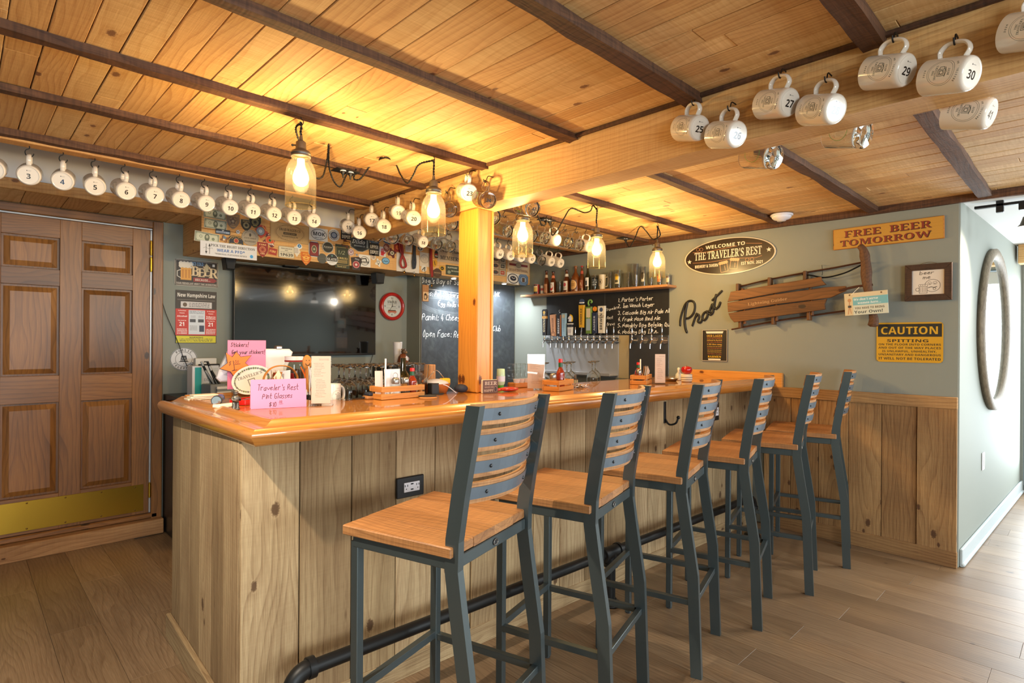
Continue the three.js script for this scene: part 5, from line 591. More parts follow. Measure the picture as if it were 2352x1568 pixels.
{ // red wall clock
  const s = span(873, 671, 931, 736, { z: ZW + 0.03 }), r = s.h / 2, o = thing('wall_clock', 'round wall clock with a thick red rim', 'clock', [s.c.x, s.c.y, ZW + 0.001]);
  mesh('rim', lathe([[r * 0.74, 0.02], [r * 0.76, 0.034], [r * 0.82, 0.042], [r * 0.9, 0.042], [r * 0.98, 0.032], [r, 0.016], [r * 0.98, 0.0], [r * 0.7, 0.0]], 56).rotateX(Math.PI / 2), phys('#b3211d', { roughness: 0.25, clearcoat: 0.6 }), o);
  const face = mesh('face', fitUV(T(new THREE.CircleGeometry(r * 0.77, 48), 0, 0, 0.018), printB.cell(260, 260, (g, w, h) => { fillBg(g, w, h, '#d6d6d4'); for (const [n, x, y] of [['12', 0.5, 0.13], ['3', 0.87, 0.5], ['6', 0.5, 0.87], ['9', 0.13, 0.5]]) txt(g, n, w * x, h * y, 30, '#2c2c30'); txt(g, 'SWAB', w * 0.5, h * 0.3, 46, '#2a2a2e', { font: 'serif', fit: 128 }); scribble(g, w * 0.26, h * 0.4, w * 0.5, h * 0.04, '#666', 1); scribble(g, w * 0.22, h * 0.56, w * 0.56, h * 0.03, '#666', 1); box2(g, w * 0.3, h * 0.66, w * 0.4, h * 0.06, '#3c3430'); box2(g, w * 0.28, h * 0.7, w * 0.46, h * 0.08, '#c86a50'); disc(g, w * 0.36, h * 0.78, 10, '#d8a090', '#a03a2a', 4); disc(g, w * 0.65, h * 0.78, 10, '#d8a090', '#a03a2a', 4); })), M.printB, o);
  mesh('hand', merge([T(cbox(0.003, r * 0.5, 0.0015, 0), 0, r * 0.2, 0).rotateZ(-0.12), T(cbox(0.004, r * 0.34, 0.0015, 0), 0, r * 0.12, 0).rotateZ(-1.6), T(cbox(0.002, r * 0.5, 0.001, 0), 0, r * 0.15, 0).rotateZ(2.5)]).translate(0, 0, 0.022), M.black, o); mesh('lens', T(new THREE.CircleGeometry(r * 0.76, 40), 0, 0, 0.034), M.glass, o);
}
// big chalkboard on the chase, with two small lights above it
const chalkTex = (w, h, draw) => { const c = document.createElement('canvas'); c.width = w; c.height = h; const g = c.getContext('2d'); g.fillStyle = '#3b4046'; g.fillRect(0, 0, w, h); const R = rngOf(w + h); g.globalAlpha = 0.05; for (let i = 0; i < 420; i++) { g.strokeStyle = R() > 0.4 ? '#9aa4ae' : '#14171a'; g.lineWidth = 8 + R() * 34; g.lineCap = 'round'; const x = R() * w, y = R() * h, a = R() * 6.3, l = 30 + R() * 150; g.beginPath(); g.moveTo(x, y); g.quadraticCurveTo(x + Math.cos(a) * l * 0.5, y + Math.sin(a) * l, x + Math.cos(a + 0.7) * l, y + Math.sin(a + 0.7) * l); g.stroke(); } g.globalAlpha = 1; draw(g, w, h); const t = new THREE.CanvasTexture(c); t.colorSpace = THREE.SRGBColorSpace; return new THREE.MeshStandardMaterial({ map: t, roughness: 0.6 }); };
{
  const y0 = 0.8, y1 = 1.905, x0 = 3.045, x1 = 4.236, W = 1024, Hh = 950, board = thing('chalkboard', 'tall chalkboard menu of paninis on the wall behind the post', 'chalkboard', [(x0 + x1) / 2, (y0 + y1) / 2, ZC + 0.006]);
  const px = (X) => { const p = at(X, 700, { z: ZC }); return (p.x - x0) / (x1 - x0) * W; }, py = (Y) => (y1 - at(1000, Y, { z: ZC }).y) / (y1 - y0) * Hh, c = '#dfe3e4';
  const mat = chalkTex(W, Hh, (g) => {
    const L = (s, x, y, x2, sz, rise = 0) => { g.save(); const X = px(x), Y = py(y); hand(g, s, X + 16, Y, sz * 0.8, c, { sx: 0.8, rise, pen: 4.4 }); g.restore(); };
    L("Dog's Day of Summer", 963, 652, 0, 74, -0.6); L('LINK', 1126, 669, 0, 60); line2(g, [[px(968), py(664)], [px(1060), py(670)], [px(1100), py(672)]], c, 3); L('Apps: Pot Stickers', 965, 680, 0, 62, 0); L('w/ picklab', 1082, 690, 0, 56); L('Egg Rolls w/', 1001, 702, 0, 66); L('Panini: 4 Cheese', 964, 735, 0, 84); L('Turkey Club', 1090, 757, 0, 80); L('Open Face: Reuben', 966, 773, 0, 84, 0.3); L('Ham', 1110, 778, 0, 80);
    g.globalAlpha = 0.35; for (let i = 0; i < 5; i++) { g.strokeStyle = c; g.lineWidth = 2; g.beginPath(); g.ellipse(px(1020), py(700), W * (0.22 + i * 0.02), Hh * (0.05 + i * 0.008), 0.1, 0, 6.3); g.stroke(); } g.globalAlpha = 1;
  });
  mesh('slate', fitUV(cbox(x1 - x0, y1 - y0, 0.006, 0.001), { u0: 0, u1: 1, v0: 0, v1: 1 }), mat, board); mesh('edge_trim', T(cbox(0.006, y1 - y0, 0.01, 0.001), -(x1 - x0) / 2 - 0.003, 0, 0.002), M.nickel, board);
  const glow = new THREE.MeshStandardMaterial({ color: '#ffffff', emissive: new THREE.Color().setRGB(0.9, 0.96, 1), emissiveIntensity: 70 });
  for (const [X, Y, label] of [[1042, 634, 'small lit puck light under the bulkhead over the menu title'], [1158, 641, 'small lit puck light under the bulkhead by the lion sticker']]) { const p = at(X, Y, { z: -4.14 }); p.y = 1.9; const o = thing('puck_light', label, 'light', p, 0, 'puck lights over the chalkboard'); mesh('housing', T(new THREE.CylinderGeometry(0.026, 0.026, 0.012, 24), 0, 0.002, 0), M.white, o); mesh('diffuser', T(new THREE.CylinderGeometry(0.021, 0.021, 0.003, 24), 0, -0.006, 0), glow, o); const l = new THREE.SpotLight(new THREE.Color().setRGB(0.88, 0.95, 1), 40, 0, 1.25, 0.7, 2); l.position.set(0, -0.012, 0); l.castShadow = true; l.name = 'puck_glow'; o.add(l); const t = new THREE.Object3D(); t.position.set(0.25, -1, -0.16); o.add(t); l.target = t; }
}

// ---------------------------------------------------------------- right wall
const RT = -Math.PI / 2;
function rightSign(l, t, r, b, shape, name, label, k, draw, o = {}) { const s = span(l, t, r, b, { x: XS - (o.off || 0.003) }); return printed(name, label, o.category || 'sign', o.sheet || printB, Math.round((r - l) * k), Math.round((b - t) * k), draw, s, { shape, t: o.t || 0.003, turn: RT, rot: o.rot, mat: o.mat }); }
rightSign(1568, 546, 1776, 630, 'round', 'tavern_sign', 'oval dark brown tavern welcome sign with cream edge', 4.4, (g, w, h) => {
  fillBg(g, w, h, '#cfc4b0'); const cx = w / 2, cy = h / 2, c = '#e6dcc8', b = '#b9825a'; disc(g, cx, cy, [w * 0.485, h * 0.475], '#2a211b'); txt(g, 'WELCOME TO', w * 0.47, h * 0.2, h * 0.13, c, { fit: w * 0.44 });
  txt(g, "THE TRAVELER'S REST", w * 0.49, h * 0.43, h * 0.3, c, { font: 'serif', fit: w * 0.74 }); txt(g, 'BREWERY & TAVERN', w * 0.26, h * 0.72, h * 0.115, c, { fit: w * 0.27 }); txt(g, 'EST NOV. 2021', w * 0.76, h * 0.74, h * 0.11, c, { fit: w * 0.23 });
  line2(g, [[w * 0.1, h * 0.3], [w * 0.25, h * 0.33], [w * 0.4, h * 0.29], [w * 0.6, h * 0.25]], b, 4); line2(g, [[w * 0.7, h * 0.21], [w * 0.86, h * 0.26]], b, 4); line2(g, [[w * 0.1, h * 0.6], [w * 0.3, h * 0.62], [w * 0.55, h * 0.58], [w * 0.8, h * 0.62], [w * 0.86, h * 0.58]], b, 4); for (const [x, y] of [[0.16, 0.23], [0.2, 0.24], [0.71, 0.65], [0.76, 0.65]]) disc(g, w * x, h * y, h * 0.045, null, b, 4);
  for (const [x, y, r] of [[0.46, 0.8, -0.15], [0.57, 0.74, 0.12]]) { g.save(); g.translate(w * x, h * y); g.rotate(r); box2(g, -w * 0.04, -h * 0.12, w * 0.08, h * 0.24, '#2a211b', '#d0a078', 4); for (let i = 0; i < 4; i++) disc(g, -w * 0.035 + i * w * 0.023, -h * 0.13, h * 0.045, '#d0a078'); line2(g, [[w * 0.01, -h * 0.04], [w * 0.01, h * 0.08]], '#d0a078', 4); g.restore(); }
  for (const x of [0.06, 0.93]) { const p = []; for (let i = 0; i < 10; i++) { const a = -1.571 + i * 0.6283, r = i % 2 ? 0.028 : 0.07; p.push([w * x + Math.cos(a) * h * r, h * (x < 0.5 ? 0.56 : 0.44) + Math.sin(a) * h * r]); } line2(g, p, null, 0, true, c); }
}, { t: 0.006, mat: M.tin });
rightSign(1613, 757, 1671, 829, 'rect', 'lager_sign', 'black OUR LAGER poster shaped around a beer glass', 5, (g, w, h) => { fillBg(g, w, h, '#1e1a17'); box2(g, 4, 4, w - 8, h - 8, null, '#d0c8b8', 5); line2(g, [[w * 0.15, h * 0.05], [w * 0.85, h * 0.05], [w * 0.82, h * 0.12], [w * 0.18, h * 0.12]], null, 0, true, '#e4ddcc'); const y = '#d8a838', r = '#c8702c', rows = [['OUR LAGER', 0.2, 0.1, y], ['WHICH ART IN BARRELS', 0.27, 0.04, r], ['Hallowed be thy drink', 0.335, 0.055, y], ['THY WILL BE DRUNK', 0.395, 0.035, r], ['I fill thee mug', 0.465, 0.065, y], ['AT HOME AS IN THE TAVERN', 0.535, 0.035, y], ['GIVE US THIS DAY OUR FOAMY HEAD', 0.59, 0.04, r], ['AND FORGIVE US OUR SPILLAGES', 0.65, 0.035, y], ['AS WE FORGIVE THOSE WHO SPILL', 0.71, 0.04, y], ['FOR THINE IS THE BEER', 0.77, 0.035, r], ['BARMEN', 0.86, 0.085, '#e0b41c']]; for (const [s, q, z, c] of rows) txt(g, s, w / 2, h * q, h * z, c, { fit: w * (0.64 - q * 0.12), font: z > 0.06 ? 'serif' : 'sans-serif' }); line2(g, [[w * 0.25, h * 0.92], [w * 0.75, h * 0.92], [w * 0.74, h * 0.97], [w * 0.26, h * 0.97]], null, 0, true, '#e4ddcc'); }, { t: 0.008 });
rightSign(2011, 740, 2164, 832, 'soft', 'caution_sign', 'yellow and black CAUTION spitting warning plate', 5, (g, w, h) => { fillBg(g, w, h, '#c9971c'); box2(g, w * 0.02, h * 0.04, w * 0.96, h * 0.32, '#1f2220'); txt(g, 'CAUTION', w * 0.5, h * 0.205, h * 0.26, '#cfa023', { fit: w * 0.88 }); const k = '#2a241a'; txt(g, 'SPITTING', w * 0.48, h * 0.46, h * 0.1, k, { fit: w * 0.64 }); [['ON THE FLOOR INTO CORNERS', 0.555], ['AND OUT OF THE WAY PLACES', 0.64], ['IS UNLAWFUL, UNHEALTHY,', 0.725], ['UNSANITARY AND DANGEROUS', 0.81], ['IT WILL NOT BE TOLERATED', 0.91]].forEach(([s, q], i) => txt(g, s, w * 0.5, h * q, h * (i === 4 ? 0.085 : 0.07), k, { fit: w * (i === 2 ? 0.82 : 0.94) })); for (const [x, q] of [[0.02, 0.03], [0.98, 0.03], [0.02, 0.97], [0.98, 0.97]]) disc(g, w * x, h * q, 4, '#8a6a1a'); }, { t: 0.002 });
{ // FREE BEER TOMORROW board
  const s = span(1908, 512, 2161, 562, { x: XS - 0.01 }), o = thing('free_beer_board', 'mustard wooden FREE BEER TOMORROW board', 'sign', s.c); o.rotation.set(0, RT, 0.012, 'YXZ'); const h0 = 0.137;
  mesh('board', cbox(s.w, h0, 0.016, 0.003, 'x'), woodMat(TX.pineB, '#d09c38', 0.6, 0.0005), o);
  mesh('lettering', fitUV(T(new THREE.PlaneGeometry(s.w * 0.985, h0 * 0.96), 0, 0, 0.0086), printB.cell(1000, 230, (g, w, h) => { fillBg(g, w, h, '#ba8a36'); for (const [dx, dy, c] of [[7, 6, '#2a1c14'], [0, 0, '#7c2a1c']]) { txt(g, 'FREE  BEER', w * 0.5 + dx, h * 0.29 + dy, h * 0.44, c, { font: 'serif', fit: w * 0.8 }); txt(g, 'TOMORROW', w * 0.48 + dx, h * 0.74 + dy, h * 0.4, c, { font: 'serif', fit: w * 0.84 }); } for (let i = 0; i < 40; i++) box2(g, h2(i, 1) * w, h2(i, 2) * h, 60 + h2(i, 3) * 120, 1.5, 'rgba(90,60,20,0.25)'); })), M.printB, o);
}
{ // framed drawing
  const s = span(2078, 606, 2186, 690, { x: XS - 0.02 }), o = thing('framed_drawing', 'dark wood frame around a beer me cartoon', 'picture', s.c); o.rotation.set(0, RT, 0); const W = s.w, Hh = s.h, f = 0.037;
  const rail = (a, b, c, d, z = 0.026) => slab(poly([a, b, c, d]), z, 0.002).translate(0, 0, -z / 2); const x = W / 2, y = Hh / 2;
  const mats = [woodMat(TX.dark, '#a89888', 0.7, 0.001)]; mesh('frame_rail', rail([-x, -y], [x, -y], [x - f, -y + f], [-x + f, -y + f]), mats[0], o); mesh('frame_rail', rail([x, -y], [x, y], [x - f, y - f], [x - f, -y + f]), mats[0], o); mesh('frame_rail', rail([x, y], [-x, y], [-x + f, y - f], [x - f, y - f]), mats[0], o); mesh('frame_rail', rail([-x, y], [-x, -y], [-x + f, -y + f], [-x + f, y - f]), mats[0], o);
  mesh('drawing', fitUV(T(new THREE.PlaneGeometry(W - 2 * f + 0.004, Hh - 2 * f + 0.004), 0, 0, 0.004), printB.cell(300, 290, (g, w, h) => { fillBg(g, w, h, '#d8cfc4'); const k = '#3a342e'; hand(g, 'beer', 72, 52, 50, k, { sx: 1.15, pen: 5 }); hand(g, 'me', 104, 104, 56, k, { sx: 1.1, pen: 5 }); disc(g, 190, 185, 70, null, k, 4); disc(g, 165, 158, 16, null, k, 3); disc(g, 212, 156, 17, null, k, 3); disc(g, 166, 164, 5, k); disc(g, 212, 162, 5, k); line2(g, [[152, 208], [178, 200], [204, 208], [228, 200]], k, 7); disc(g, 208, 222, 12, null, k, 4); box2(g, 70, 185, 72, 84, '#d8cfc4', k, 4); for (let i = 0; i < 4; i++) line2(g, [[84 + i * 15, 200], [84 + i * 15, 256]], k, 3); for (let i = 0; i < 4; i++) disc(g, 76 + i * 19, 180, 13, '#d8cfc4', k, 3); disc(g, 54, 226, 18, null, k, 4); })), M.printB, o); mesh('hanging_wire', tube([[-x * 0.5, y - 0.004, -0.008], [0, y + 0.012, -0.008], [x * 0.5, y - 0.004, -0.008]], 0.001, 16, 5), M.brassDark, o);
}
{ // Prost in black script
  const o = thing('script_word', 'black script word Prost mounted on the wall', 'sign', [XS - 0.008, 0, 0]), P = (X, Y) => { const p = at(1400 + X / 4, 392 + Y / 4, { x: XS - 0.008 }); return V(0, p.y, p.z); };
  const stroke = (name, list, r = 0.0085) => { const pts = list.map(([a, b]) => P(a, b)), n = list.length * 8, g = tube(pts, r, n, 10), p = g.attributes.position; for (let i = 0; i < p.count; i++) p.setX(i, p.getX(i) * 0.55); const caps = [pts[0], pts[pts.length - 1]].map((q) => T(new THREE.SphereGeometry(r, 10, 8).scale(0.55, 1, 1), q.x, q.y, q.z)); return merge([g, ...caps]); };
  mesh('letter', merge([stroke('', [[648, 1418], [650, 1370], [670, 1290], [700, 1220], [738, 1194], [772, 1204], [784, 1250], [768, 1312], [728, 1352], [700, 1356]]), stroke('', [[712, 1212], [696, 1300], [690, 1390], [698, 1450], [708, 1480]], 0.0105)]), M.black, o); mesh('letter', merge([stroke('', [[762, 1420], [782, 1360], [800, 1312]]), stroke('', [[786, 1348], [812, 1318], [824, 1336], [812, 1386], [836, 1392], [852, 1364]])]), M.black, o); mesh('letter', stroke('', [[896, 1292], [868, 1306], [852, 1346], [868, 1372], [894, 1346], [900, 1306], [888, 1292], [924, 1294]]), M.black, o); mesh('letter', stroke('', [[918, 1290], [946, 1224], [952, 1262], [948, 1302], [926, 1322], [914, 1310]]), M.black, o); mesh('letter', merge([stroke('', [[978, 1140], [966, 1200], [962, 1250], [974, 1268], [1000, 1248], [1016, 1210]]), stroke('', [[944, 1188], [985, 1150], [1030, 1104]], 0.0075)]), M.black, o);
}
{ // old runner sled
  const Q = (X, Y, d) => { const p = at(1540 + X / 3.5636, 460 + Y / 3.5636, { x: XS - d }); return V(p.z, p.y, d); }, o = thing('sled', 'old wooden runner sled hung sideways on the wall', 'sled', [XS, 0, 0], RT), flip = (v) => V(v.x, v.y, v.z);
  const slat = (list, d, th, mat) => { const pts = list.map(([a, b]) => Q(a, b, d)); return slab(poly(pts.map((p) => [p.x, p.y])), th, 0.0025).translate(0, 0, d - th); };
  const wm = [woodMat(TX.door, '#a89880', 0.6, 0.001), woodMat(TX.door, '#96866e', 0.6, 0.001)];
  const uvg = (g) => { const p = g.attributes.position, u = g.attributes.uv; for (let i = 0; i < p.count; i++) u.setXY(i, p.getY(i) / 0.5 + 0.3, p.getX(i) / 2); return g; };
  mesh('slat', uvg(slat([[492, 748], [1232, 624], [1240, 655], [1274, 690], [860, 758], [466, 830]], 0.085, 0.014)), wm[0], o); mesh('slat', uvg(slat([[465, 839], [860, 768], [1262, 712], [1340, 706], [1436, 700], [1438, 740], [1385, 762], [1310, 796], [870, 848], [470, 914]], 0.085, 0.014)), wm[0], o); mesh('slat', uvg(slat([[472, 924], [870, 858], [1280, 806], [1262, 850], [1268, 892], [900, 944], [520, 998], [490, 965]], 0.085, 0.014)), wm[1], o);
  const lt = at(1540 + 760 / 3.5636, 460 + 830 / 3.5636, { x: XS - 0.0855 }); const fade = mesh('faded_lettering', fitUV(new THREE.PlaneGeometry(0.3, 0.035), numClear.cell(300, 36, (g, w, h) => { txt(g, 'Lightning Guider', w / 2, h / 2, 28, '#9a7450', { font: 'serif', fit: 280 }); })), M.numClear, o); fade.position.set(Q(790, 828, 0.0857).x, Q(790, 828, 0.0857).y, 0.0857); fade.rotation.z = 0.1;
  const bar = (list, w = 0.012, t = 0.004) => { const pts = list.map(([a, b, d]) => Q(a, b, d)); const n = 50, g = tube(pts, 1, n, 8), c = new THREE.CatmullRomCurve3(pts, false, 'centripetal'), p = g.attributes.position; for (let i = 0; i <= n; i++) { const q = c.getPointAt(i / n); for (let k = 0; k <= 8; k++) { const j = i * 9 + k, e = V(p.getX(j), p.getY(j), p.getZ(j)).sub(q); p.setXYZ(j, q.x + e.x * t, q.y + e.y * t, q.z + e.z * w); } } g.computeVertexNormals(); return g; };
  const rust = std('#5a3a2a', 0.55, 0.4); mesh('runner', bar([[540, 712, 0.03], [800, 650, 0.03], [1100, 592, 0.03], [1350, 550, 0.035], [1575, 506, 0.05]], 0.012, 0.006), rust, o); mesh('runner', bar([[503, 1056, 0.03], [850, 990, 0.03], [1150, 944, 0.03], [1420, 905, 0.035], [1660, 872, 0.05]], 0.012, 0.006), rust, o); mesh('runner_brace', bar([[1080, 606, 0.05], [1160, 615, 0.055], [1250, 632, 0.06], [1420, 596, 0.065], [1570, 525, 0.07]], 0.01, 0.005), M.iron, o); mesh('steering_rod', bar([[1380, 738, 0.09], [1520, 706, 0.085], [1655, 690, 0.08]], 0.008, 0.008), rust, o);
  for (const [x, y0, y1] of [[555, 690, 770], [815, 640, 720], [1105, 588, 660], [575, 960, 1040], [845, 935, 1010], [1135, 905, 975]]) { const a = Q(x, y0, 0.03), b = Q(x, y1, 0.07); mesh('stanchion', T(cbox(0.022, Math.abs(a.y - b.y) + 0.01, 0.05, 0.003), (a.x + b.x) / 2, (a.y + b.y) / 2, 0.045), wm[1], o); }
  for (const [x, a, b] of [[590, 720, 1010], [850, 690, 985], [1140, 650, 940]]) { const p = Q(x, a, 0.06), q = Q(x + 20, b, 0.06); mesh('cross_bar', bar([[x, a, 0.062], [x + 12, (a + b) / 2, 0.062], [x + 20, b, 0.062]], 0.008, 0.012), wm[1], o); }
  const gl = [[1545, 368], [1575, 400], [1592, 470], [1602, 560], [1604, 640], [1612, 700], [1630, 800], [1650, 900], [1664, 980], [1655, 1035]].map(([a, b]) => Q(a, b, 0.085)), gn = 60, gg = tube(gl, 1, gn, 12), gc = new THREE.CatmullRomCurve3(gl, false, 'centripetal'), gp = gg.attributes.position; for (let i = 0; i <= gn; i++) { const t = i / gn, q = gc.getPointAt(t), r = (0.014 + 0.008 * Math.sin(Math.PI * Math.min(1, t * 1.6)) + 0.006 * sstep(0.82, 0.95, t) + 0.004 * noise(t * 14, 3)) * (i === 0 || i === gn ? 0.5 : 1); for (let k = 0; k <= 12; k++) { const j = i * 13 + k, e = V(gp.getX(j), gp.getY(j), gp.getZ(j)).sub(q); gp.setXYZ(j, q.x + e.x * r * 1.3, q.y + e.y * r, q.z + e.z * r * 0.6); } } gg.computeVertexNormals(); mesh('steering_bar', gg, woodMat(TX.dark, '#e8d4c0', 0.65, 0.001), o);
  mesh('wall_hook', tube([Q(1240, 530, 0.006), Q(1240, 535, 0.03), Q(1244, 600, 0.035), Q(1240, 612, 0.03)], 0.0018, 16, 6), M.iron, o);
}
{ // tin card hanging from the sled's steering bar
  const s = span(1939, 670, 2039, 722, { x: XS - 0.115 }), o = thing('hanging_card', 'pastel YOU HAVE TO BRING YOUR OWN sign hanging on the sled', 'sign', s.c); o.rotation.set(0, RT, 0.055, 'YXZ'); mesh('card', fitUV(cbox(s.w, s.h, 0.006, 0.001), printB.cell(440, 236, (g, w, h) => { fillBg(g, w, h, '#d2c4a4'); box2(g, 0, h * 0.2, w, h * 0.4, '#6fb0bc'); box2(g, 0, h * 0.56, w, h * 0.44, '#c9cfc0'); box2(g, 0, 0, w * 0.2, h, '#cdbd98'); txt(g, "We don't serve", w * 0.5, h * 0.3, h * 0.14, '#e6ecec', { font: 'serif', skew: 0.2 }); txt(g, 'women here...', w * 0.58, h * 0.46, h * 0.14, '#e6ecec', { font: 'serif', skew: 0.2 }); txt(g, 'YOU HAVE TO BRING', w * 0.58, h * 0.7, h * 0.13, '#4a463e', { fit: w * 0.68 }); txt(g, 'Your Own!', w * 0.55, h * 0.87, h * 0.18, '#3c4a50', { fit: w * 0.66 }); disc(g, w * 0.12, h * 0.32, h * 0.08, '#b88a60'); line2(g, [[w * 0.12, h * 0.4], [w * 0.11, h * 0.62], [w * 0.08, h * 0.92]], '#b98c68', 12); line2(g, [[w * 0.12, h * 0.6], [w * 0.15, h * 0.9]], '#b98c68', 10); box2(g, w * 0.08, h * 0.55, w * 0.08, h * 0.1, '#3a3a3c'); disc(g, w * 0.13, h * 0.08, 9, '#6a5038'); disc(g, w * 0.86, h * 0.08, 9, '#6a5038'); })), M.printB, o); mesh('string', rod([-s.w * 0.33, s.h * 0.42, 0.004], [-s.w * 0.14, s.h * 0.74, -0.004], 0.0016, 6), M.cream, o);
}
{ const o = thing('smoke_detector', 'round white smoke detector on the ceiling boards', 'smoke detector', [4.01, CEIL - 0.001, -1.5]); mesh('base_plate', lathe([[0, 0], [0.072, 0], [0.072, -0.012], [0.064, -0.016], [0, -0.016]], 40), M.whitePlastic, o); mesh('cover', lathe([[0.062, -0.015], [0.06, -0.026], [0.048, -0.036], [0.03, -0.04], [0.028, -0.047], [0, -0.048]], 40), M.whitePlastic, o); }
// ---------------------------------------------------------------- passage: round mirror, switch, track light, glazed door
{
  const a = Math.atan2(0.087, 2.49), along = (x, d = 0) => V(XS + 0.002 + x * Math.cos(a) - d * Math.sin(a), 0, -0.566 + x * Math.sin(a) + d * Math.cos(a));
  const c = along(1.08, 0.001), m = thing('round_mirror', 'large round mirror with a whitewashed frame in the passage', 'mirror', [c.x, 1.43, c.z], -a), r = 0.575; mesh('frame', lathe([[r - 0.075, 0.012], [r - 0.07, 0.03], [r - 0.03, 0.042], [r, 0.03], [r, 0.0], [r - 0.08, 0.0]], 72).rotateX(Math.PI / 2), woodMat(TX.floor, '#b8bcba', 0.6, 0.001), m); mesh('mirror_glass', T(new THREE.CircleGeometry(r - 0.072, 64), 0, 0, 0.012), std('#b4c4c3', 0.04, 1), m);
  const s = along(0.75, 0.001), sw = thing('wall_switch', 'white outlet plate low on the passage wall', 'outlet', [s.x, 0.53, s.z], -a); mesh('cover_plate', T(cbox(0.075, 0.118, 0.006, 0.003), 0, 0, 0.003), M.whitePlastic, sw); mesh('receptacle', T(cbox(0.034, 0.068, 0.004, 0.001), 0, 0, 0.0075), M.white, sw);
  struct('trim_7', bx(6.42, 6.58, 2.012, 2.169, -0.47, 3.9, 0.004, 'z'), M.beam);
  const d = structGroup('door_2'), X = 6.89, z0 = -0.44, w = 0.86; mesh('door_frame', merge([bx(X, X + 0.04, 0.01, 2.0, z0, z0 + 0.1), bx(X, X + 0.04, 0.01, 2.0, z0 + w - 0.1, z0 + w), bx(X, X + 0.04, 1.88, 2.0, z0 + 0.1, z0 + w - 0.1, 0.002, 'z'), bx(X, X + 0.04, 0.01, 0.28, z0 + 0.1, z0 + w - 0.1, 0.002, 'z')]), M.white, d);
  for (let i = 0; i < 5; i++) for (let j = 0; j < 3; j++) { const y = 0.28 + i * 0.32, z = z0 + 0.1 + j * 0.22; mesh('pane', bx(X + 0.018, X + 0.022, y + 0.012, y + 0.308, z + 0.01, z + 0.21, 0), M.glass, d); } const mu = []; for (let i = 1; i < 5; i++) mu.push(bx(X + 0.006, X + 0.034, 0.28 + i * 0.32 - 0.012, 0.28 + i * 0.32 + 0.012, z0 + 0.1, z0 + w - 0.1, 0.002, 'z')); for (let j = 1; j < 3; j++) mu.push(bx(X + 0.007, X + 0.033, 0.28, 1.88, z0 + 0.1 + j * 0.22 - 0.01, z0 + 0.1 + j * 0.22 + 0.01, 0.002)); mesh('muntin', merge(mu), M.white, d); mesh('handle', merge([rod([X - 0.05, 1.0, z0 + 0.06], [X, 1.0, z0 + 0.06], 0.008), rod([X - 0.045, 1.0, z0 + 0.06], [X - 0.045, 1.0, z0 + 0.17], 0.008)]), M.nickel, d); mesh('hinge', bx(X - 0.012, X, 1.72, 1.8, z0 - 0.01, z0 + 0.02, 0.001), M.pewter, d);
}
function trackHead(o, x, y, z, cd, aim, ang = 0.9) {
  mesh('stem', rod([x, y, z], [x, y - 0.045, z], 0.006), M.blackSatin, o); mesh('cap', T(lathe([[0.006, -0.04], [0.022, -0.042], [0.027, -0.06], [0.036, -0.085], [0.05, -0.1]], 28), x, y, z), M.pewter, o); mesh('glass_bell', T(lathe([[0.05, -0.1], [0.056, -0.115], [0.06, -0.14], [0.052, -0.142], [0, -0.13]], 28), x, y, z), lampGlow, o);
  const l = new THREE.SpotLight(SPOTC, cd, 0, ang, 0.5, 2); l.position.set(x, y - 0.155, z); l.castShadow = true; l.shadow.radius = 1; l.name = 'lamp_glow'; const t = new THREE.Object3D(); t.position.set(...aim); o.add(l, t); l.target = t;
}
const lampGlow = new THREE.MeshStandardMaterial({ color: '#ffffff', emissive: new THREE.Color().setRGB(1, 0.93, 0.82), emissiveIntensity: 40 });
{
  const x = 4.4, o = thing('track_light', 'black ceiling track light with bell heads at the passage', 'track light'); mesh('track', bx(x - 0.016, x + 0.016, 2.136, 2.152, -0.52, 1.3, 0.002, 'z'), M.blackSatin, o); mesh('support', bx(x - 0.016, x + 0.016, 2.1, 2.169, -0.42, -0.385, 0.002), M.blackSatin, o); mesh('support', bx(x - 0.016, x + 0.016, 2.12, 2.169, 0.9, 0.94, 0.002), M.blackSatin, o);
  mesh('adapter', bx(x - 0.018, x + 0.018, 2.1, 2.15, -0.32, -0.25, 0.003), M.blackSatin, o); trackHead(o, x, 2.1, -0.28, 22, [3.2, 0, -1.7], 1.15); mesh('adapter', bx(x - 0.018, x + 0.018, 2.1, 2.15, 0.43, 0.5, 0.003), M.blackSatin, o); trackHead(o, x, 2.1, 0.465, 26, [3.0, 0, 0.1], 1.1);
  const p = thing('track_light', 'black ceiling track light beyond the end of the bar', 'track light'); mesh('track', bx(-1.1, 0.02, 2.165, 2.18, -1.446, -1.414, 0.002, 'x'), M.blackSatin, p); trackHead(p, -0.09, 2.165, -1.43, 110, [0.75, 0.2, -1.95], 0.8); trackHead(p, -0.7, 2.165, -1.43, 8, [-0.1, 0, -3.2], 0.9);
  for (const [a, b] of [[4.33, 3.2], [4.95, 3.15], [5.57, 3.1], [5.85, 3.1], [6.1, 3.35], [1.0, 2.2], [-1.2, 2.2]]) { const d = thing('downlight', 'small lit ceiling downlight in the dining side of the room', 'downlight', [a, a > 4.3 ? 2.17 : 2.222, b], 0, 'ceiling downlights behind the camera'); mesh('trim_ring', T(lathe([[0.05, -0.006], [0.06, -0.004], [0.062, 0]], 28), 0, 0, 0), M.white, d); mesh('diffuser', T(new THREE.CylinderGeometry(0.05, 0.05, 0.004, 28), 0, -0.004, 0), lampGlow, d); const l = new THREE.SpotLight(new THREE.Color().setRGB(1, 0.94, 0.86), 13, 0, 1.25, 0.6, 2); l.position.set(0, -0.02, 0); l.castShadow = true; l.name = 'downlight_glow'; const t = new THREE.Object3D(); t.position.set(0, -2, 0); d.add(l, t); l.target = t; }
}

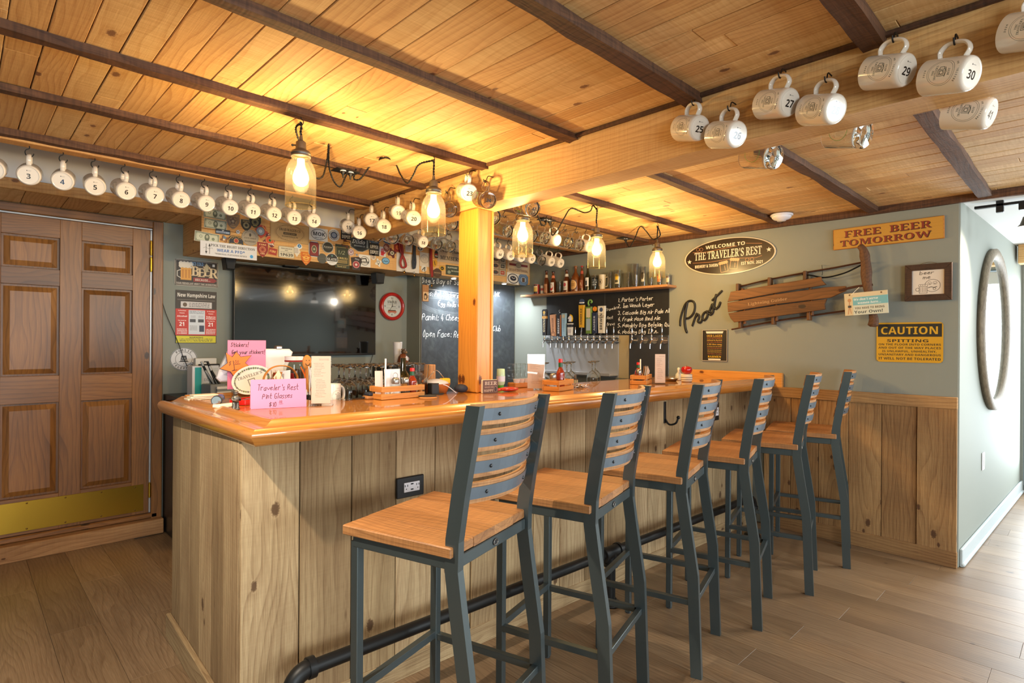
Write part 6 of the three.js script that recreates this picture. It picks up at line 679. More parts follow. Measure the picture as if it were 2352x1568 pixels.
// ---------------------------------------------------------------- beer wall: shelf, bottles, chalkboard, taps
{
  const sx = 0.15, y1 = 1.792, y0 = 1.772, za = -4.09, zb = -2.42;
  solo('wall_shelf', 'long narrow wooden shelf of bottles above the taps', 'shelf', bx(XS - sx, XS - 0.001, y0, y1, za, zb, 0.003, 'z'), M.slat);
  const X = XS - 0.075, ink = (s) => s;
  // profile bottle: radius r, height h
  const bottleG = (r, h, neck = 0.013, sh = 0.58) => lathe([[0, 0], [r * 0.92, 0], [r, h * 0.02], [r, h * (sh - 0.08)], [r * 0.92, h * sh], [r * 0.6, h * (sh + 0.1)], [neck, h * (sh + 0.2)], [neck * 0.92, h * 0.93], [neck * 1.15, h * 0.94], [neck * 1.15, h * 0.975], [neck, h], [0, h]], 28);
  const wrap = (r, h0, h1, cell, a = 1.9) => { const g = new THREE.CylinderGeometry(r, r, h1 - h0, 20, 1, true, -a / 2 + RT, a).translate(0, (h0 + h1) / 2, 0); const u = g.attributes.uv; for (let i = 0; i < u.count; i++) u.setXY(i, mix(cell.u0, cell.u1, u.getX(i)), mix(cell.v0, cell.v1, u.getY(i))); return g; };
  const place = (l, r, py) => { const p = at((l + r) / 2, 660, { x: X }); return V(X, y1 + 0.0005, p.z); };
  const size = (l, r, t) => { const p = at((l + r) / 2, t, { x: X }), a = at(l, 650, { x: X }), b = at(r, 650, { x: X }); const depth = V(p.x, p.y - EYE.y, p.z).dot(FWD); return { h: p.y - y1, r: (r - l) / FOCAL * depth / 2 }; };
  const bottle = (l, r, t, mat, label, draw, cap, lab = [0.12, 0.5], neckCol) => { const s = size(l, r, t), o = thing('beer_bottle', label, 'bottle', place(l, r), 0, 'bottles on the wall shelf'), R = s.r * 0.92; mesh('glass', bottleG(R, s.h, Math.min(0.0135, R * 0.45)), mat, o); mesh('cap', T(new THREE.CylinderGeometry(Math.min(0.0145, R * 0.5), Math.min(0.0155, R * 0.52), 0.008, 18), 0, s.h, 0), cap, o); if (draw) mesh('paper_label', wrap(R * 1.012, s.h * lab[0], s.h * lab[1], printA.cell(70, 90, draw)), M.printA, o); if (neckCol) mesh('neck_label', new THREE.CylinderGeometry(R * 0.5, R * 0.62, s.h * 0.12, 20, 1, true).translate(0, s.h * 0.76, 0), neckCol, o); return o; };
  const can = (l, r, t, label, draw) => { const s = size(l, r, t), R = s.r * 0.9, o = thing('drink_can', label, 'can', place(l, r), 0, 'cans on the wall shelf'); mesh('shell', lathe([[0, 0], [R * 0.8, 0], [R, s.h * 0.06], [R, s.h * 0.92], [R * 0.84, s.h], [0, s.h * 0.985]], 28), M.stainless, o); mesh('print', wrap(R * 1.01, s.h * 0.05, s.h * 0.93, printA.cell(80, 120, draw), 6.28), M.printA, o); };
  const pint = (l, r, t, label, o2 = {}) => { const s = size(l, r, t), R = s.r * 0.92, h = s.h, o = thing('beer_glass', label, 'glass', place(l, r), 0, 'glasses on the wall shelf'); mesh('glass', lathe([[0, 0.006], [R * 0.66, 0.004], [R * 0.7, 0], [R * 0.74, 0.003], [R * 0.88, h * 0.5], [R, h], [R * 0.96, h], [R * 0.85, h * 0.5], [R * 0.68, h * 0.08], [0, h * 0.07]], 28), o2.mat || M.glassSolid, o); if (o2.draw) mesh('print', wrap(R * (o2.pr || 0.91), h * 0.25, h * 0.8, printA.cell(70, 80, o2.draw), o2.a || 1.6), M.printA, o); if (o2.handle) mesh('handle', tube([[0, h * 0.8, R], [0, h * 0.82, R + 0.025], [0, h * 0.5, R + 0.032], [0, h * 0.22, R + 0.02], [0, h * 0.2, R]], 0.005, 20, 8), o2.mat || M.glass, o); };
  can(1225, 1240, 652, 'red and gold nutcracker can beside a small silver can', (g, w, h) => { fillBg(g, w, h, '#a3271d'); box2(g, w * 0.36, h * 0.1, w * 0.3, h * 0.8, '#d8b24a'); disc(g, w * 0.5, h * 0.22, 12, '#e8c8a0'); box2(g, w * 0.38, h * 0.05, w * 0.26, h * 0.1, '#1c1c1c'); box2(g, w * 0.36, h * 0.75, w * 0.3, h * 0.2, '#2a2a2a'); }); can(1241, 1249, 655, 'small silver and red can on the wall shelf', (g, w, h) => { fillBg(g, w, h, '#c8c2b8'); box2(g, 0, h * 0.3, w, h * 0.3, '#a83a30'); });
  bottle(1248, 1262, 622, M.amber, 'brown beer bottle with tan label next to the cans', (g, w, h) => { fillBg(g, w, h, '#b07a50'); scribble(g, 10, 20, 50, 40, '#6a3a20', 4); }, M.black, [0.05, 0.42], std('#c8a888', 0.6)); bottle(1263, 1278, 624, M.amber, 'brown beer bottle with white and red oval label', (g, w, h) => { fillBg(g, w, h, '#d8cfc0'); disc(g, w / 2, h * 0.55, [26, 30], '#c03028'); disc(g, w / 2, h * 0.45, [20, 18], '#e4d8c8'); }, M.black, [0.08, 0.5], std('#d87a50', 0.6)); pint(1279, 1292, 646, 'short clear jar glass between beer bottles');
  bottle(1293, 1310, 620, M.amber, 'brown beer bottle with cream neck and label', (g, w, h) => { fillBg(g, w, h, '#dcd4c8'); disc(g, w / 2, h * 0.4, 18, '#b8505a'); scribble(g, 12, 58, 46, 20, '#666', 3); }, M.black, [0.1, 0.5], std('#dcd4c8', 0.6)); bottle(1310, 1334, 612, phys('#6e3a14', { roughness: 0.1, clearcoat: 1 }), 'wide brown growler bottle with oval tan label', (g, w, h) => { fillBg(g, w, h, '#54300f'); disc(g, w / 2, h / 2, [30, 42], '#c89a58', '#e0c090', 4); scribble(g, 18, 30, 34, 30, '#5a3a18', 4); }, std('#8a5a2a', 0.5), [0.08, 0.46]); bottle(1330, 1343, 612, M.amber, 'brown beer bottle with red foil cap and tan label', (g, w, h) => { fillBg(g, w, h, '#8a4a2a'); line2(g, [[20, 60], [35, 25], [50, 60]], '#e0c8a0', 6); }, M.red, [0.12, 0.45], std('#b04a30', 0.5)); bottle(1343, 1357, 610, M.bottleGreen, 'dark beer bottle with white square label', (g, w, h) => { fillBg(g, w, h, '#d8d4cc'); box2(g, 22, 20, 26, 60, '#2a2a2a'); disc(g, 35, 26, 9, '#d8d4cc'); }, M.black, [0.18, 0.52]);
  pint(1358, 1374, 631, 'pint glass with dark lettered print', { draw: (g, w, h) => { fillBg(g, w, h, '#2a343c'); txt(g, 'NEVER', 35, 20, 18, '#b8c4cc'); txt(g, 'MET A', 35, 42, 18, '#b8c4cc'); txt(g, 'BEER', 35, 64, 18, '#b8c4cc'); }, a: 4 }); pint(1374, 1393, 631, 'frosted stein mug with dark print', { mat: phys('#c9bfa8', { roughness: 0.45 }), handle: true, draw: (g, w, h) => { fillBg(g, w, h, '#c2b69c'); disc(g, 35, 40, 24, null, '#3a342a', 4); box2(g, 26, 28, 18, 26, '#3a342a'); }, pr: 0.95 }); pint(1394, 1408, 624, 'slim clear pilsner glass beside the stein'); pint(1410, 1430, 620, 'pint glass with round yellow print', { draw: (g, w, h) => { fillBg(g, w, h, '#cfc8b0'); disc(g, 38, 28, 24, '#d8b030'); box2(g, 12, 50, 46, 20, '#4a4a3a'); } }); pint(1437, 1449, 625, 'plain clear tumbler beside the yellow printed pint'); pint(1448, 1471, 606, 'tall wide clear beer glass, largest on the shelf'); pint(1471, 1486, 612, 'clear beer glass with dark crest print', { draw: (g, w, h) => { fillBg(g, w, h, '#b8b4a4'); disc(g, 35, 38, 26, '#3a342c'); } }); pint(1488, 1502, 624, 'clear pint glass behind the pendant lamp'); pint(1508, 1522, 622, 'clear pint glass with orange base print', { draw: (g, w, h) => { fillBg(g, w, h, '#c8743c'); } }); pint(1529, 1541, 629, 'small tulip glass with tan label at the shelf end', { draw: (g, w, h) => { fillBg(g, w, h, '#c8b498'); } });
}
{ // black menu board and steel back panels
  const p = (px, py) => at(px, py, { x: XS - 0.004 }), a = p(1256, 690), b = p(1537, 690), W = 1024, Hh = 360, y1 = 1.77, y0 = 1.385, bd = thing('tap_board', 'black chalkboard listing six numbered beers under the shelf', 'chalkboard', [XS - 0.004, (y0 + y1) / 2, (a.z + b.z) / 2]); bd.rotation.y = RT;
  const X = (px) => (at(px, 700, { x: XS - 0.008 }).z - a.z) / (b.z - a.z) * W, Y = (py, px = 1450) => (y1 - at(px, py, { x: XS - 0.008 }).y) / (y1 - y0) * Hh;
  const mat = chalkTex(W, Hh, (g) => { g.fillStyle = 'rgba(14,13,13,0.72)'; g.fillRect(0, 0, W, Hh); const c = '#ebe9e4'; [["1. Porter's Porter", 692], ['2. Inn Wench Lager', 706], ['3. Cascade Big Air Pale Ale', 722], ['4. Frank Nose Red Ale', 737], ['5. Naughty Dog Belgian Quad', 751], ['6. Nodding Dog I.P.A.', 766]].forEach(([s, q], i) => hand(g, s, X(1419), Y(q), 42, c, { sx: 0.72, rise: -0.15, pen: 4.4 })); hand(g, 'Travelers', X(1392), Y(712), 32, c, { sx: 0.66, rise: -2.2, pen: 3 }); hand(g, 'Rest', X(1394), Y(731), 34, c, { sx: 0.7, pen: 3 }); hand(g, 'Brews', X(1394), Y(747), 34, c, { sx: 0.7, rise: -1, pen: 3 }); line2(g, [[X(1389), 0], [X(1389), Hh]], 'rgba(200,200,200,0.35)', 3); });
  mesh('slate', fitUV(cbox(b.z - a.z, y1 - y0, 0.006, 0.001), { u0: 0, u1: 1, v0: 0, v1: 1 }), mat, bd);
  const pl = thing('steel_splash', 'brushed steel splash panel with drip ledge under the taps', 'panel', [0, 0, 0]), c = p(1422, 700), e = p(1446, 700); mesh('panel', bx(XS - 0.008, XS - 0.001, 1.0, 1.383, a.z, c.z, 0.001, 'y'), M.stainless, pl); const dl = thing('drip_tray', 'steel drip tray under the long row of taps', 'tray'); mesh('drip_ledge', merge([bx(XS - 0.13, XS - 0.009, 1.02, 1.03, a.z + 0.01, c.z - 0.005, 0.002), bx(XS - 0.135, XS - 0.13, 1.02, 1.045, a.z + 0.01, c.z - 0.005, 0.001)]), M.stainless, dl);
  solo('dark_steel_splash', 'dark steel panel below the four right hand taps', 'panel', bx(XS - 0.008, XS - 0.001, 1.0, 1.383, e.z, b.z, 0.001), std('#77787a', 0.35, 0.9), null); solo('plain_panel', 'tan painted strip between the two steel panels', 'panel', bx(XS - 0.006, XS - 0.001, 1.0, 1.383, c.z + 0.002, e.z - 0.002, 0.001), std('#a89a78', 0.6), null);
}
{ // taps
  const TXX = XS - 0.085, zOf = (px) => at(px, 785, { x: TXX }).z, Y0 = 1.335, faucet = merge([rod([0.074, 0, 0], [0.03, 0, 0], 0.0075), T(new THREE.CylinderGeometry(0.028, 0.028, 0.006, 24).rotateZ(Math.PI / 2), 0.072, 0, 0), T(lathe([[0.0, -0.012], [0.0095, -0.01], [0.0105, 0.01], [0.008, 0.02], [0.006, 0.034], [0.007, 0.04], [0.0055, 0.05], [0, 0.05]], 18), 0.022, 0, 0), rod([0.022, -0.004, 0], [0.0, -0.03, 0], 0.0072), rod([0.0, -0.028, 0], [-0.004, -0.07, 0], 0.0062)]);
  const lever = (o, mat) => mesh('lever', T(lathe([[0, 0], [0.004, 0], [0.004, 0.02], [0.006, 0.03], [0.0045, 0.075], [0, 0.078]], 14), 0.022, 0.05, 0), mat, o);
  const tap = (px, label, handle, y = Y0) => { const o = thing('beer_tap', label, 'tap', [TXX - 0.0, y, zOf(px)], 0, 'beer taps on the wall'); mesh('faucet', faucet, M.chrome, o); if (handle) handle(o); else lever(o, M.chrome); return o; };
  // tapered slab handle whose print faces the bar, px box of the photo
  const paddle = (l, t, r, b, draw, o2 = {}) => (o) => { const s = span(l, t, r, b, { x: TXX }), y = s.c.y - o.position.y, z = s.c.z - o.position.z, h = s.h, w = s.w * 0.92, k = o2.taper || 0.8; const body = slab(poly([[-w / 2 * k, -h / 2], [w / 2 * k, -h / 2], [w / 2, h / 2 - (o2.rnd || 0)], [w * 0.3, h / 2], [-w * 0.3, h / 2], [-w / 2, h / 2 - (o2.rnd || 0)]]), 0.024, 0.003), m = mesh('handle', fitUV(body, printA.cell(44, Math.max(60, Math.round(44 * h / w)), draw)).rotateY(RT).translate(0.034, 0, 0), M.printA, o); m.position.set(0, y, z); m.rotation.x = o2.rot || 0; mesh('ferrule', rod([0.022, 0.045, 0], [0.022, y - h / 2 + 0.004, z], 0.006), M.chrome, o); return m; };
  const vert = (s, bg, ink, more) => (g, w, h) => { fillBg(g, w, h, bg); g.save(); g.translate(w / 2, h * 0.52); g.rotate(-Math.PI / 2); txt(g, s, 0, 0, w * 0.5, ink, { fit: h * 0.72 }); g.restore(); if (more) more(g, w, h); };
  tap(1247, 'chrome tap with tall black and gold handle left of the steel panel', paddle(1242, 710, 1254, 770, vert('GUINNESS', '#17151a', '#c8b890', (g, w, h) => { box2(g, 0, h * 0.26, w, h * 0.1, '#b8863c'); disc(g, w / 2, h * 0.12, w * 0.24, '#c9a24a'); }), { taper: 0.7, rnd: 0.01 })); tap(1264, 'chrome tap with pale wood CONTOOCOOK handle', paddle(1261, 722, 1275, 772, vert('CONTOOCOOK', '#c08a62', '#4a2a18', (g, w, h) => { disc(g, w / 2, h * 0.9, w * 0.3, null, '#5a3420', 3); }), { rot: -0.06 })); tap(1277, 'chrome tap with black handle topped by a silver seahorse', (o) => { const m = paddle(1275, 723, 1287, 772, vert('BREWERY', '#1c1a1c', '#d8d8d8', (g, w, h) => { box2(g, w * 0.8, 0, w * 0.2, h, '#9a5a2a'); }))(o); const t = at(1281, 716, { x: TXX }).sub(o.position); mesh('seahorse', tube([[0.022, t.y - 0.02, t.z], [0.022, t.y - 0.006, t.z + 0.008], [0.022, t.y + 0.01, t.z - 0.002], [0.022, t.y + 0.02, t.z + 0.006], [0.022, t.y + 0.016, t.z + 0.016]], 0.005, 24, 8), M.chrome, o); }); tap(1290, 'chrome tap with light blue handle', paddle(1287, 719, 1298, 772, (g, w, h) => { fillBg(g, w, h, '#8fb0c4'); box2(g, w * 0.2, h * 0.06, w * 0.6, h * 0.14, '#c8c0a8'); scribble(g, w * 0.3, h * 0.3, w * 0.4, h * 0.5, '#6a8ca4', 7); })); tap(1303, 'chrome tap with white unicorn handle', (o) => { const m = paddle(1300, 742, 1313, 770, (g, w, h) => { fillBg(g, w, h, '#d8d4ca'); box2(g, 0, h * 0.1, w, h * 0.22, '#26242a'); scribble(g, w * 0.2, h * 0.5, w * 0.6, h * 0.3, '#6a5a8a', 3); })(o); const t = at(1306, 731, { x: TXX }).sub(o.position); const s = slab(poly([[-0.018, -0.03], [0.016, -0.032], [0.02, -0.012], [0.024, 0.016], [0.008, 0.03], [-0.004, 0.026], [-0.024, 0.004], [-0.022, -0.006], [-0.008, -0.004]]), 0.018, 0.003).rotateY(RT).translate(0.032, 0, 0); const u = mesh('unicorn_head', s, M.whitePlastic, o); u.position.set(0, t.y, t.z); const mane = mesh('mane', tube([[0.022, t.y - 0.03, t.z + 0.022], [0.022, t.y, t.z + 0.028], [0.022, t.y + 0.026, t.z + 0.018], [0.022, t.y + 0.034, t.z]], 0.007, 20, 8), M.yellow, o); });
  tap(1318, 'chrome tap with bare lever between the unicorn and yellow handles'); tap(1331, 'chrome tap with tall yellow SUMMER ALE handle', (o) => { paddle(1326, 700, 1340, 752, vert('SUMMER ALE', '#d8a624', '#2a2a30'), { taper: 0.75 })(o); const t = at(1333, 692, { x: TXX }).sub(o.position); mesh('badge', T(new THREE.CylinderGeometry(0.024, 0.024, 0.016, 24).rotateZ(Math.PI / 2), 0.024, t.y, t.z), std('#38486a', 0.4), o); mesh('ribbon', T(cbox(0.02, 0.012, 0.052, 0.003), 0.022, t.y - 0.012, t.z), M.whitePlastic, o); }); tap(1346, 'chrome tap with green handle and curling wave top', (o) => { paddle(1342, 704, 1357, 766, vert('IPA', '#6a8a3c', '#c8d0b8', (g, w, h) => { box2(g, w * 0.16, h * 0.06, w * 0.68, h * 0.34, '#d8ccb0'); box2(g, w * 0.16, h * 0.44, w * 0.68, h * 0.44, '#9fb4c4'); }))(o); const t = at(1351, 694, { x: TXX }).sub(o.position); mesh('wave', tube([[0.022, t.y - 0.03, t.z - 0.006], [0.022, t.y - 0.008, t.z - 0.016], [0.022, t.y + 0.016, t.z - 0.008], [0.022, t.y + 0.02, t.z + 0.014], [0.022, t.y + 0.004, t.z + 0.026], [0.022, t.y - 0.004, t.z + 0.014]], 0.0085, 30, 8), std('#6f9a4c', 0.5), o); });
  tap(1360, 'chrome tap with navy handle and round yellow top', (o) => { paddle(1357, 717, 1370, 765, vert('AMBER', '#232f4e', '#b8c0d8'))(o); const t = at(1363, 709, { x: TXX }).sub(o.position); mesh('badge', T(new THREE.CylinderGeometry(0.022, 0.022, 0.014, 24).rotateZ(Math.PI / 2), 0.024, t.y, t.z), std('#d89a2c', 0.45), o); mesh('badge_ring', T(new THREE.TorusGeometry(0.013, 0.003, 8, 20).rotateY(Math.PI / 2), 0.016, t.y, t.z), M.orange, o); }); tap(1374, 'chrome tap with white printed handle', (o) => { paddle(1370, 702, 1388, 765, vert('BREWING', '#d8d4c8', '#2a2a2a', (g, w, h) => { box2(g, w * 0.1, h * 0.06, w * 0.8, h * 0.2, '#e2ded4'); disc(g, w * 0.5, h * 0.14, w * 0.24, '#3a4a6a'); scribble(g, w * 0.1, h * 0.34, w * 0.8, h * 0.1, '#333', 2); }))(o); });
  tap(1390, 'chrome tap with slim bare lever beside the white handle'); tap(1406, 'chrome tap with slim bare lever at the end of the long row'); tap(1448, 'chrome tap with bare lever, closest to the tan strip', null, 1.338); tap(1471, 'chrome tap with bare lever, second from the tan strip', null, 1.338); tap(1493, 'chrome tap with bare lever, third from the tan strip', null, 1.338); tap(1517, 'chrome tap with bare lever, furthest from the tan strip', null, 1.338);
  solo('tap_manifold', 'chrome pipe that carries the long row of taps', 'pipe', rod([XS - 0.03, 1.338, zOf(1247) - 0.01], [XS - 0.03, 1.338, zOf(1412) + 0.01], 0.016, 18), M.chrome);
}

// ---------------------------------------------------------------- things on the bar
const onBar = (px, py, y = BY) => at(px, py, { y }), YB = BY + 0.0006;
const depthOf = (p) => p.clone().sub(EYE).dot(FWD), pxm = (n, p) => n / FOCAL * depthOf(p);     // photo pixels to metres at a point
const FACE = Math.atan2(FWD.x, -FWD.z);                                                          // turn that makes a thing face the camera
function menuStand(px, py, w, h, label, turn, seed) {
  const p = onBar(px, py); const W = pxm(w, p), Hh = pxm(h, p), o = thing('menu_stand', label, 'menu holder', [p.x, YB, p.z], turn, 'menu stands along the bar');
  const sh = mesh('menu_sheet', fitUV(T(cbox(W * 0.97, Hh * 0.97, 0.001, 0.0002), 0, Hh / 2 + 0.005, 0), printA.cell(120, 260, (g, a, b) => { fillBg(g, a, b, '#dfc3ae'); scribble(g, a * 0.4, b * 0.05, a * 0.5, b * 0.05, '#8a6a5c', 2, { t: 0.25 }); scribble(g, a * 0.12, b * 0.14, a * 0.62, b * 0.3, '#8a6a5c', 9, { ragged: 1, t: 0.2 }); scribble(g, a * 0.2, b * 0.48, a * 0.6, b * 0.4, '#8a6a5c', 12, { ragged: 1, t: 0.2 }); })), M.printA, o);
  mesh('acrylic_sleeve', merge([T(cbox(W, Hh, 0.0014, 0.0003), 0, Hh / 2 + 0.004, 0.0022), T(cbox(W, Hh, 0.0014, 0.0003), 0, Hh / 2 + 0.004, -0.0022)]), M.acrylic, o); mesh('acrylic_foot', merge([rod([-W * 0.5, 0.05, 0], [-W * 0.62, 0.002, 0.04], 0.0015, 6), rod([W * 0.5, 0.05, 0], [W * 0.62, 0.002, 0.04], 0.0015, 6), T(cbox(W * 1.2, 0.002, 0.085, 0.0005), 0, 0.001, 0)]), M.acrylic, o); return o;
}
menuStand(737, 931, 44, 112, 'acrylic menu stand beside the pint glass card', -0.55); menuStand(1231, 895, 41, 80, 'acrylic menu stand beside the red spoon', -0.62); menuStand(1516, 882, 25, 68, 'acrylic menu stand between the crate and the apple jar', -0.7);
{ // tent card: pint glasses
  const a = onBar(576, 940), b = onBar(704, 934), W = a.distanceTo(b), h = pxm(68, a), o = thing('price_card', 'folded pink card offering pint glasses for ten dollars', 'card', [(a.x + b.x) / 2, YB, (a.z + b.z) / 2], -Math.atan2(b.z - a.z, b.x - a.x));
  mesh('front_leaf', fitUV(T(cbox(W, h, 0.0008, 0.0001), 0, h / 2, 0), printA.cell(512, 272, (g, w, q) => { fillBg(g, w, q, '#ec84a8'); const k = '#2a1c28'; hand(g, "Traveler's Rest", w * 0.12, q * 0.38, 66, k, { pen: 5.5, sx: 0.74 }); hand(g, 'Pint Glasses', w * 0.2, q * 0.66, 62, k, { pen: 5.5, sx: 0.78 }); hand(g, '$10', w * 0.32, q * 0.94, 54, k, { pen: 5.5 }); hand(g, '00', w * 0.5, q * 0.84, 30, k, { pen: 3.5 }); line2(g, [[w * 0.5, q * 0.87], [w * 0.57, q * 0.86]], k, 3); })).rotateX(-0.18), M.printA, o); mesh('rear_leaf', T(cbox(W, h, 0.0008, 0.0001), 0, h / 2, 0).rotateX(0.18).translate(0, 0, -2 * h * Math.sin(0.18)), M.pink, o);
}
{ // tall pink card with star
  const p = onBar(565, 915), z = p.z - 0.16, P = (x, y) => at(x, y, { z }), a = P(522, 894), b = P(610, 894), c = P(523, 781), o = thing('sticker_card', 'tall pink card saying get your stickers', 'card', [(a.x + b.x) / 2, (a.y + c.y) / 2, z], 0), W = b.x - a.x, h = c.y - a.y;
  mesh('card', fitUV(cbox(W, h, 0.001, 0.0001), printA.cell(320, 400, (g, w, q) => { fillBg(g, w, q, '#ec84a8'); const k = '#2a1c28'; hand(g, 'Stickers!', w * 0.08, q * 0.13, 42, k, { pen: 5, sx: 0.8 }); hand(g, 'Get your stickers!', w * 0.1, q * 0.28, 40, k, { pen: 5, sx: 0.78 }); })), M.printA, o);
  const s = P(542, 838), st = []; const pts = [[598, 335], [695, 405], [757, 322], [825, 402], [985, 380], [890, 490], [1000, 585], [808, 610], [738, 728], [672, 625], [508, 580], [625, 495]]; for (const [x, y] of pts) { const q = at(430 + x / 6.72, 760 + y / 6.72, { z: z + 0.02 }); st.push([q.x, q.y]); } const cx = st.reduce((m, q) => m + q[0], 0) / st.length, cy = st.reduce((m, q) => m + q[1], 0) / st.length;
  const star = thing('price_star', 'orange paper star marked one dollar', 'card', [cx, cy, z + 0.02]); mesh('outline', slab(poly(st.map(([x, y]) => [(x - cx) * 1.06, (y - cy) * 1.06])), 0.001).translate(0, 0, -0.001), M.black, star); mesh('star', fitUV(slab(poly(st.map(([x, y]) => [x - cx, y - cy])), 0.001), printA.cell(200, 170, (g, w, q) => { fillBg(g, w, q, '#ee7d2c'); const k = '#3a2212'; hand(g, '$', w * 0.26, q * 0.5, 34, k, { lw: 1 }); line2(g, [[w * 0.4, q * 0.34], [w * 0.44, q * 0.68], [w * 0.36, q * 0.72], [w * 0.52, q * 0.68]], k, 4); hand(g, '00', w * 0.44, q * 0.44, 28, k, { lw: 1 }); line2(g, [[w * 0.44, q * 0.48], [w * 0.62, q * 0.46]], k, 3); })), M.printA, star);
  // point of sale terminal behind the card
  const zz = z - 0.06, T0 = [[494, 868], [499, 850], [520, 806], [530, 800], [660, 801], [668, 808], [664, 820], [648, 862], [640, 872], [502, 876]].map(([x, y]) => { const q = at(x, y, { z: zz }); q.y = Math.max(q.y, YB + 0.012); return q; }), tx = T0.reduce((m, q) => m + q.x, 0) / T0.length, ty = T0.reduce((m, q) => m + q.y, 0) / T0.length, t = thing('sales_terminal', 'white tilted sales terminal behind the pink cards', 'terminal', [tx, 0, zz]); mesh('shell', slab(poly(T0.map((q) => [q.x - tx, q.y])), 0.03, 0.006), M.whitePlastic, t); mesh('stand', bx(-0.06, 0.06, YB, ty - 0.02, -0.06, -0.002, 0.006), M.whitePlastic, t); const cp = at(636, 798, { z: zz }); mesh('clip', T(cbox(0.035, 0.02, 0.03, 0.005), cp.x - tx, cp.y, 0.015), M.nickel, t);
  // oval plate leaning on the card
  const q = at(577, 873, { z: z + 0.035 }), pw = pxm(92, q), ph = pxm(66, q), pl = thing('oval_plate', 'oval white plate with a leafy rim and tavern print', 'plate', q); mesh('plate', fitUV(lathe([[0, 0], [0.34, 0.002], [0.38, 0.012], [0.5, 0.022], [0.5, 0.026], [0.37, 0.017], [0.33, 0.008], [0, 0.007]], 48).scale(pw, 0.5, ph).rotateX(Math.PI / 2), printA.cell(220, 160, (g, w, h) => { fillBg(g, w, h, '#dfdcd8'); for (let i = 0; i < 46; i++) { const a = i / 46 * 6.283; disc(g, w / 2 + Math.cos(a) * w * 0.42, h / 2 + Math.sin(a) * h * 0.4, 4 + h2(i, 1) * 3, i % 3 ? '#6a7a5c' : '#5a5a62'); } txt(g, "TRAVELER'S", w / 2, h * 0.34, 22, '#666', { font: 'serif' }); box2(g, w * 0.42, h * 0.46, w * 0.16, h * 0.22, null, '#666', 4); })), M.printA, pl); pl.rotation.set(-0.25, 0, 0.28);
}
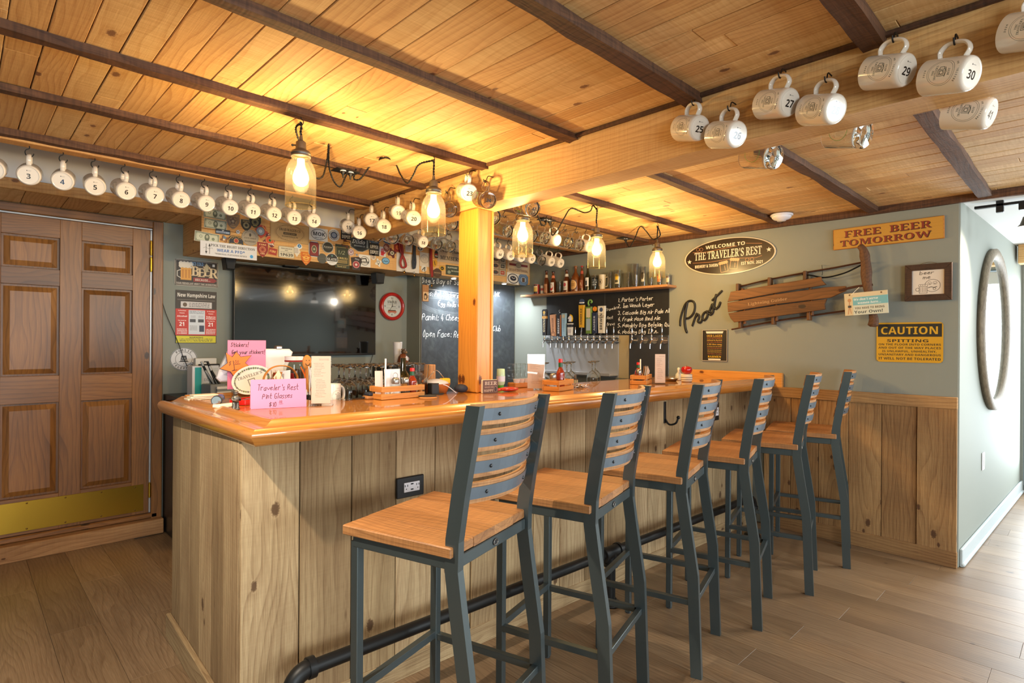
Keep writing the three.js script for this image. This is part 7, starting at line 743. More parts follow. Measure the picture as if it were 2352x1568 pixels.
{ // small things at the corner of the bar
  const p = (x, y) => { const q = onBar(x, y); return V(q.x, YB, q.z); };
  const f = p(504, 929), fl = thing('flashlight', 'small blue flashlight lying on the bar corner', 'flashlight', [f.x, YB + 0.02, f.z], 0.9); mesh('barrel', rod([-0.02, 0, 0], [0.06, 0, -0.02], 0.016, 20), M.blue, fl); mesh('head', rod([-0.045, 0, 0.006], [-0.02, 0, 0], 0.02, 20), M.blackSatin, fl); mesh('lens', rod([-0.047, 0, 0.0065], [-0.045, 0, 0.006], 0.017, 20), M.chrome, fl); mesh('grip', rod([0.06, 0, -0.02], [0.08, 0, -0.025], 0.0145, 20), M.rubber, fl);
  let q = p(456, 917); for (let i = 0; i < 3; i++) solo('paper_slip', ['stack of cream paper slips at the back of the bar end, lowest', 'cream paper slips in the middle of the stack on the bar end', 'topmost cream paper slip on the bar end stack'][i], 'paper', cbox(0.1, 0.007, 0.06, 0.001), M.cream, [q.x + 0.01 * i, YB + 0.0036 + i * 0.0073, q.z + 0.004 * i], 'paper slips on the bar end'); q = p(513, 936); const cd = solo('white_card', 'small cream box lying in front of the flashlight', 'box', cbox(0.085, 0.012, 0.04, 0.002), M.cream, [q.x + 0.012, YB + 0.0065, q.z - 0.012]); cd.rotation.y = 0.35; q = p(536, 905); const c2 = solo('card_pack', 'upright cream card pack behind the pewter figure', 'box', cbox(0.035, 0.045, 0.02, 0.002), M.cream, [q.x + 0.03, YB + 0.023, q.z - 0.06]);
  q = p(541, 941); const k = thing('pewter_figure', 'little pewter figure standing at the bar corner', 'figurine', q, 0.4); const h = pxm(46, q); mesh('body', lathe([[0, h * 0.38], [h * 0.14, h * 0.38], [h * 0.17, h * 0.5], [h * 0.19, h * 0.62], [h * 0.13, h * 0.7], [h * 0.1, h * 0.73], [0, h * 0.74]], 24), M.pewter, k); mesh('head', T(lathe([[0, 0], [h * 0.1, 0.002], [h * 0.13, h * 0.08], [h * 0.11, h * 0.16], [h * 0.15, h * 0.18], [h * 0.05, h * 0.24], [0, h * 0.26]], 20), 0, h * 0.73, 0), M.pewter, k); for (const s of [-1, 1]) { mesh('leg', T(lathe([[0, 0], [h * 0.12, 0], [h * 0.13, h * 0.06], [h * 0.08, h * 0.12], [h * 0.1, h * 0.18], [h * 0.075, h * 0.25], [h * 0.09, h * 0.3], [h * 0.07, h * 0.39], [0, h * 0.39]], 18), s * h * 0.1, 0, 0), M.pewter, k); mesh('arm', tube([[s * h * 0.18, h * 0.64, 0], [s * h * 0.24, h * 0.52, h * 0.05], [s * h * 0.12, h * 0.48, h * 0.16]], h * 0.045, 14, 8), M.pewter, k); }
  q = p(560, 930); const tr = thing('coin_tray', 'red tray of coins behind the pink pint card', 'tray', [q.x + 0.03, YB, q.z - 0.035], 0.5); mesh('tray', merge([bx(-0.06, 0.06, 0, 0.004, -0.04, 0.04), bx(-0.06, 0.06, 0.004, 0.022, 0.037, 0.04), bx(-0.06, 0.06, 0.004, 0.022, -0.04, -0.037), bx(-0.06, -0.057, 0.004, 0.022, -0.037, 0.037), bx(0.057, 0.06, 0.004, 0.022, -0.037, 0.037)]), M.red, tr); for (let i = 0; i < 9; i++) mesh('coin', T(new THREE.CylinderGeometry(0.011, 0.011, 0.002, 16).rotateX(rr(-0.3, 0.3)), rr(-0.04, 0.04), 0.008 + i * 0.0015, rr(-0.025, 0.025)), M.nickel, tr);
  // basket with hoop handle
  const zb = -2.6, bc = at(654, 880, { z: zb }), bk = thing('basket', 'small wooden basket with a hoop handle full of stickers', 'basket', [bc.x - 0.018, YB, zb]); mesh('bowl', lathe([[0, 0.004], [0.06, 0.004], [0.078, 0.075], [0.082, 0.075], [0.064, 0], [0, 0]], 32), M.kraft, bk); mesh('hoop', flatTube([[-0.078, 0.07, 0], [-0.074, 0.1, 0], [-0.045, 0.135, 0], [0, 0.146, 0], [0.045, 0.135, 0], [0.074, 0.1, 0], [0.078, 0.07, 0]], 0.011, 0.003, 40), M.crate, bk); for (let i = 0; i < 10; i++) { const m = mesh('loose_sticker', cbox(0.05, 0.05, 0.001, 0), [M.cream, M.black, M.kraft, M.redDull, M.whitePlastic][i % 5], bk); m.position.set(rr(-0.04, 0.04), 0.07 + rr(0, 0.03), rr(-0.03, 0.03)); m.rotation.set(rr(-1, 1), rr(0, 3), rr(-1, 1)); }
  // jar with dark contents, wooden smiling figure, clear bin
  const jz = -2.72, j = at(675, 880, { z: jz }), jar = thing('snack_jar', 'tall glass jar of dark snacks with a white lid', 'jar', [j.x, YB, jz]), jh = at(675, 818, { z: jz }).y - YB; mesh('glass', lathe([[0, 0], [0.045, 0], [0.047, 0.01], [0.047, jh * 0.78], [0.04, jh * 0.85], [0.04, jh * 0.92]], 32), M.glass, jar); mesh('contents', lathe([[0, 0.004], [0.043, 0.005], [0.044, jh * 0.6], [0.03, jh * 0.66], [0, jh * 0.67]], 24), std('#2c1a14', 0.8), jar); mesh('lid', T(new THREE.CylinderGeometry(0.043, 0.043, jh * 0.1, 32), 0, jh * 0.95, 0), M.whitePlastic, jar); mesh('band', T(new THREE.CylinderGeometry(0.0435, 0.0435, 0.008, 32), 0, jh * 0.88, 0), M.redDull, jar);
  const sz = -2.6, sp = at(705, 832, { z: sz }), wf = thing('wooden_spoon', 'wooden spoon with a smiling face standing in a clear bin', 'spoon', [sp.x, sp.y, sz]), hy = sp.y - YB; mesh('bowl', new THREE.SphereGeometry(0.028, 24, 16).scale(0.8, 1.25, 0.35), M.crate, wf); mesh('shaft', rod([0, -0.025, 0], [0.004, -hy + 0.02, 0], 0.006), M.crate, wf); mesh('smile', merge([T(new THREE.TorusGeometry(0.01, 0.0014, 6, 14, Math.PI).rotateZ(Math.PI), 0, -0.004, 0.0095), T(new THREE.SphereGeometry(0.002, 8, 6), -0.007, 0.01, 0.0098), T(new THREE.SphereGeometry(0.002, 8, 6), 0.007, 0.01, 0.0098)]), M.black, wf);
  const cb = thing('clear_bin', 'clear plastic bin of wrapped straws behind the menu', 'bin', [sp.x + 0.012, YB, sz - 0.004]); mesh('wall', lathe([[0, 0.002], [0.036, 0.002], [0.043, 0.13]], 28), M.acrylic, cb); for (let i = 0; i < 12; i++) mesh('straw', rod([rr(-0.02, 0.02), 0.006, rr(-0.02, 0.02)], [rr(-0.03, 0.03), 0.125 + rr(0, 0.02), rr(-0.03, 0.03)], 0.003, 7), i % 3 ? M.whitePlastic : M.orange, cb);
}
// glassware and tools on the rail behind the bar top
{
  const shelf = thing('service_rail', 'steel service rail behind the bar top with a dark mat', 'shelf'); mesh('steel_shelf', bx(1.13, 3.9, 0.985, 1.0, -2.75, -2.365, 0.003, 'x'), M.stainless, shelf); mesh('rubber_mat', bx(1.13, 1.88, 1.0005, 1.02, -2.74, -2.37, 0.003, 'x'), M.navy, shelf);
  for (const x of [1.15, 2.5, 3.88]) mesh('leg', bx(x - 0.015, x + 0.015, 0, 0.984, -2.74, -2.71, 0.002), M.stainless, shelf);
  const wine = lathe([[0.034, 0], [0.036, 0.004], [0.041, 0.05], [0.037, 0.085], [0.018, 0.108], [0.0045, 0.116], [0.004, 0.165], [0.03, 0.174], [0.033, 0.178], [0.033, 0.181], [0, 0.18], [0, 0.112], [0.016, 0.106], [0.0352, 0.084], [0.0392, 0.05], [0.0342, 0.004], [0.034, 0]], 26);
  let n = 0; for (let r = 0; r < 3; r++) for (let i = 0; i < 7; i++) { if (r === 0 && (i === 0 || i > 3)) continue; const x = 1.24 + i * 0.088 + r * 0.02, z = -2.46 - r * 0.09; const w = thing('wine_glass', 'clear stemmed wine glass upside down on the dark mat', 'wine glass', [x, 1.0207, z], 0, 'wine glasses upside down behind the bar'); mesh('glass', wine, M.glassSolid, w); }
  const m = mug.bind ? null : null, p = at(795, 905, { z: -2.4 }); const cm = thing('coffee_mug', 'cream coffee mug standing on the dark mat', 'mug', [1.215, 1.021, -2.415], 0.3); mesh('body', mugOuter, M.mugBody, cm); mesh('inside', mugInner, M.ceramic, cm); mesh('handle', mugHandle, M.ceramic, cm);
  for (let i = 0; i < 2; i++) solo('folded_cloth', ['brown folded bar cloth under the navy one', 'navy folded bar cloth lying on the brown one'][i], 'cloth', new RoundedBoxGeometry(0.11 - i * 0.02, 0.014, 0.05, 2, 0.006), i ? M.navy : M.kraft, [1.37 + i * 0.004, 1.0635 + i * 0.0145, -2.3 - i * 0.004]);
  const mt = thing('bar_mat', 'flat clear menu sleeve lying near the cloths', 'sheet', onBar(822, 917).setY(YB + 0.002), 0.1); mesh('sheet', cbox(0.17, 0.003, 0.07, 0.001), M.acrylic, mt); mesh('clip', T(cbox(0.03, 0.008, 0.02, 0.002), 0.03, 0.006, 0.01), M.rubber, mt);
  solo('wood_block', 'upright brown wooden block among the glasses', 'block', cbox(0.04, 0.17, 0.05, 0.003), M.slat, [1.86, 1.1065, -2.55]);
  const pint = lathe([[0, 0.004], [0.028, 0.002], [0.03, 0], [0.044, 0.145], [0.0425, 0.145], [0.029, 0.012], [0, 0.012]], 28), q = onBar(966, 898); const pg = thing('pint_glass', 'empty pint glass standing behind the condiment crate', 'glass', [1.63, YB, -2.32], 0); mesh('glass', pint, M.glassSolid, pg);
  // silver tools and glasses further along
  for (let i = 0; i < 6; i++) { const z = -2.52 - (i % 2) * 0.08, x = 2.7 + i * 0.14; const w = thing('wine_glass', 'clear wine glass upside down on the steel rail past the post', 'wine glass', [x, 1.001, z], 0, 'wine glasses on the steel rail'); mesh('glass', wine, M.glassSolid, w); }
  const tl = thing('bar_tools', 'tangle of silver bar tools beside the second crate', 'bar tools', onBar(1332, 890).setY(YB)); for (let i = 0; i < 9; i++) mesh('tool', tube([[rr(-0.09, 0.09), 0.004, rr(-0.04, 0.04)], [rr(-0.06, 0.06), 0.012 + rr(0, 0.012), rr(-0.03, 0.03)], [rr(-0.09, 0.09), 0.006, rr(-0.04, 0.04)]], 0.0035, 14, 7), M.chrome, tl); mesh('strainer', T(new THREE.TorusGeometry(0.03, 0.0025, 8, 24).rotateX(1.3), 0.04, 0.012, 0), M.chrome, tl);
  const sb = at(1322, 878, { z: -2.62 }), bt = thing('bitters_bottle', 'tiny cream labelled bottle on the rail behind the second crate', 'bottle', [sb.x, 1.001, -2.62]); mesh('glass', lathe([[0, 0], [0.016, 0], [0.016, 0.05], [0.007, 0.062], [0.007, 0.085], [0, 0.085]], 20), M.amber, bt); mesh('paper_label', T(new THREE.CylinderGeometry(0.0165, 0.0165, 0.04, 20, 1, true), 0, 0.028, 0), M.cream, bt);
}
// condiment crates
const shakerG = lathe([[0, 0], [0.021, 0], [0.023, 0.006], [0.023, 0.045], [0.017, 0.062], [0.015, 0.066]], 24);
function hotSauce(o, x, z, hh = 0.145) { const s = thing('sauce_bottle', o, 'sauce bottle', [x, YB + 0.006, z], 0.6, 'red capped sauce bottles'); mesh('glass', lathe([[0, 0], [0.022, 0], [0.0235, 0.006], [0.0235, hh * 0.52], [0.02, hh * 0.58], [0.0105, hh * 0.7], [0.0095, hh * 0.88], [0, hh * 0.88]], 24), phys('#8a2a10', { roughness: 0.08, clearcoat: 1 }), s); mesh('cap', T(new THREE.CylinderGeometry(0.011, 0.0115, hh * 0.12, 18), 0, hh * 0.94, 0), M.red, s); mesh('neck_foil', T(new THREE.CylinderGeometry(0.0108, 0.0115, hh * 0.14, 18, 1, true), 0, hh * 0.8, 0), std('#14502c', 0.4), s); const d = mesh('diamond_label', fitUV(slab(poly([[0, -0.026], [0.021, 0], [0, 0.026], [-0.021, 0]]), 0.0006), printA.cell(80, 90, (g, w, h) => { fillBg(g, w, h, '#e0d2b4'); line2(g, [[w / 2, 4], [w - 4, h / 2], [w / 2, h - 4], [4, h / 2]], '#7a5a3a', 3, true); txt(g, 'TABASCO', w / 2, h * 0.5, 14, '#5a2018', { fit: 48 }); scribble(g, 24, 56, 32, 12, '#7a5a4a', 2); })), M.printA, s); d.position.set(0, hh * 0.3, 0.0238); return s; }
function crate(cx, cz, turn, w, label) {
  const d = 0.095, o = thing('condiment_crate', label, 'crate', [cx, YB, cz], turn, 'wooden condiment crates'); for (const y of [0.013, 0.046]) { for (const s of [-1, 1]) { mesh('slat', T(cbox(w, 0.024, 0.006, 0.001, 'x'), 0, y, s * d / 2), M.crate, o); mesh('slat', T(cbox(0.006, 0.024, d - 0.007, 0.001, 'z'), s * (w / 2 - 0.004), y, 0), M.crate, o); } } for (const a of [-1, 1]) for (const b of [-1, 1]) mesh('corner_post', T(cbox(0.012, 0.056, 0.012, 0.001), a * (w / 2 - 0.014), 0.029, b * (d / 2 - 0.0095)), M.crate, o); mesh('bottom_board', T(cbox(w - 0.012, 0.005, d - 0.008, 0.001, 'x'), 0, 0.003, 0), M.crate, o); return o;
}
function shaker(label, x, z, dark, ear) { const s = thing('shaker', label, 'shaker', [x, YB + 0.0062, z], 0, 'glass salt and pepper shakers'); mesh('glass', shakerG, M.glass, s); mesh('filling', lathe([[0, 0.002], [0.02, 0.003], [0.0215, 0.03], [0, 0.032]], 20), dark ? std('#4a4038', 0.9) : M.whitePlastic, s); mesh('cap', T(lathe([[0.016, 0.06], [0.018, 0.064], [0.018, 0.08], [0.012, 0.088], [0, 0.089]], 24), 0, 0, 0), M.nickel, s); if (ear) mesh('bail', T(new THREE.TorusGeometry(0.012, 0.0012, 6, 20), 0, 0.098, 0), M.nickel, s); }
{
  const a = onBar(872, 919), b = onBar(973, 911), c = V((a.x + b.x) / 2, 0, (a.z + b.z) / 2 - 0.04), off = (dx, dz) => [c.x + dx, c.z + dz]; crate(c.x, c.z, 0.02, 0.235, 'slatted wooden condiment crate between the cloths and the post'); shaker('glass salt shaker with wire bail in the crate by the post', c.x - 0.02, c.z + 0.012, false, true); shaker('pepper shaker in the crate by the post', c.x + 0.035, c.z + 0.012, true, false); hotSauce('sauce bottle with red cap in the crate by the post', c.x + 0.078, c.z + 0.003, 0.13);
  const card = (name, label, w, h, x, z, rot, lean, mat = M.paper) => { const m = solo(name, label, 'card', T(cbox(w, h, 0.003, 0.0005), 0, h / 2, 0), mat, [x, YB + 0.0065, z]); m.rotation.set(lean, rot, 0); }; card('drink_card', 'tan edged drink card leaning out of the crate by the post', 0.05, 0.12, c.x - 0.09, c.z - 0.01, 0.3, -0.06); card('drink_card', 'broad white card standing in the crate by the post', 0.085, 0.125, c.x - 0.005, c.z - 0.03, 0, -0.08, M.whitePlastic); solo('straw', 'white straw standing in the crate by the post', 'straw', rod([0, 0, 0], [0.002, 0.175, -0.004], 0.0042, 10), M.whitePlastic, [c.x - 0.062, YB + 0.0065, c.z - 0.004]);
  const bz = -2.43, bb = at(926, 880, { z: bz }), wb = thing('wine_bottle', 'dark wine bottle with a bear stopper behind the crate', 'bottle', [bb.x, 1.0205, bz]), wh = at(926, 822, { z: bz }).y - 1.02; mesh('glass', lathe([[0, 0], [0.036, 0], [0.037, 0.01], [0.037, wh * 0.5], [0.033, wh * 0.58], [0.014, wh * 0.72], [0.013, wh], [0, wh]], 28), M.bottleGreen, wb);
  // card printer with cups and a bear figure on the back counter
  struct('back_counter', bx(1.03, 3.02, 0, 0.94, ZW + 0.003, -3.98, 0.004, 'x'), M.blackSatin).userData = { label: 'dark back counter under the television', category: 'counter' };
  const pz = -4.12, pa = at(880, 842, { z: pz }), pb = at(954, 842, { z: pz }), pr = thing('receipt_printer', 'black receipt printer on the back counter beside the chalkboard', 'printer', [(pa.x + pb.x) / 2 + 0.0, 0.9405, pz]), prh = pa.y - 0.94 + 0.01; mesh('body', T(new RoundedBoxGeometry(pb.x - pa.x, prh, 0.26, 2, 0.012), 0, prh / 2, -0.05), M.blackSatin, pr); mesh('slot', T(cbox(0.16, 0.006, 0.1, 0.001), -0.03, prh - 0.001, -0.04), M.rubber, pr); const top = 0.9405 + prh;
  const g = at(921, 838, { z: pz }), cupn = thing('paper_cup_stack', 'stack of white paper cups on the receipt printer', 'cups', [at(922, 820, { z: pz }).x, top, pz - 0.06]); const ch = at(922, 785, { z: pz - 0.06 }).y - top; mesh('cup', lathe([[0.03, 0], [0.04, ch * 0.96], [0.041, ch], [0, ch]], 28), M.whitePlastic, cupn);
  const br = thing('bear_figure', 'brown and white bear figurine on the receipt printer', 'figurine', [g.x, top, pz + 0.03], 0.3), bh = at(925, 800, { z: pz }).y - top; mesh('body', lathe([[0, 0], [bh * 0.3, 0], [bh * 0.34, bh * 0.2], [bh * 0.27, bh * 0.5], [bh * 0.15, bh * 0.68], [0, bh * 0.72]], 24), std('#7a4426', 0.4), br); mesh('belly', T(new THREE.SphereGeometry(bh * 0.2, 18, 12).scale(1, 1.3, 0.6), bh * 0.02, bh * 0.3, bh * 0.2), M.whitePlastic, br); mesh('head', T(new THREE.SphereGeometry(bh * 0.17, 18, 12), bh * 0.05, bh * 0.8, bh * 0.03), std('#5c4632', 0.45), br); mesh('muzzle', T(new THREE.SphereGeometry(bh * 0.08, 14, 10), bh * 0.06, bh * 0.76, bh * 0.18), std('#8a6a4a', 0.5), br); for (const s of [-1, 1]) { mesh('ear', T(new THREE.SphereGeometry(bh * 0.06, 12, 8), bh * 0.05 + s * bh * 0.13, bh * 0.94, 0), std('#5c4632', 0.45), br); mesh('arm', tube([[s * bh * 0.2, bh * 0.58, 0], [s * bh * 0.32, bh * 0.4, bh * 0.12], [s * bh * 0.16, bh * 0.28, bh * 0.28]], bh * 0.07, 14, 8), std('#7a4426', 0.4), br); }
  // things left of the post
  const q = onBar(1024, 904), bk = thing('wire_basket', 'orange and white snack basket with a wire handle beside the post', 'basket', [1.74, YB, -2.335]); mesh('bowl', lathe([[0, 0.003], [0.05, 0.003], [0.072, 0.05], [0.074, 0.05], [0.053, 0], [0, 0]], 28), std('#b5662c', 0.6), bk); mesh('filling', T(new THREE.SphereGeometry(0.066, 24, 12).scale(1, 0.42, 1), 0, 0.045, 0), std('#c8c6ca', 0.4), bk); mesh('yellow_pack', T(cbox(0.05, 0.03, 0.04, 0.006), 0.04, 0.06, 0.02), M.yellow, bk); mesh('wire_handle', tube([[-0.07, 0.05, 0], [-0.04, 0.085, 0], [0, 0.115, 0], [0.04, 0.085, 0], [0.07, 0.05, 0]], 0.002, 30, 6), M.chrome, bk); mesh('wire_loop', tube([[-0.06, 0.05, 0.04], [0, 0.045, 0.075], [0.06, 0.004, 0.09]], 0.0018, 24, 6), M.whitePlastic, bk);
  const ms = onBar(1046, 902); const mo = solo('computer_mouse', 'dark grey rounded gadget leaning at the foot of the post', 'gadget', new THREE.SphereGeometry(0.04, 24, 14).scale(0.8, 0.55, 1), M.navy, [1.85, YB + 0.0225, -2.27]);
  const bxk = onBar(983, 899); solo('black_box', 'small black box beside the empty pint glass', 'box', cbox(0.045, 0.055, 0.04, 0.003), M.black, [1.6 + 0.09, YB + 0.028, -2.27 - 0.02]);
  [[983, 915, 0, 'round brown coasters next to the crate, lowest'], [982, 912, 1, 'round dark coaster on the brown coaster'], [1000, 905, 0, 'grey coaster near the wire basket'], [1004, 902, 0, 'thin brown coaster at the foot of the post']].forEach(([x, y, k, label], i) => { const p = onBar(x, y); solo('coaster', label, 'coaster', new THREE.CylinderGeometry(0.042, 0.042, 0.004, 32), [M.kraft, M.rubber, M.rubber, M.kraft][i], [p.x, YB + 0.0022 + k * 0.0043, p.z], 'coasters left of the post'); });
}
{ // right of the post
  const bp = onBar(1114, 904), W = 0.085, bb = thing('beer_block', 'small brown BEER MAKES ME HAPPY block leaning on the post', 'sign block', [bp.x + 0.035, YB, bp.z - 0.005], -0.3); mesh('block', T(cbox(W, 0.068, 0.02, 0.001), 0, 0.0345, 0), M.cream, bb); mesh('print', fitUV(T(new THREE.PlaneGeometry(W, 0.068), 0, 0.0345, 0.0105), printA.cell(170, 136, (g, w, h) => { fillBg(g, w, h, '#5a3a2c'); txt(g, 'BEER', w * 0.52, h * 0.26, h * 0.36, '#c8b49c', { font: 'serif', fit: w * 0.8 }); txt(g, 'MAKES ME', w * 0.42, h * 0.54, h * 0.16, '#a08470', { fit: w * 0.6 }); txt(g, 'HAPPY', w * 0.38, h * 0.8, h * 0.28, '#b8a088', { fit: w * 0.62 }); disc(g, w * 0.84, h * 0.7, [w * 0.1, h * 0.2], '#3a241a', '#a08470', 3); })), M.printA, bb);
  const z = -2.33, gp = at(1150, 893, { z }), gg = thing('green_tube', 'clear and green printed lotion tube beside the block', 'tube', [gp.x, YB, z]); mesh('cap', T(new THREE.CylinderGeometry(0.018, 0.016, 0.02, 20), 0, 0.01, 0), M.green, gg); mesh('tube', lathe([[0.018, 0.02], [0.023, 0.03], [0.024, 0.07], [0.022, 0.11], [0, 0.112]], 24), std('#b8d8b4', 0.25), gg); mesh('label', T(new THREE.CylinderGeometry(0.0246, 0.0242, 0.03, 24, 1, true), 0, 0.055, 0), std('#d8e0ee', 0.4), gg);
  const rs = onBar(1163, 900), sp = thing('red_spoon', 'red ladle shaped spoon rest lying beside the block', 'spoon rest', [rs.x, YB, rs.z - 0.02], -0.4); mesh('bowl', T(new THREE.SphereGeometry(0.045, 28, 14).scale(1.2, 0.28, 0.6), 0.03, 0.013, 0), phys('#b02418', { roughness: 0.2, clearcoat: 0.8 }), sp); mesh('tail', tube([[-0.01, 0.013, 0], [-0.06, 0.008, 0.004], [-0.1, 0.004, 0.008]], 0.008, 20, 10), phys('#b02418', { roughness: 0.2, clearcoat: 0.8 }), sp);
  const fx = at(1196, 880, { z: -2.33 }), fr = thing('flight_rack', 'rack of clear shot tubes beside the menu stand', 'tube rack', [fx.x, YB, -2.33]); const th = at(1196, 834, { z: -2.33 }).y - YB; for (let i = 0; i < 4; i++) { mesh('tube', T(lathe([[0, 0.05], [0.012, 0.053], [0.0145, 0.06], [0.0145, th]], 20), -0.054 + i * 0.036, 0, 0), M.glass, fr); mesh('cup', T(lathe([[0.016, 0.028], [0.02, 0.05], [0.0205, 0.05]], 18), -0.054 + i * 0.036, 0, 0.02), M.whitePlastic, fr); } mesh('ring_plate', merge([T(cbox(0.15, 0.005, 0.035, 0.001), 0, th - 0.004, -0.016), T(cbox(0.15, 0.005, 0.035, 0.001), 0, th - 0.04, -0.016), T(cbox(0.15, 0.004, 0.045, 0.001), 0, 0.05, 0)]), M.acrylic, fr); mesh('stand', bx(-0.075, -0.07, 0, th, -0.03, -0.02, 0), M.acrylic, fr); mesh('base', T(cbox(0.15, 0.028, 0.07, 0.004, 'x'), 0, 0.0145, 0), M.crate, fr);
  const a = onBar(1258, 900), b = onBar(1309, 896), c = V((a.x + b.x) / 2 + 0.04, 0, (a.z + b.z) / 2 - 0.04); crate(c.x, c.z, 0.25, 0.18, 'slatted wooden condiment crate with red sauce past the post'); shaker('short cream shaker in the crate past the post', c.x - 0.055, c.z + 0.01, false, false); hotSauce('tall sauce bottle with diamond label in the crate past the post', c.x + 0.01, c.z + 0.006, 0.165);
  const e = onBar(1448, 884), f = onBar(1512, 881), d = V((e.x + f.x) / 2 + 0.03, 0, (e.z + f.z) / 2 - 0.045); crate(d.x, d.z, 0.4, 0.21, 'slatted wooden condiment crate closest to the right wall'); shaker('grey shaker in the crate closest to the right wall', d.x - 0.06, d.z + 0.022, true, false); solo('straw', 'cream straw leaning in the crate closest to the right wall', 'straw', rod([0, 0, 0], [0.012, 0.15, -0.01], 0.0042, 10), M.cream, [d.x - 0.012, YB + 0.0065, d.z + 0.004]); hotSauce('sauce bottle with red cap in the crate closest to the right wall', d.x - 0.005, d.z - 0.018, 0.13); for (let i = 0; i < 3; i++) { const m = solo('drink_card', ['rear tan drink card fanned out of the wall side crate', 'middle tan drink card fanned out of the wall side crate', 'front tan drink card fanned out of the wall side crate'][i], 'card', T(cbox(0.075, 0.1, 0.002, 0.0004), 0, 0.05, 0), i ? M.paper : M.kraft, [d.x + 0.045 + i * 0.006, YB + 0.007, d.z - 0.012 + i * 0.007], 'drink cards in the wall side crate'); m.rotation.set(0.05, 0.35, -0.3 - i * 0.1); }
  const ds = onBar(1542, 875), dish = thing('metal_dish', 'shallow round metal dish near the apple jar', 'dish', [ds.x, YB, ds.z]); mesh('bowl', lathe([[0, 0.002], [0.03, 0.002], [0.045, 0.018], [0.047, 0.018], [0.032, 0], [0, 0]], 32), M.nickel, dish);
  const s0 = onBar(1559, 873), sb = thing('spray_bottle', 'small white spray bottle beside the red apple jar', 'spray bottle', [s0.x, YB, s0.z], 0.4), hh = pxm(33, s0); mesh('bottle', lathe([[0, 0], [0.022, 0], [0.024, 0.005], [0.022, hh * 0.4], [0.009, hh * 0.58], [0.009, hh * 0.68]], 24), std('#cfd2cc', 0.3), sb); mesh('trigger_head', merge([T(cbox(0.034, 0.018, 0.016, 0.003), -0.006, hh * 0.78, 0), T(cbox(0.006, 0.026, 0.01, 0.002), -0.02, hh * 0.66, 0).rotateZ(0.1)]), M.cream, sb);
  const ap = onBar(1577, 877), jar = thing('apple_jar', 'cream ribbed jar with a red apple lid', 'jar', [ap.x, YB, ap.z]), jh = pxm(18, ap); mesh('pot', lathe([[0, 0], [0.032, 0], [0.036, jh * 0.2], [0.038, jh * 0.5], [0.036, jh * 0.85], [0.038, jh], [0, jh]], 32), M.cream, jar); mesh('stripe', merge([T(new THREE.TorusGeometry(0.0378, 0.0012, 8, 40).rotateX(Math.PI / 2), 0, jh * 0.35, 0), T(new THREE.TorusGeometry(0.0382, 0.0012, 8, 40).rotateX(Math.PI / 2), 0, jh * 0.6, 0)]), M.rubber, jar); mesh('apple_lid', T(lathe([[0, 0.004], [0.02, 0], [0.033, 0.014], [0.037, 0.03], [0.032, 0.046], [0.016, 0.053], [0.006, 0.05], [0, 0.046]], 32), 0, jh, 0), phys('#b01218', { roughness: 0.2, clearcoat: 0.8 }), jar); mesh('stalk', rod([0, jh + 0.046, 0], [0.004, jh + 0.062, 0], 0.002, 8), M.brassDark, jar);
}
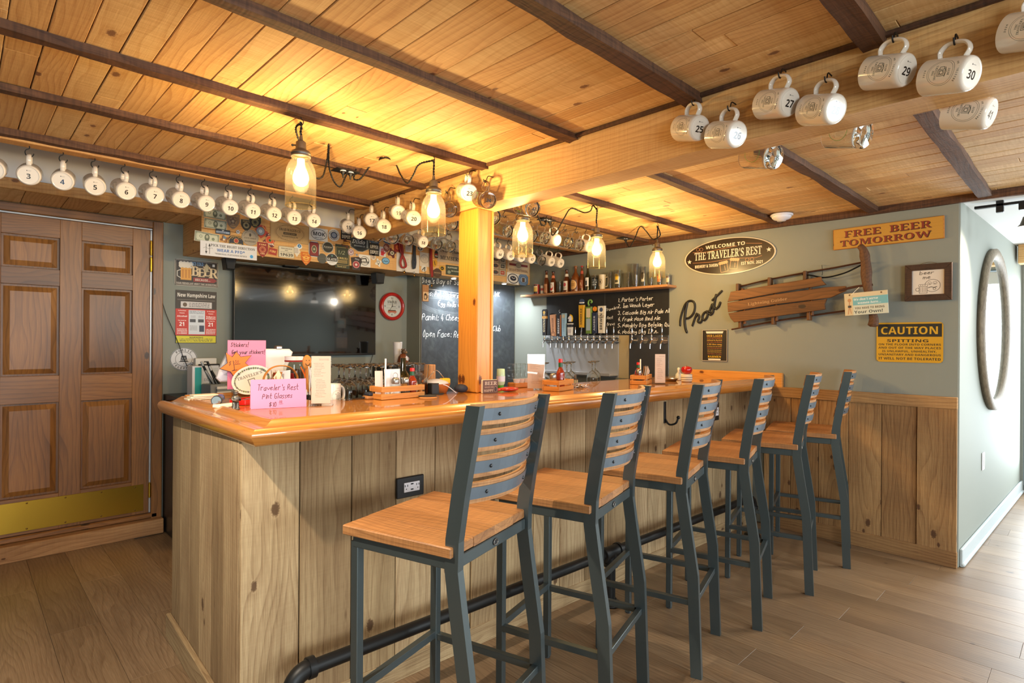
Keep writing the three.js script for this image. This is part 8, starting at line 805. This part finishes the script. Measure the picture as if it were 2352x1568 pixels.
{ // paperwork and boxes on the back counter by the telephone sign
  const z = -4.3, Y0 = 0.9405, P = (x, y, d = z) => at(x, y, { z: d });
  const a = P(456, 836), b = P(504, 836), fr = thing('notice_frame', 'grey framed notice beginning EX beside the teal box', 'frame', [(a.x + b.x) / 2, Y0, z]), h = a.y - Y0, w = b.x - a.x; mesh('frame', T(cbox(w, h, 0.02, 0.003), 0, h / 2, 0), M.rubber, fr); mesh('notice', fitUV(T(new THREE.PlaneGeometry(w * 0.86, h * 0.9), w * 0.02, h * 0.5, 0.0105), printA.cell(180, 260, (g, q, k) => { fillBg(g, q, k, '#ccd2dc'); disc(g, q * 0.2, k * 0.16, 14, null, '#889', 3); scribble(g, q * 0.34, k * 0.1, q * 0.6, k * 0.12, '#9aa', 4); txt(g, 'EXIT', q * 0.36, k * 0.52, 34, '#667', { bold: false }); scribble(g, q * 0.1, k * 0.62, q * 0.8, k * 0.3, '#9aa', 8, { ragged: 1 }); })), M.printA, fr);
  const t = P(451, 840, z + 0.06), tb = thing('teal_box', 'narrow teal and white box beside the framed notice', 'box', [t.x, Y0, z + 0.02]); mesh('carton', T(cbox(0.06, t.y - Y0, 0.12, 0.003), 0, (t.y - Y0) / 2, 0), M.whitePlastic, tb); mesh('teal_panel', T(cbox(0.04, (t.y - Y0) * 0.9, 0.003, 0.001), 0.006, (t.y - Y0) / 2, 0.061), M.teal, tb);
  const wtop = P(480, 822, z - 0.09), wb = thing('white_carton', 'white hanging carton behind the framed notice', 'box', [(a.x + b.x) / 2, Y0, z - 0.09]); mesh('carton', T(cbox(w * 1.02, wtop.y - Y0, 0.05, 0.003), 0, (wtop.y - Y0) / 2, 0), M.white, wb); mesh('hang_slot', T(cbox(0.03, 0.008, 0.002, 0), 0, wtop.y - Y0 - 0.025, 0.0255), M.black, wb);
  const k = P(490, 888, z + 0.15), kb = thing('knife_block', 'grey block of steel handled knives by the white terminal', 'knife block', [k.x, Y0, z + 0.15], 0.2), kh = k.y - Y0 + 0.02; mesh('block', T(cbox(0.1, kh, 0.12, 0.004), 0, kh / 2, 0), M.greyBox, kb); for (let i = 0; i < 6; i++) mesh('knife_handle', rod([0.03 - i * 0.004, kh - 0.01, 0.03 - i * 0.014], [-0.025 - i * 0.006, kh + 0.09 + (i % 3) * 0.03, 0.02 - i * 0.014], 0.0075, 10), i % 2 ? M.stainless : M.iron, kb);
  const bo = P(512, 892, z + 0.2); for (let i = 0; i < 4; i++) solo('booklet', ['lowest booklet of the pile by the knife block', 'second booklet of the pile by the knife block', 'third booklet of the pile by the knife block', 'topmost booklet of the pile by the knife block'][i], 'book', cbox(0.11, 0.016, 0.1, 0.001), i % 2 ? M.whitePlastic : M.greyBox, [bo.x + 0.01, Y0 + 0.0085 + i * 0.0165, z + 0.18], 'booklets by the knife block');
}
M.printA.map = printA.texture(); M.printB.map = printB.texture(); M.tin.map = M.printB.map;
renderer.render(scene, camera);
